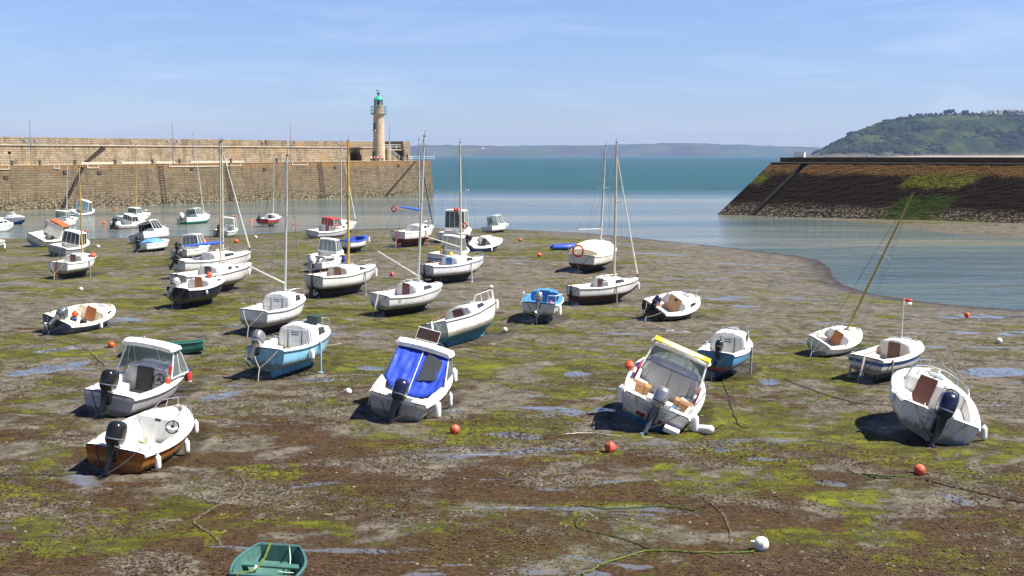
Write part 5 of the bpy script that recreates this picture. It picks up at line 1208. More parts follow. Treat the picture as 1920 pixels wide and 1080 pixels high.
b25 = boat(label='cluttered white speedboat with small green screen and white outboard, just behind the yellow-masted sailboat', kind='power', L=4.8, B=2.0, D=.9, kd=.10, box=(572, 640, 512), psi=20, heel=-10,
    cabin=(.55, .93, .25), windows=(), door=(.4, paint((.3, .3, .32), .4, .1)), motor=(paint((.75, .76, .76), .3, .2), 40, 1.0, -.1), windscreen=(.5, .68, .36), wheel=(.4, .18), pushpit=.35, pulpit=.35, group='boats stranded at low tide')
# ---------------------------------------------------------------- middle left
b26 = boat(name='sailboat', cat='sailboat', label='white sailboat with black bottom, yellow mast and a wheel under its stern', kind='sail', L=6.3, B=2.3, D=1.25, kd=.42, box=(570, 704, 556), psi=60, heel=2,
    top=(.79, .78, .75), bot=(.02, .018, .018), wl=3, strake=(.18, .18, .18), cabin=(.38, .76, .34), door=(.55, paint((.24, .10, .05), .5, .2)), windows=((.60, .70),), mast=(.55, 265, YMAST), mr=.065, rudder=((.015, .015, .015), 1), legs=1, legt=.62, pulpit=.36, bulk=(.5, .46, .40), group='sailboats stranded at low tide')
b27 = boat(name='sailboat', cat='sailboat', label='small red-hulled sailboat on a fin keel standing in the shallows below the pier', kind='sail', L=5.4, B=2.2, D=1.0, kd=.55, box=(480, 527, 429), psi=14, heel=3,
    tw=.84, top=(.48, .015, .02), bot=(.42, .40, .36), wl=3, stripe=WHITE, stripe_at=(7,), keel=(.4, .58), cabin=(.45, .84, .35), door=(.45, paint((.05, .02, .02), .4, .1)), windows=(), mast=(.62, 292, ALU), mr=.06, pushpit=.5, legs=1, motor=(BLACK, 45, .7, -.5), group='sailboats stranded at low tide')
b28 = boat(label='navy blue cuddy boat with orange-brown hatch door and tilted outboard', kind='sail', L=4.9, B=2.0, D=1.15, kd=.30, box=(312, 421, 576), psi=52, heel=4, tw=.78,
    top=(.008, .012, .035), bot=(.006, .007, .012), wl=1, strake=(.75, .75, .74), cabin=(.46, .84, .24), door=(.50, BROWNDOOR), door_top=1.6, windows=((.68, .76),), motor=(GREYGRP, 50, .85, -.25), group='small cuddy boats in the middle distance')
b29 = boat(name='sailboat', cat='sailboat', label='long white sailboat with dark companionway and yellow cabin window behind the navy cuddy boat', kind='sail', L=6.9, B=2.3, D=1.2, kd=.40, box=(316, 472, 552), psi=64, heel=3, pmin=42,
    top=(.78, .77, .73), bot=(.07, .03, .025), wl=2, strake=(.10, .10, .10), cabin=(.40, .80, .30), door=(.55, paint((.03, .015, .015), .3, .1)), windows=((.56, .70),), mast=(.56, 268, paint((.50, .43, .27), .45, .2)), mr=.045, rudder=((.04, .015, .015), 1), group='sailboats stranded at low tide')
b30 = boat(name='sailboat', cat='sailboat', label='white sailboat with thick bright blue boom cover and furled foresail', kind='sail', L=6.9, B=2.3, D=1.25, kd=.40, box=(322, 470, 522), psi=62, heel=3, pmin=42,
    top=(.78, .77, .74), bot=(.05, .04, .04), wl=2, strake=(.15, .15, .15), cabin=(.40, .82, .32), windows=((.54, .66),), mast=(.60, 266, GMAST), boom=('cover', 3.4, 8, -.05, .55), furl=(paint((.79, .78, .74), .6, .1), .95), mr=.065, motor=(BLACK, 35, .9, -.2), group='sailboats stranded at low tide')
b31 = boat(label='cream wheelhouse boat with grey side windows and black outboard, left behind the blue boom cover', kind='power', L=5.4, B=2.1, D=1.0, kd=.15, box=(318, 393, 488), psi=48, heel=-5,
    top=(.78, .77, .72), cabin=(.46, .92, .40), windows=(), door=None, motor=(BLACK, 25, 1.0, 0), wheelhouse=dict(h=1.15, len=1.35, rake=.45, low=.30, zb=.05, w=.84, tw=.84, aft=-.25, th=.10, mid=1, front=1, closed=(.20, .23, .23), roof=(.75, .73, .66)), group='wheelhouse motorboats in the middle distance')
b32 = boat(label='white half-decked boat with arch screen and orange flag, left of the red sailboat', kind='power', L=5.2, B=2.2, D=1.0, kd=.12, box=(398, 446, 447), psi=4, heel=6,
    bot=(.05, .06, .08), wl=1, cabin=(.50, .92, .36), windows=(), door=None, wheelhouse=dict(h=1.1, len=.9, rake=.3, low=.05, zb=.2, w=.84, tw=.8, aft=-.2, th=.05, mid=0, front=1, pr=.05), motor=(BLACK, 30, .9, -.2), wheel=(.3, .2), group='boats by the far waterline')
b33 = boat(label='white cabin cruiser with green bottom, leaning left at the water edge beneath the pier', kind='power', L=6.6, B=2.5, D=1.35, kd=.15, box=(330, 394, 424), psi=52, heel=-7,
    top=(.79, .79, .79), bot=(.01, .20, .12), wl=4, cabin=(.42, .92, .50), windows=(), door=None, mast=(.80, 253, ALU), wheelhouse=dict(h=1.1, len=1.9, rake=.6, low=.20, zb=.2, w=.84, tw=.86, aft=-.5, th=.10, mid=2, front=1, dark=0), motor=(paint((.75, .75, .76), .3, .2), 35, 1.1, 0), pulpit=.5, group='boats by the far waterline')
b34 = boat(label='white motorboat under a light blue tarpaulin with black outboard, left of the cream wheelhouse boat', kind='power', L=4.9, B=2.1, D=.9, kd=.10, box=(247, 317, 474), psi=18, heel=-6,
    cabin=(.55, .93, .25), windows=(), door=None, hatch=0, motor=(BLACK, 20, 1.1, -.05), group='boats by the far waterline')
b35 = boat(label='grey-sided cabin boat with dark side windows, leaning left behind the blue tarpaulin boat', kind='power', L=6.4, B=2.3, D=1.25, kd=.12, box=(240, 318, 458), psi=52, heel=-17,
    top=(.60, .62, .66), bot=(.4, .42, .45), wl=1, cabin=(.40, .92, .45), windows=(), door=None, wheelhouse=dict(h=1.05, len=1.9, rake=.55, low=.12, zb=.12, w=.84, tw=.82, aft=-.4, th=.10, mid=2, front=1, dark=1), pulpit=.45, group='boats by the far waterline')
b36 = boat(label='white motorboat with maroon hull and dark windscreen, leaning right in the shallows beneath the pier', kind='power', L=6.0, B=2.3, D=1.2, kd=.12, box=(205, 272, 433), psi=44, heel=14,
    top=(.16, .012, .018), bot=(.10, .01, .015), wl=1, stripe=WHITE, stripe_at=(5, 6, 7), cabin=(.42, .92, .52), windows=(), door=None, motor=(BLACK, 15, 1.1, 0), wheelhouse=dict(h=.75, len=1.5, rake=.5, low=.10, zb=.35, w=.80, tw=.86, aft=-.1, th=.12, mid=1, front=1, dark=1, closed=(.04, .045, .06)), group='boats by the far waterline')
b37 = boat(name='sailboat', cat='sailboat', label='white motor sailer with an orange ring at its bow rail, behind the maroon-hulled boat', kind='power', L=7.4, B=2.5, D=1.25, kd=.12, box=(212, 282, 419), psi=24, heel=3,
    cabin=(.42, .90, .45), windows=((.5, .6),), door=None, wheelhouse=dict(h=.95, len=1.4, rake=.4, low=.2, zb=.25, w=.80, tw=.9, aft=0, th=.09, mid=1, front=1), pushpit=.6, pulpit=.5, mast=(.55, 272, YMAST), group='boats by the far waterline')
b38 = boat(label='cream fishing boat with orange-edged wheelhouse roof, leaning right at the left waterline', kind='power', L=6.6, B=2.5, D=1.25, kd=.15, box=(50, 133, 464), psi=46, heel=25,
    top=(.79, .77, .70), bot=(.12, .30, .52), wl=2, strake=(.03, .03, .035), transom=1, cabin=(.52, .92, .40), windows=(), door=(.35, paint((.02, .012, .01), .4, .1)), wheelhouse=dict(h=1.35, len=1.4, rake=.15, low=.95, zb=.0, w=.80, tw=.86, aft=-.35, th=.12, mid=1, front=1, roof=(.60, .12, .04), closed=(.74, .72, .64), col=(.76, .74, .66)), group='boats by the far waterline')
b39 = boat(label='grey-hulled boat with dark windowed cabin and green bottom, at the left', kind='power', L=6.0, B=2.3, D=1.2, kd=.18, box=(90, 168, 482), psi=50, heel=12,
    top=(.40, .40, .44), bot=(.01, .10, .07), wl=3, stripe=WHITE, stripe_at=(7,), cabin=(.44, .90, .35), windows=(), door=None, wheelhouse=dict(h=1.15, len=1.5, rake=.2, low=.08, zb=.1, w=.84, tw=.88, aft=-.2, th=.09, mid=2, front=1, dark=1, closed=(.05, .05, .07)), pushpit=.4, group='boats by the far waterline')
b40 = boat(name='sailboat', cat='sailboat', label='small white sailboat with square brown hatch door and tan mast at the left', kind='sail', L=5.2, B=2.1, D=1.1, kd=.36, box=(89, 180, 522), psi=38, heel=1, tw=.8,
    bot=(.02, .02, .02), wl=2, strake=(.45, .45, .45), cabin=(.42, .84, .32), door=(.46, paint((.16, .05, .02), .4, .2)), door_top=1.25, windows=((.60, .72),), mast=(.66, 314, YMAST), mr=.055, rudder=((.10, .03, .02), 1), legs=1, group='sailboats stranded at low tide')
b41 = boat(label='white boat with large pale turquoise screen and roof, afloat below the pier steps', kind='power', L=5.4, B=2.2, D=.9, kd=.12, box=(118, 170, 408), psi=10, heel=16,
    cabin=(.50, .92, .35), windows=(), door=None, wheelhouse=dict(h=1.35, len=1.3, rake=.5, low=.05, zb=.1, w=.86, tw=.84, aft=-.5, th=.09, mid=0, front=1, closed=(.28, .50, .52)), group='boats by the far waterline')
b42 = boat(name='sailboat', cat='sailboat', label='white motor sailer with pale mast and aft wheelhouse frame, behind the orange-edged roof', kind='power', L=7.0, B=2.4, D=1.3, kd=.12, box=(82, 146, 430), psi=30, heel=4,
    cabin=(.42, .92, .45), windows=((.55, .66),), door=None, wheelhouse=dict(h=1.1, len=1.2, rake=.3, low=.2, zb=.25, w=.78, tw=.95, aft=-.3, th=.07, mid=1, front=1), mast=(.60, 268, GMAST), pulpit=.5, pushpit=.5, group='boats by the far waterline')
b43 = boat(label='white boat with deep blue lower hull and folded screen near the left edge', kind='power', L=6.0, B=2.3, D=1.35, kd=.12, box=(-14, 47, 424), psi=118, heel=-3,
    bot=(.01, .09, .28), wl=4, cabin=(.42, .92, .40), windows=(), door=None, windscreen=(.40, .62, .75), motor=None, bridle=0, group='boats by the far waterline')
b44 = boat(label='white cabin boat with dark windows, cut off by the left edge of the photo', kind='power', L=5.8, B=2.3, D=1.25, kd=.12, box=(-52, 25, 440), psi=62, heel=3,
    bot=(.02, .14, .40), wl=2, cabin=(.40, .92, .75), windows=((.50, .60), (.64, .74)), wh=(.45, .85), door=None, bridle=0, group='boats by the far waterline')
b45 = boat(label='white boat of which only the bow tip shows at the left edge', kind='power', L=5.2, B=2.0, D=.85, kd=.2, box=(-92, 9, 473), psi=66, heel=2, cabin=(.5, .9, .3), bridle=0)
b46 = boat(label='small cream open boat with a brown board, pots and grey outboard, leaning right', kind='power', L=4.9, B=2.1, D=.80, kd=.10, box=(80, 216, 627), psi=36, heel=20,
    top=(.10, .17, .24), bot=(.05, .10, .16), wl=2, strake=(.76, .72, .60), deck=(.80, .76, .62), sole=(.76, .70, .55), cabin=(.60, .93, .20), cabin_col=(.80, .76, .62), bulk=(.74, .70, .56), cflat=.2, windows=((.70, .80),), wh=(.25, .85), door=(.56, BROWNDOOR), door_top=1.5, motor=(paint((.10, .11, .14), .3, .2), 55, 1.0, .0), bench_col=(.78, .73, .58), ci=.86)
b47 = boat(label='sky-blue hulled cuddy boat with white deck and silver outboard', kind='sail', L=5.2, B=2.15, D=1.10, kd=.36, box=(463, 620, 702), psi=32, heel=3,
    tw=.82, top=(.25, .56, .76), bot=(.20, .50, .70), wl=1, strake=(.05, .08, .12), cabin=(.46, .84, .46), lines=1, motor=(SILVER, 35, .95, -.42), windows=((.60, .72),), bulk=(.74, .75, .74), pulpit=.40, rudder=None, legs=1, legt=.50, legcol=(.40, .62, .70), group='sky and royal blue hulled cuddy boats')
b48 = boat(name='sailboat', cat='sailboat', label='white cuddy sailboat with bare aluminium mast and angled boom, behind the sky-blue boat', kind='sail', L=5.4, B=2.15, D=1.15, kd=.36, box=(447, 573, 624), psi=36, heel=3,
    tw=.80, top=(.77, .77, .78), bot=(.06, .02, .015), wl=2, strake=(.12, .12, .14), cabin=(.46, .84, .42), lines=1, windows=((.60, .70),), mast=(.62, 293, ALU), mr=.055, boom=('bare', 2.3, 42, 1.1, .45), bulk=(.74, .75, .74), pulpit=.36, pushpit=.3, group='sailboats stranded at low tide')

# ---------------------------------------------------------------- special fittings of single boats
def mpart(sp, name, g, mat, smooth=0, bevel=0, parent=None): return g.build(name, mat, parent or sp['root'], smooth, bevel)
BLUEC = paint((.012, .055, .50), .7, .25, 0, 3, .5)
# blue canvas of b3
w = b3['wh']; bt = b3['bt']; n = 28; top_ = []; bot_ = []
rsn = random.Random(3)
for i in range(n+1):
    f_ = i/n*2-1; top_.append(Vector((f_*w['X'](w['zt'])*1.0, w['YA'](w['zt'])-.02, w['zt']+.0)))
    zb_ = bt.kd+bt.D*.62+.30*abs(f_)**3; bot_.append(Vector((f_*bt.b(.28)*.80, bt.y(.24)-.0+.25*abs(f_)**2, zb_)))
secs = []
for j in range(9):
    k = j/8; secs.append([top_[i].lerp(bot_[i], k)+Vector((0, -.035*math.sin(i*1.5+j*.5)*math.sin(k*math.pi)-.03*math.sin(i*.7-j*.9)*math.sin(k*math.pi), .01*math.sin(i*2.3))) for i in range(n+1)])
g = MB(); g.loft(secs)
for sx, ii in ((-1, 0), (1, n)):
    yq = w['YF'](w['zt']); side_top = Vector((sx*w['X'](w['zt']), w['YA'](w['zt'])+.55, w['zt'])); side_bot = Vector((sx*w['X'](w['zb']), bt.y(.50), w['zb']))
    g.loft([[s_[ii] for s_ in secs], [side_top.lerp(side_bot, j/8)+Vector((sx*.02*math.sin(j*1.4), 0, 0)) for j in range(9)]])
cv = mpart(b3, 'canvas_screen', g, BLUEC, 60); so_ = cv.modifiers.new('thick', 'SOLIDIFY'); so_.thickness = .012
def cvp(u, v): i = u*n; j = v*8; a = secs[int(j)][int(i)]; return a.copy()
q0, q1, q2, q3 = [Vector(p)+Vector((0, -.035, 0)) for p in (cvp(.60, .70), cvp(.93, .72), cvp(.95, .14), cvp(.62, .12))]
MB().slab([q0, q1, q2, q3], .012).build('canvas_window', paint((.05, .055, .06), .12, .2), cv, 0)
g = MB(); g.tube([cvp(.5, 0)+Vector((0, -.03, 0)), cvp(.5, 1)+Vector((0, -.05, -.05))], .016, 6); g.build('zip_pole', RAIL, cv)
hr = w['zt']+.12; g = MB()
M_t = Matrix.Translation((-.12, w['y0']+.95, hr+.16))
g.slab([M_t @ Vector(p) for p in ((-.36, -.13, -.10), (.36, -.13, -.10), (.36, .10, .20), (-.36, .10, .20))], .03)
pnl = mpart(b3, 'solar_panel', g, paint((.035, .02, .018), .25, .1))
g = MB(); pr_ = [M_t @ Vector(p) for p in ((-.38, -.14, -.12), (.38, -.14, -.12), (.38, .11, .22), (-.38, .11, .22))]; g.tube(pr_, .02, 6, 0, True)
for sx in (-.34, .34): g.tube([M_t @ Vector((sx, .12, .22)), M_t @ Vector((sx, .12, -.2))], .015, 6)
g.build('panel_frame', RAIL, pnl)
def swim_ladder(sp, x, mat=STEEL):
    bt = sp['bt']; g = MB(); y = bt.y(0)-.05; z = bt.zs(0)
    for dx in (-.14, .14): g.tube([(x+dx, y+.1, z+.12), (x+dx, y-.02, z+.06), (x+dx, y-.05, z-.42)], .014, 6)
    for k in range(3): g.tube([(x-.14, y-.035, z-.05-.16*k), (x+.14, y-.035, z-.05-.16*k)], .013, 5)
    g.build('swim_ladder', mat, sp['root'])
for s_, x_ in ((b3, -.72), (b4, -.72), (b6, -.35)): swim_ladder(s_, x_)
# b4: yellow grille matting, red side panels, orange seats, platform
w = b4['wh']; g = MB(); ny = 13
for i in range(ny):
    y = w['y0']+.04+(w['y1']-w['y0']-.08)*i/(ny-1); g.box((0, y, w['zt']+.185), (w['w']*1.85, .045, .02))
for x in np.linspace(-.92, .92, 9): g.box((x*w['w'], (w['y0']+w['y1'])/2, w['zt']+.18), (.04, (w['y1']-w['y0'])*.96, .03))
g.box((0, (w['y0']+w['y1'])/2, w['zt']+.165), (w['w']*1.8, (w['y1']-w['y0'])*.94, .02))
mpart(b4, 'roof_matting', g, paint((.80, .62, .02), .6, .1), parent=w['base'])
bt = b4['bt']
for sx in (-1, 1):
    mpart(b4, 'side_locker', MB().box((sx*bt.b(.28)*.84, bt.y(.33), bt.zs(.3)+.26), (.06, .62, .42)), paint((.28, .02, .015), .4, .2), 0, .01)
    mpart(b4, 'seat', MB().box((sx*bt.b(.2)*.60, bt.y(.24), bt.zs(.2)+.05), (bt.b(.2)*.50, .30, .05)).box((sx*bt.b(.2)*.60, bt.y(.24)-.15, bt.zs(.2)-.08), (bt.b(.2)*.50, .03, .26)), TEAK, 0, .01)
    if sx > 0: mpart(b4, 'stern_platform', MB().box((sx*bt.b(0)*.66, bt.y(0)-.16, bt.kd+bt.D*.42), (.48, .34, .16)), paint((.74, .73, .69), .4, .2), 0, .03)
for fx in (-.3, .28): mpart(b4, 'bulkhead_panel', MB().box((fx*bt.b(.5), bt.y(.5)-.09, bt.kd+bt.D*.8), (bt.b(.5)*.55, .03, bt.D*.95)), paint((.36, .36, .37), .5, .2), 0, .005)
for sx in (-.35, .35): mpart(b4, 'transom_panel', MB().box((sx*bt.b(0), bt.y(0)-.02+.10, bt.zs(0)-.42), (.30, .04, .26)), paint((.22, .012, .012), .4, .2))
# b6: gauges, seat
bt = b6['bt']; g = MB()
for k in range(3): g.lathe([(.05, 0), (.06, .01), (.045, .012)], 14, 0, (0, 0, 0)).v
g = MB()
for k in range(3): g.ring((.22+.13*k, bt.y(.58)-.30, bt.zs(.58)+.24-.02*k), .05, .012, Matrix.Rotation(R(60), 3, 'X'), 14, 5)
mpart(b6, 'gauge', g, SILVER, 40)
mpart(b6, 'engine_well', MB().box((0, bt.y(.09), bt.kd+bt.D*.55), (.70, .55, bt.D*.45)), paint((.76, .75, .72), .4, .2), 0, .04)
for sx in (-1, 1): mpart(b6, 'quarter_seat', MB().box((sx*bt.b(.1)*.62, bt.y(.13), bt.kd+bt.D*.55), (.50, .60, bt.D*.42)), paint((.79, .78, .75), .4, .2), 0, .05)
for s_, c_ in ((b1, WHITE), (b3, WHITE)):
    bt = s_['bt']
    for sx in (-1, 1): mpart(s_, 'quarter_seat', MB().box((sx*bt.b(.1)*.60, bt.y(.12), bt.kd+bt.D*.56), (.46, .50, bt.D*.46)), paint((.79, .78, .75), .4, .2), 0, .04)
bt = b3['bt']; mpart(b3, 'sticker', MB().box((bt.b(.1)*.60, bt.y(.07), bt.kd+bt.D*.795), (.20, .12, .006)), paint((.03, .05, .40), .4, .1)); mpart(b3, 'air_vent', MB().box((bt.b(.5)*.93, bt.y(.56), bt.zs(.5)+.10), (.03, .12, .10)), BLACK)
bt = b1['bt']
mpart(b1, 'console', MB().box((.50, bt.y(.60)-.10, bt.zs(.6)-.16), (.5, .18, .34)), paint((.78, .78, .75), .4, .2), 0, .03)
mpart(b1, 'bulkhead_handle', MB().tube([(-.55, bt.y(.6)-.10, bt.zs(.6)+.06), (-.55, bt.y(.6)-.15, bt.zs(.6)+.04), (-.42, bt.y(.6)-.15, bt.zs(.6)-.13), (-.42, bt.y(.6)-.09, bt.zs(.6)-.15)], .018, 6), SILVER, 40)
mpart(b1, 'step', MB().box((.0, bt.y(.6)-.08, bt.zs(.6)+.14), (.16, .03, .07)), BLACK)
# registration marks on bows
def marks(sp, txt, t=.80, sx=1, size=.14, col=(.02, .02, .025), f_=.62):
    bt = sp['bt']; cu = bpy.data.curves.new('registration_number', 'FONT'); cu.body = txt; cu.size = size; cu.extrude = .004; cu.align_x = 'CENTER'
    ob = bpy.data.objects.new('registration_number', cu); COL.objects.link(ob); me = bpy.data.meshes.new_from_object(ob); bpy.data.objects.remove(ob)
    ob = bpy.data.objects.new('registration_number', me); COL.objects.link(ob); me.materials.append(paint(col, .5, .1)); ob.parent = sp['root']
    a, b_ = bt.sec(t-.04), bt.sec(t+.04); i0, i1 = 4, 6
    p0, p1, q1 = Vector(a[i1]), Vector(b_[i1]), Vector(a[i0])
    ex = (p1-p0).normalized()*sx; 
    if sx < 0: p0, p1, q1 = [Vector((-v.x, v.y, v.z)) for v in (p0, p1, q1)]; ex = (p0-p1).normalized()
    ey = (p0-q1).normalized(); ez = ex.cross(ey).normalized(); ey = ez.cross(ex)
    c = (p0+p1)/2*.6+q1*.4; c = (p0+p1)/2-(p0-q1)*.45+ez*.03
    ob.matrix_local = Matrix(((ex.x, ey.x, ez.x, c.x), (ex.y, ey.y, ez.y, c.y), (ex.z, ey.z, ez.z, c.z), (0, 0, 0, 1)))
def stern_marks(sp, txt, x, dz, size, col=(.02, .02, .025)):
    bt = sp['bt']; cu = bpy.data.curves.new('t', 'FONT'); cu.body = txt; cu.size = size; cu.extrude = .004; cu.align_x = 'CENTER'
    ob = bpy.data.objects.new('t', cu); COL.objects.link(ob); me = bpy.data.meshes.new_from_object(ob); bpy.data.objects.remove(ob)
    ob = bpy.data.objects.new('registration_number', me); COL.objects.link(ob); me.materials.append(paint(col, .5, .1)); ob.parent = sp['root']
    ob.location = (x, bt.y(0)-.02, bt.zs(0)-dz); ob.rotation_euler = (R(84), 0, 0)

# ---------------------------------------------------------------- loose gear on or by the boats (things of their own)
fender(b1, 1, .10, 'white sausage fender at the stern corner of the brown-hulled boat, lowest of its three')
fender(b1, 1, .48, 'white sausage fender at the middle of the brown hull, between the other two')
fender(b1, 1, .84, 'white sausage fender beneath the bow of the brown-hulled boat', r=.08)
fender(b2, 1, .86, 'red, white and blue banded fender at the bow of the roofed wheelhouse boat', r=.14, ln=.55, drop=.0, band=((.55, .05, .05), WHITE, (.02, .03, .14)))
fender(b3, 1, .12, 'fat white fender at the stern corner of the blue-canvas boat', r=.13, ln=.55, drop=.02)
fender(b3, 1, .44, 'thin white fender amidships on the blue-canvas boat', r=.075, ln=.5, drop=.25)
fender(b3, 1, .80, 'white fender near the bow of the blue-canvas boat', r=.12, ln=.5, drop=.02)
fender(b4, 1, .05, 'white fender hanging at the starboard quarter of the yellow-topped boat', r=.12, ln=.55, drop=.05)
fender(b4, -1, .10, 'grey-shaded white fender on the left quarter of the yellow-topped boat', r=.13, ln=.6, drop=.05)
fender(b6, 1, .18, 'white fender at the right side of the speedboat with the curved windscreen', r=.10, ln=.45, drop=.05)
fender(b6, -1, .22, 'white fender on the left side of the speedboat with the curved windscreen', r=.10, ln=.40, drop=.02)
fender(b14, 1, .90, 'white fender at the bow of the turquoise-bottomed sailboat', r=.09, ln=.5, drop=.0)
fender(b26, 1, .90, 'long white fender at the bow of the yellow-masted sailboat', r=.09, ln=.6, drop=.1)
fender(b47, 1, .34, 'short white fender on the sky-blue hull', r=.10, ln=.42, drop=.12)
fender(b28, 1, .30, 'small white fender amidships on the navy blue hull', r=.07, ln=.24, drop=.12)
fender(b29, 1, .84, 'white fender near the bow of the long sailboat behind the navy boat', r=.09, ln=.45, drop=.15)
fender(b10, 1, .10, 'white fender at the stern quarter of the blue-cockpit boat', r=.10, ln=.55, drop=.08)
fender(b46, 1, .44, 'white fender lying out from the side of the small cream boat', r=.09, ln=.42, drop=.0)
fender(b45, 1, .95, 'white fender at the bow tip in the left edge of the photo', r=.10, ln=.50, drop=.3)
fender(b22, 1, .88, 'white fender at the bow of the blue-gunwaled boat', r=.10, ln=.5, drop=.05)
fender(b24, 1, .60, 'blue fender with a yellow top beside the cluttered speedboat', r=.14, ln=.75, drop=.1, band=((.02, .04, .32), (.02, .04, .32), (.75, .5, .03)))
fender(b20, 1, .90, 'white fender at the bow of the small cabin boat leaning left', r=.11, ln=.5, drop=.0)
fender(b19, 1, .30, 'white fender at the near side of the tall wheelhouse boat', r=.16, ln=.8, drop=.05)
fender(b18, 1, .45, 'white fender on the blue side panel of the leaning motorboat', r=.09, ln=.4, drop=.1)
fender(b11, 1, .95, 'small white fender at the bow of the brown-bottomed sailboat', r=.07, ln=.5, drop=.2)
# long white fender lying on the mud under b4's quarter
p_ = G(1324, 812); o_ = thing('fender', 'long fat white fender lying on the mud right of the yellow-topped boat', 'fender', p_+Vector((-.15, 0, .12)), (R(96), 0, R(-128)), 'fenders hung on the boats')
MB().lathe([(.03, -.45), (.09, -.42), (.145, -.34), (.15, 0), (.145, .34), (.09, .42), (.03, .45)], 16).build('body', paint((.78, .77, .72), .35, .3), o_); MB().tube([(0, 0, -.44), (.05, .2, -.8)], .014, 5).build('lanyard', DKROPE, o_)
# cloth, extinguishers, ring buoys, traps, floats, tarpaulins
def loose(sp, p, name, label, cat, g, mat, smooth=50, rot=None, group=None, bevel=0):
    o_ = g.build(name, mat, None, smooth, bevel); o_.matrix_world = sp['M'] @ Matrix.Translation(p) @ (rot or Matrix.Identity(4)); tag(o_, label, cat, group); return o_
bt = b2['bt']
g = MB(); rs = random.Random(5); secs = []
for i in range(9): secs.append([(.16*math.sin(j*.9+i*.3)+(-.14+.28*j/7), -.02*i*.4+.05*math.sin(j*1.8), .34-.075*i+.02*math.sin(j*2.3)) for j in range(8)])
g.loft(secs); c_ = loose(b2, (-bt.b(.3)*.82, bt.y(.30), bt.zs(.3)+.10), 'cloth', 'yellow cloth draped over the left side deck of the roofed wheelhouse boat', 'cloth', g, paint((.62, .42, .10), .9, .3)); c_.modifiers.new('t', 'SOLIDIFY').thickness = .02
EXT = MB().lathe([(.06, 0), (.065, .03), (.065, .28), (.03, .33), (.02, .38)], 12)
w = b2['wh']
loose(b2, (w['X'](w['zl'])-.1, w['YA'](w['zl'])+.05, w['zl']+.10), 'fire_extinguisher', 'upper red fire extinguisher on the wheelhouse pillar beside the steering wheel', 'extinguisher', EXT, RED, 40, None, 'red canisters on the wheelhouse pillar')
loose(b2, (w['X'](w['zl'])-.12, w['YA'](w['zl'])-.02, w['zl']-.28), 'fire_extinguisher', 'lower red-orange canister on the wheelhouse pillar beside the steering wheel', 'extinguisher', MB().lathe([(.07, 0), (.09, .05), (.08, .26), (.03, .31)], 12), ORANGE, 40, None, 'red canisters on the wheelhouse pillar')
def float_(p, r, mat, label, group='mooring buoys', rot=(0, 0, 0), name='buoy', M=None, weed=0):
    o_ = thing(name, label, 'buoy', p, rot, group); k = r
    MB().lathe([(.12*k, -.98*k), (.5*k, -.86*k), (.86*k, -.52*k), (1.0*k, -.06*k), (1.03*k, -.03*k), (1.03*k, .03*k), (1.0*k, .06*k), (.86*k, .5*k), (.5*k, .86*k), (.14*k, .98*k)], 20).build('ball', mat, o_)
    MB().lathe([(.16*k, .92*k), (.16*k, 1.22*k), (.08*k, 1.24*k)], 10).ring((0, 0, 1.30*k), .12*k, .05*k, Matrix.Rotation(R(90), 3, 'X'), 12, 5).build('eye', mat, o_)
    return o_
bt = b46['bt']
float_(onboat(b46, (-.10, bt.y(.33), bt.kd+bt.D*.34+.52)), .17, ORANGE, 'orange float on top of the pots in the small cream boat', rot=(.4, .3, 0))
for i, (x, y, mt, lb) in enumerate([(-.42, .20, 'black netted pot behind the outboard in the small cream boat, leftmost of three'), (-.02, .28, 'blue pot in the middle under the orange float in the small cream boat'), (.40, .40, 'black mesh pot in the small cream boat, rightmost of three')] if 0 else [(-.42, .22, 0, 'round netted pot beside the outboard in the small cream boat, leftmost of three'), (-.02, .30, 1, 'blue netted pot under the orange float in the small cream boat'), (.40, .36, 0, 'black mesh pot in the small cream boat, rightmost of three')]):
    g = MB()
    for k in range(4): g.ring((0, 0, .05+k*.1), .17, .014, None, 18, 5)
    for k in range(9): a = 2*math.pi*k/9; g.tube([(.17*math.cos(a), .17*math.sin(a), .03), (.16*math.cos(a+.5), .16*math.sin(a+.5), .37)], .010, 4); g.tube([(.17*math.cos(a), .17*math.sin(a), .03), (.16*math.cos(a-.5), .16*math.sin(a-.5), .37)], .010, 4)
    g.lathe([(.15, .01), (.15, .30), (.10, .36)], 14)
    loose(b46, (x, bt.y(y), bt.kd+bt.D*.34+.02), 'crab_pot', lb, 'pot', g, paint((.03, .05, .16), .6, .2) if mt else paint((.03, .03, .035), .7, .2), 0, None, 'pots in the cream boat')
def ringbuoy(sp, p, rot, label, mat=ORANGE, Rr=.27, bands=None):
    g = MB().ring((0, 0, 0), Rr, .075, None, 26, 9); o_ = loose(sp, p, 'lifebuoy', label, 'lifebuoy', g, mat, 50, rot, 'lifebuoys on the boats')
    for k in range(4):
        a = R(45+90*k); q = MB().ring((0, 0, 0), .082, .014, None, 10, 4).build('band', paint(bands or WHITE, .5, .1), o_); q.matrix_local = Matrix.Translation((Rr*math.cos(a), Rr*math.sin(a), 0)) @ Matrix.Rotation(a, 4, 'Z') @ Matrix.Rotation(R(90), 4, 'X')
    return o_
RX = Matrix.Rotation(R(90), 4, 'X')
bt = b12['bt']; ringbuoy(b12, (-.25, bt.y(0)-.02, bt.zs(0)+.30), RX, 'orange ring buoy on the stern of the large covered sailboat', ORANGE, .42)
bt = b17['bt']; w = b17['wh']; ringbuoy(b17, (-w['X'](w['zl'])-.02, w['YA'](w['zl'])-.20, w['zl']-.15), RX, 'yellow horseshoe-like ring hanging left of the boat behind the blue-hatched sailboat', paint((.78, .48, .03), .5, .1), .26, (.7, .4, .02))
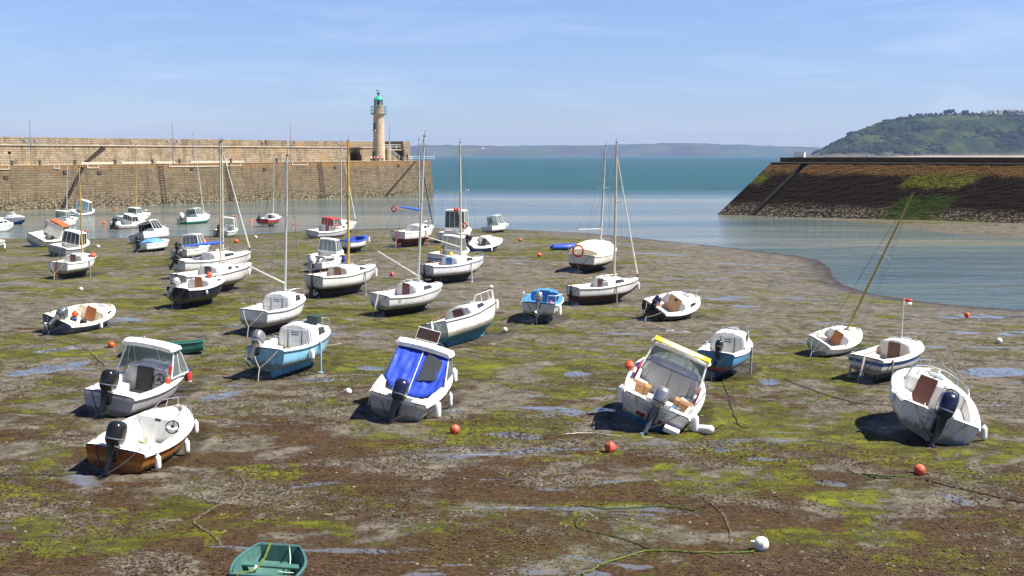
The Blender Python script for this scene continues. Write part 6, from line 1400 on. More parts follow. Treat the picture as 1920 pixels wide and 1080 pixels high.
bt = b21['bt']; ringbuoy(b21, (-.55, bt.y(.02), bt.zs(0)+2.35), RX, 'red and white ring at the end of the blue boom cover near the water', paint((.62, .06, .05), .5, .1), .30)
bt = b19['bt']; ringbuoy(b19, (bt.b(.3)*.95, bt.y(.22), bt.zs(.2)+.65), RX, 'red ring at the right stern rail of the tall wheelhouse boat', RED, .24)
bt = b37['bt']; ringbuoy(b37, (-.7, bt.y(.0), bt.zs(0)+1.1), RX, 'orange ring hung over the stern rail of the motor sailer behind the maroon boat', paint((.70, .14, .06), .5, .1), .30)
bt = b23['bt']; ringbuoy(b23, (bt.b(.5), bt.y(.42), bt.zs(.5)+.55), Matrix.Rotation(R(90), 4, 'Y'), 'red ring hung on the side of the red-roofed cruiser', RED, .24)
bt = b28['bt']; float_(onboat(b28, (.28, bt.y(.60), bt.zs(.6)+.31*1.12+.15)), .17, ORANGE, 'orange float on the cabin top of the navy cuddy boat')
bt = b9['bt']; float_(onboat(b9, (-.45, bt.y(.20), bt.kd+bt.D*.75)), .22, ORANGE, 'orange float in the cockpit of the boat with the beige door', rot=(.4, .8, 0))
bt = b10['bt']; float_(onboat(b10, (.42, bt.y(.40), bt.kd+bt.D*.62)), .18, paint((.65, .16, .12), .5, .2), 'salmon-red float inside the blue cockpit')
bt = b40['bt']; float_(onboat(b40, (.75, bt.y(.72), bt.zs(.7)+.2)), .2, ORANGE, 'orange float by the shrouds of the small sailboat with the square hatch')
bt = b4['bt']; float_(onboat(b4, (-bt.b(.3)-.12, bt.y(.42), bt.zs(.4)+.12)), .16, ORANGE, 'orange float on the left rail of the yellow-topped boat')
bt = b31['bt']; float_(onboat(b31, (.55, bt.y(.70), bt.zs(.7)+.45)), .22, RED, 'red float on the foredeck of the cream wheelhouse boat')
bt = b16['bt']; float_(onboat(b16, (-.45, bt.y(.5), bt.zs(.5)+.66)), .15, paint((.75, .62, .05), .5, .1), 'yellow float on the cabin of the blue-hatched sailboat')
bt = b12['bt']; secs = []
for i in range(13):
    t = .06+.50*i/12; ww = bt.b(t)*1.0; hh_ = .95*math.sin(min(1, (i+2)/7)*math.pi/2)-(.12 if i > 9 else 0); zz_ = bt.zs(t)
    secs.append([(ww*math.cos(a), bt.y(t)+.02*math.sin(a*5+i), zz_+.02+hh_*math.sin(a)**.75*(1+.03*math.sin(i*2+a*4))) for a in [math.pi*k/14 for k in range(15)]])
g = MB().loft(secs, 0, cap0=True, cap1=True); loose(b12, (0, 0, 0), 'boat_cover', 'cream canvas cover over the cockpit of the large sailboat', 'cover', g, paint((.72, .68, .54), .85, .3, 0, 3, .6), 40)
bt = b34['bt']; secs = []
for i in range(11):
    t = .22+.42*i/10; ww = bt.b(t)*.88; hh_ = .52*math.sin((i+1.5)/13*math.pi); secs.append([(ww*math.cos(a), bt.y(t), bt.zs(t)+.06+hh_*max(0, math.sin(a))**.7+.03*math.sin(i*3+a*6)) for a in [math.pi*k/14 for k in range(15)]])
g = MB().loft(secs, 0, cap0=True, cap1=True); loose(b34, (0, 0, 0), 'tarpaulin', 'light blue tarpaulin tied over the white motorboat', 'tarpaulin', g, paint((.14, .36, .72), .5, .2, 0, 3, .6), 40)
g = MB()
for k in range(4): g.tube([(bt.b(.3+.08*k)*.9*math.cos(a), bt.y(.28+.09*k)+.1*math.cos(a), bt.zs(.4)+.10+.50*math.sin(a)**.7+.02) for a in [math.pi*j/12 for j in range(13)]], .012, 5)
loose(b34, (0, 0, 0), 'lashing_rope', 'dark lashing rope over the light blue tarpaulin', 'rope', g, DKROPE, 40)
bt = b47['bt']; loose(b47, (.42, bt.y(.62), bt.zs(.62)+.46*1.28*1.0+.20), 'crate', 'dark green crate on the cabin top of the sky-blue boat', 'crate', MB().box((0, 0, 0), (.48, .38, .32), 0, None, 1.1), paint((.02, .06, .05), .5, .2), 0, None, None, .02)
# dark hanks of rope, buckets: clutter in cockpits
rs = random.Random(11)
for s_, col, nm in ((b4, (.10, .25, .45), 'blue rope heap in the cockpit of the yellow-topped boat'), (b25, (.55, .5, .4), 'pale rope heap in the cluttered speedboat'), (b30, (.08, .02, .03), 'dark red rope heap in the stern of the boat with the blue boom cover'), (b38, (.05, .05, .06), 'dark rope heap in the cream fishing boat'), (b1, (.45, .44, .25), 'olive rope trailing over the stern of the brown-hulled boat'), (b11, (.2, .18, .1), 'brown rope coil on the foredeck of the brown-bottomed sailboat'), (b16, (.3, .08, .03), 'red-brown net heap on the stern of the blue-hatched sailboat')):
    bt = s_['bt']; g = MB(); t = .86 if s_ is b11 else .16; z = bt.zs(t)+.08 if s_ is not b4 else bt.kd+bt.D*.7
    pp = [(.26*rs.uniform(-1, 1)*(1-.3*abs(math.sin(i))), .20*rs.uniform(-1, 1), .02+.10*rs.random()) for i in range(34)]
    sm = [tuple(sum(pp[(i+k) % 34][c]*w_ for k, w_ in ((0, .25), (1, .5), (2, .25))) for c in range(3)) for i in range(34)]
    g.tube(sm, .018, 5); loose(s_, ((.45 if s_ is not b11 else .1)*bt.b(t), bt.y(t), z), 'rope_heap', nm, 'rope', g, paint(col, .9, .3), 40, None, 'ropes left in the boats')
# wheel under the stern of b26
bt = b26['bt']; g = MB().ring((0, 0, 0), .30, .085, Matrix.Rotation(R(90), 3, 'Y'), 24, 8)
p_ = onboat(b26, (.02, bt.y(0)+.12, .32)); o_ = thing('tyre_wheel', 'black wheel with pale hub leaning under the stern of the yellow-masted sailboat', 'wheel', (p_.x, p_.y, hz(p_.x, p_.y)+.36), (0, 0, R(-60)))
g.build('tyre', RUBBER, o_); MB().lathe([(.2, -.05), (.20, .05), (.05, .06), (.05, -.06)], 16).xform(Matrix.Rotation(R(90), 4, 'Y')).build('hub', paint((.55, .55, .52), .5, .4), o_)
# flags
def flag(sp, p, ln, cols, label, sx=1):
    o_ = thing('flag', label, 'flag', onboat(sp, p), (0, 0, 0), 'small flags on the boats')
    MB().tube([(0, 0, 0), (.03, 0, ln)], [.018, .012], 6).build('staff', RAIL, o_)
    for k, c in enumerate(cols):
        secs = [[(sx*(.02+.34*i/6), .03*math.sin(i*1.1), ln-.02-.26*k/len(cols)-j*.26/len(cols)-.05*i/6) for j in range(2)] for i in range(7)]
        f_ = MB().loft(secs).build('cloth', paint(c, .8, .1), o_, 60); f_.modifiers.new('t', 'SOLIDIFY').thickness = .006
flag(b7, (-.35, b7['bt'].y(.78), b7['bt'].zs(.8)+.2), 1.75, ((.5, .03, .03), (.75, .75, .73)), 'ragged red and white flag above the boat with the dark brown door')
flag(b19, (.8, b19['bt'].y(.5), b19['bt'].zs(.5)+1.9), 2.3, ((.02, .02, .02), (.8, .8, .8), (.02, .02, .02), (.8, .8, .8)), 'black and white striped flag on a tall staff at the tall wheelhouse boat')
flag(b16, (-.25, b16['bt'].y(.6), b16['bt'].zs(.6)+3.6), .5, ((.6, .06, .03),), 'small red pennant by the tan mast of the blue-hatched sailboat', -1)
flag(b32, (.6, b32['bt'].y(.5), b32['bt'].zs(.5)+.9), .9, ((.75, .14, .04),), 'orange flag on the half-decked boat left of the red sailboat')
flag(b33, (.9, b33['bt'].y(.6), b33['bt'].zs(.6)+1.9), 1.5, ((.6, .12, .06),), 'small faded red flag right of the green-bottomed cruiser')
marks(b15, '70', .14, 1, .2, f_=.5)

# ---------------------------------------------------------------- dinghies
def dinghy(label, loc, psi, L, B, D, col, bowk=.62, heel=0, inner=None, name='dinghy', pitch=0):
    root = thing(name, label, 'dinghy', loc, (R(pitch), R(heel), R(-psi))); m = paint(col, .5, .35, 0, 3); mi_ = paint(inner or col, .55, .4, 0, 3)
    def hb(t): return B/2*(.90+.10*math.sin(min(1, t/.4)*math.pi/2))*(1-(1-bowk)*max(0, (t-.45)/.55)**1.7)
    def zt(t): return D*(1+.16*max(0, (t-.4)/.6)**2)
    def zb(t): return D*.34*max(0, (t-.55)/.45)**1.6
    def sec_(t, off=0):
        b_ = hb(t)-off; z0 = zb(t)+off; z1 = zt(t); y = -L/2+L*t
        return [(-b_, y, z1), (-b_*.93, y, z0+(z1-z0)*.5), (-b_*.84, y, z0+(z1-z0)*.12), (-b_*.70, y, z0), (0, y, z0-.02*(off == 0)), (b_*.70, y, z0), (b_*.84, y, z0+(z1-z0)*.12), (b_*.93, y, z0+(z1-z0)*.5), (b_, y, z1)]
    T_ = [0, .1, .25, .4, .55, .68, .8, .9, 1]
    MB().loft([sec_(t) for t in T_], 0, cap0=True, cap1=True).build('hull', m, root, 40)
    MB().loft([[(x, y+(.06 if i == 0 else -.06 if i == len(T_)-1 else 0), z) for x, y, z in sec_(t, .045)] for i, t in enumerate(T_)], 0, cap0=True, cap1=True).build('liner', mi_, root, 40)
    path = [(-hb(t), -L/2+L*t, zt(t)) for t in T_]+[(hb(t), -L/2+L*t, zt(t)) for t in reversed(T_)]
    MB().tube(path, .035, 7, 0, True).build('gunwale', m, root)
    for tb in (.22, .62): MB().box((0, -L/2+L*tb, D*.68), (hb(tb)*1.86, L*.13, .05)).build('thwart', mi_, root, 0, .012)
    return root
# ---- scour hollows and wet rims in the mud around every boat
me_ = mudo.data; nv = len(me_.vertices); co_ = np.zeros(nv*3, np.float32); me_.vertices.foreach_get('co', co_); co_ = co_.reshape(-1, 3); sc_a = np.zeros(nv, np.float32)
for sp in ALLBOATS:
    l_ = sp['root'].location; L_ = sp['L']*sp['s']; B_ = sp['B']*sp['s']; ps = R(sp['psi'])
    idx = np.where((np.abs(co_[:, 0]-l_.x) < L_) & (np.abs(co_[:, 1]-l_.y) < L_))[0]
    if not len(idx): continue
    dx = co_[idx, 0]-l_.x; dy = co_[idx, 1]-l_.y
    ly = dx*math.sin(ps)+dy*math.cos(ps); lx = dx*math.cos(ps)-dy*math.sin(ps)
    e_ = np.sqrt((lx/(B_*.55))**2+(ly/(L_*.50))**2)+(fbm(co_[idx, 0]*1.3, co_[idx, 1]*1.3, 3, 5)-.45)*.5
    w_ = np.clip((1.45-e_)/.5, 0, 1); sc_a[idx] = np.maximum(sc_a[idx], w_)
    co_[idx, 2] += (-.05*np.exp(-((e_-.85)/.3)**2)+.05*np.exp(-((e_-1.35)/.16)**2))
pl_a = np.zeros(nv, np.float32)
for (a_, b_, rx_, ry_, sk_) in [(1862, 697, 85, 13, 0), (1840, 594, 120, 5, -.02), (965, 816, 75, 8, .05), (585, 908, 100, 4, -.10), (415, 742, 60, 8, -.2), (585, 712, 70, 5, 0), (1352, 841, 22, 9, 0), (1442, 716, 28, 8, 0), (95, 690, 110, 9, -.15), (1085, 700, 40, 6, 0), (1250, 618, 60, 4, .1), (830, 770, 50, 5, 0), (1560, 905, 40, 8, .1), (1790, 935, 50, 8, .3), (1900, 624, 40, 5, -.1), (110, 655, 70, 5, -.1), (700, 690, 45, 5, 0), (1430, 860, 50, 5, .05), (1130, 770, 35, 5, 0), (620, 480, 40, 3, 0)]:
    c_ = G(a_, b_); kx = c_.y/F; ky = c_.y**2/(F*8.7)*1.05
    dx = (co_[:, 0]-c_.x-(c_.x/c_.y)*(co_[:, 1]-c_.y))/(rx_*kx); dy = (co_[:, 1]-c_.y)/(ry_*ky)+dx*rx_*sk_/ry_
    pl_a = np.maximum(pl_a, np.clip(1.25-np.sqrt(dx*dx+dy*dy), 0, 1))
me_.attributes.new('pool', 'FLOAT', 'POINT').data.foreach_set('value', pl_a)
co_[:, 2] -= np.clip(pl_a*1.5, 0, 1)*.02
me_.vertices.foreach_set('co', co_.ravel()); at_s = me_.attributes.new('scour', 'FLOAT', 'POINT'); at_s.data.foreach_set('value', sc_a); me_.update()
# ================================================================== DINGHIES, BUOYS, ROPES, WEED, PEOPLE
TEAL = (.05, .135, .13)
p_ = G(490, 1118); dg = dinghy('teal plastic dinghy with a rope and weedy chain inside, at the bottom edge', (p_.x, p_.y+.80, hz(p_.x, p_.y+.8)-.04), 0, 1.62, 1.42, .46, TEAL, .60, 4, (.055, .15, .13), pitch=0)
Md = Matrix.Translation(dg.location) @ dg.rotation_euler.to_matrix().to_4x4()
def dloose(pts, r, name, label, cat, mat):
    o_ = MB().tube([Md @ Vector(p) for p in pts], r, 6).build(name, mat, None); tag(o_, label, cat); return o_
dloose([(-.50, -.88, .15), (-.50, -.86, .48), (-.42, -.70, .46), (-.30, -.4, .38), (-.25, -.1, .34), (-.20, .35, .40), (-.18, .80, .56), (-.18, .86, .50)], [.02, .03, .032, .02, .02, .024, .03, .02], 'weedy_chain', 'weed-covered chain lying lengthwise across the teal dinghy', 'chain', WEED)
dloose([(.10, .80, .55), (.22, .80, .54), (.30, .55, .36), (.34, .3, .25), (.28, .05, .12), (.42, -.2, .34), (.52, -.30, .37), (.35, -.28, .36), (.2, -.24, .36)], .014, 'painter_rope', 'pale green rope hanging inside the teal dinghy', 'rope', paint((.40, .62, .48), .8, .2))
dloose([(-.32, .2, .30), (-.28, -.2, .34)], .03, 'tube', 'short white tube lying in the teal dinghy', 'tube', RAIL)
p_ = G(303, 668); d2 = dinghy('long narrow green dinghy behind the roofed wheelhouse boat', (p_.x, p_.y+.5, hz(p_.x, p_.y)-.03), 78, 3.3, 1.2, .50, (.03, .16, .13), .75, -4, (.02, .12, .09))
MB().tube([(-.55, -.9, .45), (-.57, -.9, .80)], .03, 6).build('rowlock_post', RAIL, d2)
# inflatable
p_ = G(1054, 469); inf = thing('inflatable_dinghy', 'small blue inflatable dinghy on the mud left of the large covered sailboat', 'dinghy', p_+Vector((0, .4, .26)), (0, 0, R(-78)))
MB().tube([(-.5, -1.05, 0), (-.55, -.3, 0), (-.52, .4, .03), (-.3, .95, .10), (0, 1.15, .14), (.3, .95, .10), (.52, .4, .03), (.55, -.3, 0), (.5, -1.05, 0)], [.12, .24, .24, .23, .22, .23, .24, .24, .12], 12).build('tube', paint((.03, .09, .50), .4, .2), inf)
MB().box((0, -.1, -.12), (.9, 1.9, .05)).build('floor', paint((.3, .32, .36), .6, .2), inf, 0); MB().box((0, -.85, .02), (.8, .05, .36)).build('transom', paint((.05, .10, .4), .5, .2), inf, 0); MB().box((0, .1, .10), (.95, .2, .04)).build('thwart', paint((.6, .62, .65), .5, .2), inf, 0)
OBUOY = paint((.62, .10, .05), .55, .5, 0, 6, .5)
WB = paint((.74, .73, .68), .5, .35)
for (x, y, r, m, lb) in [
    (853, 813, .19, OBUOY, 'orange mooring buoy on the mud just right of the blue-canvas boat'), (1144, 847, .20, OBUOY, 'orange mooring buoy below the yellow-topped boat'),
    (1724, 890, .19, OBUOY, 'orange-red mooring buoy in the lower right, below the white speedboat'), (209, 651, .17, ORANGE, 'orange buoy left of the roof of the wheelhouse boat at the left'),
    (735, 518, .20, paint((.55, .09, .07), .5, .2), 'dull red buoy behind the boat with the leaning boom'), (976, 453, .22, ORANGE, 'orange buoy near the water, upper of the two left of the blue inflatable'),
    (1011, 481, .22, ORANGE, 'orange buoy, lower of the two left of the blue inflatable'), (1813, 595, .19, ORANGE, 'orange buoy by the pool of water at the right edge'),
    (1427, 1031, .20, WB, 'large white mooring buoy with a weedy rope, bottom right'), (653, 739, .15, WB, 'white buoy left of the blue-canvas boat'),
    (947, 622, .15, WB, 'white buoy below and right of the turquoise-bottomed sailboat'), (921, 541, .16, WB, 'white buoy right of the blue-hatched sailboat'),
    (1873, 644, .18, WB, 'white buoy above the puddles at the right edge'), (152, 545, .15, WB, 'white buoy below the small sailboat with the square hatch'),
    (184, 465, .20, WB, 'white buoy on the green weed at the upper left'), (443, 456, .28, ORANGE, 'orange buoy on the green weed below the half-decked boat'), (479, 447, .22, WB, 'white buoy on the weed below the red sailboat'),
    (1208, 790, .0, WB, ''), (805, 640, .10, WB, 'tiny white float under the turquoise-bottomed sailboat'), (276, 452, .2, ORANGE, 'orange-red float between the blue tarpaulin boat and the grey cabin boat')]:
    if r: r *= .86; p_ = G(x, y); s_ = 1; float_(p_+Vector((0, 0, r*.78)), r, m, lb, rot=(R(70+x % 25), R(x % 40-20), R(x*7 % 360)))
for (x, y, r, m, lb) in [(196, 420, .26, ORANGE, 'orange-red buoy floating left of the maroon-hulled boat'), (536, 412, .20, WB, 'white buoy floating right of the red sailboat'), (550, 421, .18, ORANGE, 'small orange buoy floating near the red sailboat'), (161, 436, .24, RED, 'red buoy floating beside the tan mast at the left'), (471, 415, .22, ORANGE, 'orange float on the water left of the red sailboat')]:
    p_ = P(x, y, WZ); float_(p_+Vector((0, 0, r*.3)), r, m, lb, rot=(R(20), 0, R(x)))
# ropes and chains lying on the mud
def ground_path(px, n=8, jit=.03, up=.015, seed=1):
    rs_ = random.Random(seed); P_ = [G(a, b) for a, b in px]; out_ = []
    for i in range(len(P_)-1):
        p0 = P_[max(i-1, 0)]; p1 = P_[i]; p2 = P_[i+1]; p3 = P_[min(i+2, len(P_)-1)]
        for k in range(n):
            t = k/n; q = .5*((2*p1)+(p2-p0)*t+(2*p0-5*p1+4*p2-p3)*t*t+(3*p1-p0-3*p2+p3)*t**3)
            q = q+Vector((rs_.uniform(-jit, jit), rs_.uniform(-jit, jit), 0)); q.z = hz(q.x, q.y)+up+float(fbm(np.array([q.x*.9]), np.array([q.y*1.5]), 4, 3)[0]-.47)*.10; out_.append(q)
    return out_
def groundrope(px, r, mat, name, label, cat, seed=1, n=8, jit=.03, group=None):
    o_ = MB().tube(ground_path(px, n, jit, r*.8+.012, seed), r, 6).build(name, mat, None); tag(o_, label, cat, group)
GREENW = paint((.10, .135, .010), .8, .4, 0, 10, .8); DWEED = paint((.06, .085, .01), .8, .4, 0, 10, .8)
groundrope([(1412, 1036), (1360, 1038), (1290, 1037), (1220, 1035), (1160, 1050), (1118, 1066), (1090, 1080)], .019, GREENW, 'weedy_rope', 'thick green weedy rope running left from the large white buoy', 'rope', 2, 8, .04)
groundrope([(1225, 1034), (1180, 1015), (1120, 1000), (1088, 992), (1080, 984), (1095, 970), (1112, 955)], .014, DWEED, 'weedy_rope', 'thin weedy rope looping up from the thick green rope', 'rope', 3)
groundrope([(1090, 949), (1160, 955), (1240, 950), (1310, 958)], .018, DWEED, 'weedy_rope', 'green weedy rope lying level in the weed above the looping rope', 'rope', 4)
groundrope([(1712, 892), (1680, 896), (1640, 894), (1620, 890), (1640, 898), (1676, 900)], .02, DWEED, 'weedy_rope', 'weedy rope beside the orange-red buoy at the lower right', 'rope', 5)
groundrope([(1735, 900), (1790, 915), (1850, 930), (1925, 944)], .016, DKROPE, 'mooring_rope', 'dark rope running right from the orange-red buoy', 'rope', 6)
groundrope([(362, 848), (378, 870), (400, 860)], .012, DKROPE, 'mooring_rope', 'dark rope on the mud right of the brown-hulled boat', 'rope', 7)
groundrope([(0, 893), (60, 892), (120, 893), (165, 888)], .016, DKROPE, 'mooring_rope', 'dark rope from the left edge to the brown-hulled boat', 'rope', 8)
groundrope([(1060, 815), (1105, 812), (1150, 818), (1230, 822)], .016, ROPE, 'mooring_rope', 'pale rope on the mud left of the yellow-topped boat', 'rope', 9)
groundrope([(1350, 690), (1370, 760), (1390, 800), (1420, 790)], .014, DKROPE, 'mooring_rope', 'dark rope curving right of the yellow-topped boat', 'rope', 10)
groundrope([(640, 645), (560, 655), (490, 658)], .012, ROPE, 'mooring_rope', 'thin pale rope left of the sky-blue boat', 'rope', 11)
groundrope([(600, 627), (700, 610), (780, 606)], .012, DKROPE, 'mooring_rope', 'thin rope right of the sky-blue boat towards the centre sailboat', 'rope', 12)
groundrope([(1470, 712), (1560, 745), (1640, 760), (1672, 740)], .014, DKROPE, 'mooring_rope', 'dark rope left of the white speedboat', 'rope', 13)
groundrope([(700, 600), (720, 606), (760, 612), (800, 618)], .014, DKROPE, 'mooring_rope', 'dark rope under the boat with the leaning boom', 'rope', 14)
def chain(px, label, sc=.05, seed=1, mat=None):
    pp = ground_path(px, 9, .025, .03, seed); g = MB(); L_ = 0; res = [pp[0]]
    for a, b_ in zip(pp[:-1], pp[1:]):
        d_ = (b_-a).length; k = max(1, int(d_/(sc*1.7)))
        for j in range(1, k+1): res.append(a.lerp(b_, j/k))
    for i in range(len(res)-1):
        d_ = (res[i+1]-res[i]).normalized(); q = d_.to_track_quat('X', 'Z').to_matrix() @ Matrix.Rotation(R(90*(i % 2)+20), 3, 'X')
        c = (res[i]+res[i+1])/2; g.tube([c+q @ Vector((sc*1.25*math.cos(a), sc*.62*math.sin(a), 0)) for a in [2*math.pi*k/8 for k in range(8)]], sc*.22, 4, 0, True)
    o_ = g.build('mooring_chain', mat or paint((.20, .15, .11), .8, .5), None, 60, fix=False); tag(o_, label, 'chain', 'chains lying on the mud')
chain([(415, 1028), (408, 1014), (396, 1002), (380, 993), (366, 985), (366, 974), (388, 962), (408, 952), (430, 942), (448, 930), (458, 915), (456, 900), (440, 888)], 'pale crusted chain winding up the mud left of the teal dinghy', .032, 1, paint((.18, .15, .11), .85, .5))
chain([(380, 925), (384, 938), (398, 944), (412, 946)], 'short crusted chain end beside the longer winding chain', .034, 2, paint((.22, .19, .15), .85, .5))
chain([(1660, 862), (1625, 868), (1598, 872), (1592, 884), (1612, 892)], 'rusty chain left of the orange-red buoy at the lower right', .036, 3)
chain([(1312, 930), (1335, 948), (1355, 965), (1368, 995), (1370, 1022)], 'dark chain coming down to the large white buoy', .034, 4)
chain([(1515, 825), (1570, 832), (1612, 842)], 'short chain below and left of the white speedboat', .034, 5)
chain([(108, 640), (160, 655), (200, 690)], 'thin chain at the left behind the roofed wheelhouse boat', .04, 6)
# loose weed wrack and worm casts: nobody could count them
rs = np.random.RandomState(12)
def scatter(n, dmin, dmax, sz, hgt, maskf, seed, aspect=1.0, tri=False):
    r_ = np.random.RandomState(seed); u = r_.rand(n*3); dd = dmin*(dmax/dmin)**(u); az_ = np.radians(r_.uniform(-26, 26, n*3)); x = dd*np.tan(az_); y = dd
    k = maskf(x, y) > r_.rand(n*3); x, y = x[k][:n], y[k][:n]; z = H(x, y)+((fbm(x*.9, y*1.5, 4, 3)-.47)*.10+(fbm(x*3.1, y*4.2, 3, 9)-.45)*.045)
    ok = z > WZ+.12; x, y, z = x[ok], y[ok], z[ok]; m = len(x); an = r_.uniform(0, 2*math.pi, m); s_ = sz*r_.uniform(.4, 1.3, m)*(y/28)**.35; hh_ = hgt*r_.uniform(.3, 1.2, m)
    c, s2 = np.cos(an), np.sin(an); V_ = np.zeros((m, 4, 3)); loc_ = [(-1, -.35), (1, -.5), (1.1, .4), (-.8, .5)]
    for i, (a, b_) in enumerate(loc_):
        V_[:, i, 0] = x+s_*(a*c-b_*aspect*s2); V_[:, i, 1] = y+s_*(a*s2+b_*aspect*c); V_[:, i, 2] = z+.005+hh_*(r_.rand(m) if i in (1, 3) else .05*r_.rand(m))
    return V_.reshape(-1, 3), np.arange(m*4).reshape(-1, 4)
m1 = lambda x, y: np.clip((fbm(x*.22, y*.42, 4, 55)-.44)*9, .04, 1)*np.clip(1.9-y/38, .12, 1)
V_, Fq = scatter(60000, 17, 75, .042, .022, m1, 1)
mw, t, b, o = newmat('wrack'); nb = NB(t); oc = nb.n('TexCoord').outputs['Object']
nb.l(nb.ramp(nb.noise(oc, 1.9, 6, .8), [(.3, (.018, .009, .004)), (.5, (.065, .032, .014)), (.66, (.11, .075, .03)), (.78, (.20, .16, .09))]), b.inputs['Base Color']); b.inputs['Roughness'].default_value = .55
tag(mesh_np('seaweed_wrack', V_, Fq, mw, False), 'brown seaweed wrack strewn over the mud', 'seaweed', kind='stuff')
m2 = lambda x, y: np.clip((fbm(x*.18, y*.40, 4, 77)-.47)*9, .02, 1)
V_, Fq = scatter(30000, 17, 70, .032, .014, m2, 2)
mg, t, b, o = newmat('green_weed'); nb = NB(t); oc = nb.n('TexCoord').outputs['Object']
nb.l(nb.ramp(nb.noise(oc, 1.5, 6, .8), [(.3, (.025, .026, .005)), (.5, (.075, .080, .010)), (.7, (.16, .17, .015))]), b.inputs['Base Color']); b.inputs['Roughness'].default_value = .5
tag(mesh_np('green_weed', V_, Fq, mg, False), 'thin green weed lying on the mud', 'seaweed', kind='stuff')
m3 = lambda x, y: np.clip((fbm(x*.5, y*.7, 4, 99)-.40)*4, .02, 1)
r_ = np.random.RandomState(8); nn = 3200; u = r_.rand(nn); dd = 17*(80/17)**u; xx_ = dd*np.tan(np.radians(r_.uniform(-26, 26, nn))); kk_ = m3(xx_, dd) > r_.rand(nn); xx_, dd = xx_[kk_], dd[kk_]
zz_ = H(xx_, dd)+((fbm(xx_*.9, dd*1.5, 4, 3)-.47)*.10+(fbm(xx_*3.1, dd*4.2, 3, 9)-.45)*.045); VV = []; FF = []; k = 0
for a, b_, c in zip(xx_, dd, zz_):
    s_ = r_.uniform(.01, .045)
    VV.append(iv*(1+r_.uniform(-.25, .25, (12, 1)))*[s_*1.4, s_, s_*.6]+[a, b_, c]); FF.append(ifc+k); k += 12
tag(mesh_np('shells_and_casts', np.concatenate(VV), np.concatenate(FF), paint((.22, .19, .15), .9, .3, 0, 9), False), 'pale shells and mud casts strewn over the mud', 'shells', kind='stuff')

# ---- people on the pier
def person(label, p, face, sit=False, top=(.5, .1, .1), leg=(.03, .04, .08), hair=(.03, .02, .015), arm=0, group='people on the pier', sc=1.0):
    o_ = thing('person', label, 'person', p, (0, 0, R(face)), group); o_.scale = (sc, sc, sc)
    if sit: J = dict(pel=(0, 0, .50), ch=(0, -.02, .90), nk=(0, -.01, 1.10), hd=(0, .0, 1.24), kl=(-.12, .42, .50), kr=(.12, .42, .50), fl=(-.13, .46, .08), fr=(.13, .46, .08), tl=(-.13, .60, .04), tr=(.13, .60, .04), el=(-.26, .08, .78), er=(.26, .08, .78), wl=(-.16, .32, .60), wr=(.16, .32, .60))
    else: J = dict(pel=(0, 0, .92), ch=(0, 0, 1.30), nk=(0, .01, 1.50), hd=(0, .02, 1.63), kl=(-.11, .04, .50), kr=(.12, .00, .50), fl=(-.12, .0, .08), fr=(.16, -.08, .08), tl=(-.13, .16, .04), tr=(.18, .08, .04), el=(-.28, -.03, 1.10), er=(.28, -.03, 1.10), wl=(-.27, .10+.1*arm, .88+.3*arm), wr=(.27, .10+.1*arm, .88+.3*arm))
    J['sl'] = tuple(Vector(J['ch'])+Vector((-.17, 0, .09))); J['sr'] = tuple(Vector(J['ch'])+Vector((.17, 0, .09))); J['hl'] = tuple(Vector(J['pel'])+Vector((-.09, 0, -.04))); J['hr'] = tuple(Vector(J['pel'])+Vector((.09, 0, -.04)))
    J['hal'] = tuple(Vector(J['wl'])+Vector((.02, .06, -.08))); J['har'] = tuple(Vector(J['wr'])+Vector((-.02, .06, -.08)))
    rad = dict(pel=.145, ch=.15, nk=.055, hd=.10, kl=.065, kr=.065, fl=.045, fr=.045, tl=.035, tr=.035, el=.045, er=.045, wl=.03, wr=.03, sl=.065, sr=.065, hl=.095, hr=.095, hal=.03, har=.03)
    E = [('pel', 'ch'), ('ch', 'nk'), ('nk', 'hd'), ('ch', 'sl'), ('ch', 'sr'), ('sl', 'el'), ('sr', 'er'), ('el', 'wl'), ('er', 'wr'), ('wl', 'hal'), ('wr', 'har'), ('pel', 'hl'), ('pel', 'hr'), ('hl', 'kl'), ('hr', 'kr'), ('kl', 'fl'), ('kr', 'fr'), ('fl', 'tl'), ('fr', 'tr')]
    ks = list(J); me = bpy.data.meshes.new('sk'); me.from_pydata([J[k] for k in ks], [(ks.index(a), ks.index(b_)) for a, b_ in E], []); tmp = bpy.data.objects.new('sk', me); COL.objects.link(tmp)
    tmp.modifiers.new('s', 'SKIN'); sv = me.skin_vertices[0].data
    for i, k in enumerate(ks): sv[i].radius = (rad[k], rad[k]*.85); sv[i].use_root = (k == 'pel')
    tmp.modifiers.new('u', 'SUBSURF').levels = 1; dg_ = bpy.context.evaluated_depsgraph_get(); m2_ = bpy.data.meshes.new_from_object(tmp.evaluated_get(dg_)); bpy.data.objects.remove(tmp); m2_.name = 'body'
    SKIN = paint((.45, .26, .17), .6, .1); m2_.materials.clear()
    for m_ in (SKIN, paint(top, .8, .2), paint(leg, .8, .2), paint((.02, .02, .02), .6, .1)): m2_.materials.append(m_)
    zp, zn = J['pel'][2], J['nk'][2]
    for f_ in m2_.polygons:
        c = f_.center; r_xy = abs(c.x)
        if c.z > zn-.02: k = 0
        elif c.z < .10: k = 3
        elif sit and c.y > .12 and abs(c.z-.5) < .12: k = 2
        elif c.z > zp+.02: k = 1 if not (r_xy > .2 and c.z < J['el'][2]-.02) else 0
        else: k = 2 if r_xy < .235 else 0
        f_.material_index = k
    m2_.shade_smooth(); bo = bpy.data.objects.new('body', m2_); COL.objects.link(bo); bo.parent = o_
    h_ = Vector(J['hd']); MB().ball(h_+Vector((0, -.025, .045)), (.098, .108, .10), 8).build('hair', paint(hair, .8, .1), o_)
    return o_
zt_ = zq(PL)+.116
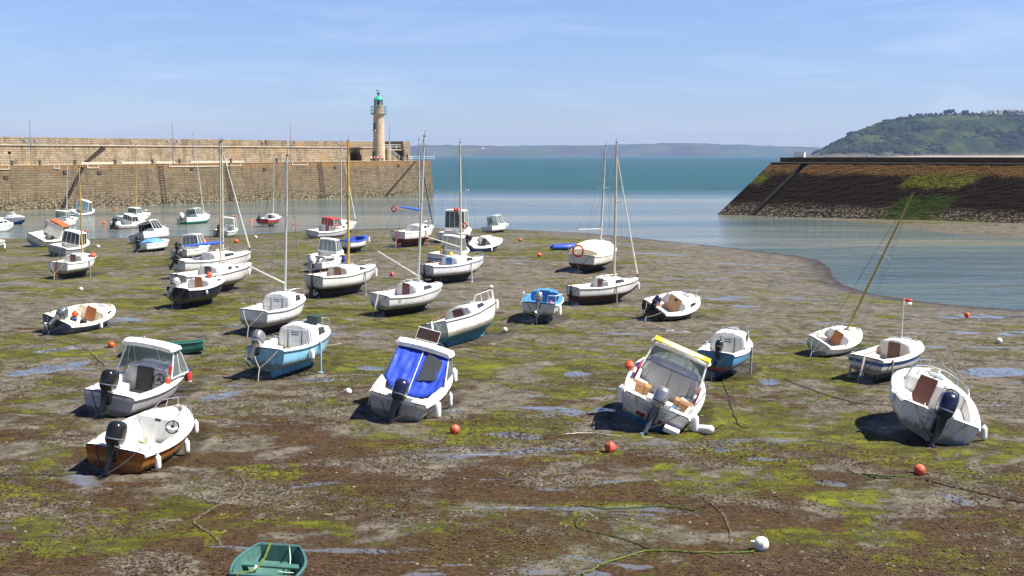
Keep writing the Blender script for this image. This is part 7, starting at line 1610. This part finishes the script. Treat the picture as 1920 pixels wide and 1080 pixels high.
person('person in dark clothes standing on the high wall left of the tunnel mouth', pier_pt(s_at(498, YB+2), YB+1.8, LZ+.01), 200, top=(.03, .035, .05), sc=1.05)
person('person in a dark coat bending beside the one on the high wall', pier_pt(s_at(495, YB+2)-.4, YB+2.1, LZ+.01), 160, top=(.02, .02, .02), leg=(.02, .02, .02), sc=.8)
person('person in yellow top walking on the pier beside a bollard', pier_pt(s_at(338, 4), 4.2, zq(s_at(338))+.116), 120, top=(.6, .45, .05), leg=(.12, .06, .04))
for px_, yo, lb, tp, lg in [(763, 5, 'person in black leaning at the corner of the end block of the pier', (.02, .02, .025), (.02, .02, .03)), (774, 5, 'person in dark blue standing between the end block and the mast', (.02, .03, .07), (.03, .03, .05)), (787, 5, 'person in navy standing just left of the tall centre mast', (.02, .025, .06), (.02, .03, .06)), (797, 5, 'person in light shirt at the right end of the pier', (.6, .6, .62), (.05, .06, .12)), (800, 6, 'person in blue-grey at the far right end of the pier rail', (.2, .25, .4), (.04, .04, .06))]:
    person(lb, pier_pt(min(s_at(px_, yo), PL-4.0), yo, zt_), 140+px_ % 60, top=tp, leg=lg)
person('person in dark top sitting on the platform rail, left of the pair', pier_pt(s_at(744, YB+.4), YB+.5, LZ-.3), 180, top=(.02, .02, .03), leg=(.05, .06, .12))
person('person in pale top on the platform, right of the pair', pier_pt(s_at(750, YB+.4), YB+.5, LZ-.3), 180, top=(.45, .4, .4), leg=(.05, .05, .06))
bench = thing('bench', 'wooden bench with people sitting below the lighthouse', 'bench', pier_pt(s_at(706, 6.2), 6.2, zt_), (0, 0, pang))
for yb_ in (-.14, 0, .14): MB().box((0, yb_, .46), (4.4, .11, .05)).build('slat', WOOD, bench, 0)
for sx in (-1.9, -.6, .6, 1.9): MB().box((sx, 0, .22), (.08, .4, .44)).build('leg', IRON, bench, 0)
for i, (dx, tp, lb) in enumerate([(-1.8, (.75, .72, .7), 'person in white sitting at the left end of the group below the lighthouse'), (-.7, (.55, .10, .10), 'person in red sitting second from left below the lighthouse'), (.3, (.60, .25, .22), 'person in pink sitting in the middle below the lighthouse'), (1.2, (.4, .08, .08), 'person in dark red sitting fourth from left below the lighthouse'), (2.0, (.55, .3, .28), 'person in pale pink at the right end of the group below the lighthouse')]):
    person(lb, bench.location+U*dx+Vector((0, 0, 0)), math.degrees(pang)+180, True, top=tp, leg=(.25, .18, .14) if i % 2 else (.05, .05, .08))
# bicycles by the back wall
for i, px_ in enumerate((645, 650)):
    o_ = thing('bicycle', 'bicycle leaning on the back wall left of the tunnel mouth, %s of the two' % ('left' if i == 0 else 'right'), 'bicycle', pier_pt(s_at(px_, 13.5), 13.6, zq(s_at(px_))+.116), (0, R(0), pang), 'bicycles by the tunnel')
    g = MB().tube([(-.5, 0, .34), (-.1, 0, .32), (.35, 0, .75), (-.22, 0, .78), (-.5, 0, .34)], .03, 5).tube([(-.1, 0, .32), (-.26, 0, .92)], .03, 5).tube([(.55, 0, .34), (.38, 0, .95)], .03, 5); g.build('frame', SILVER, o_)
    for x in (-.5, .55): MB().ring((x, 0, .34), .33, .035, Matrix.Rotation(R(90), 3, 'X'), 20, 5).build('wheel', RUBBER, o_)
    MB().tube([(.32, -.28, .98), (.4, 0, .97), (.32, .28, .98)], .025, 5).build('handlebar', BLACK, o_); MB().box((-.27, 0, .95), (.26, .14, .06)).build('saddle', BLACK, o_, 0, .02)
# pale vehicles parked on the headland
for i, (a_, lb) in enumerate([(1851, 'white van parked below the houses on the headland, leftmost'), (1857, 'white van parked below the houses on the headland, second from left'), (1867, 'white van parked below the houses on the headland, third from left'), (1904, 'white van parked below the bright gabled house, left one'), (1909, 'white van parked below the bright gabled house, right one')]):
    p_ = at(a_, 222, 3260); p_.z = hill_z(a_, .40)+2.5
    o_ = thing('parked_van', lb, 'van', p_, (0, 0, R(i*13)), 'vans on the headland')
    MB().box((0, 0, 1.5), (6, 2.4, 2.2), 0, None, .92).build('body', HWALL, o_, 0, .15); MB().box((2.6, 0, 1.9), (.9, 2.3, .8)).build('windscreen', DARKGLASS, o_, 0)
    for x in (-1.9, 1.9):
        for y_ in (-1.15, 1.15): MB().tube([(x, y_-.12, .45), (x, y_+.12, .45)], .42, 10).build('wheel', RUBBER, o_)
# ---- haze: the air between here and the far coast
m_hz, t, b, o = newmat('air'); 
for n in list(t.nodes): t.nodes.remove(n)
o = t.nodes.new('ShaderNodeOutputMaterial'); pv = t.nodes.new('ShaderNodeVolumePrincipled')
pv.inputs['Color'].default_value = (.46, .63, 1.0, 1); pv.inputs['Density'].default_value = .58e-4; pv.inputs['Anisotropy'].default_value = .1
t.links.new(pv.outputs[0], o.inputs['Volume'])
hz_ = MB().box((0, 5450, 80), (16000, 11300, 171)).build('haze', m_hz, None, 0); tag(hz_, 'thin blue sea haze', 'haze', kind='stuff')
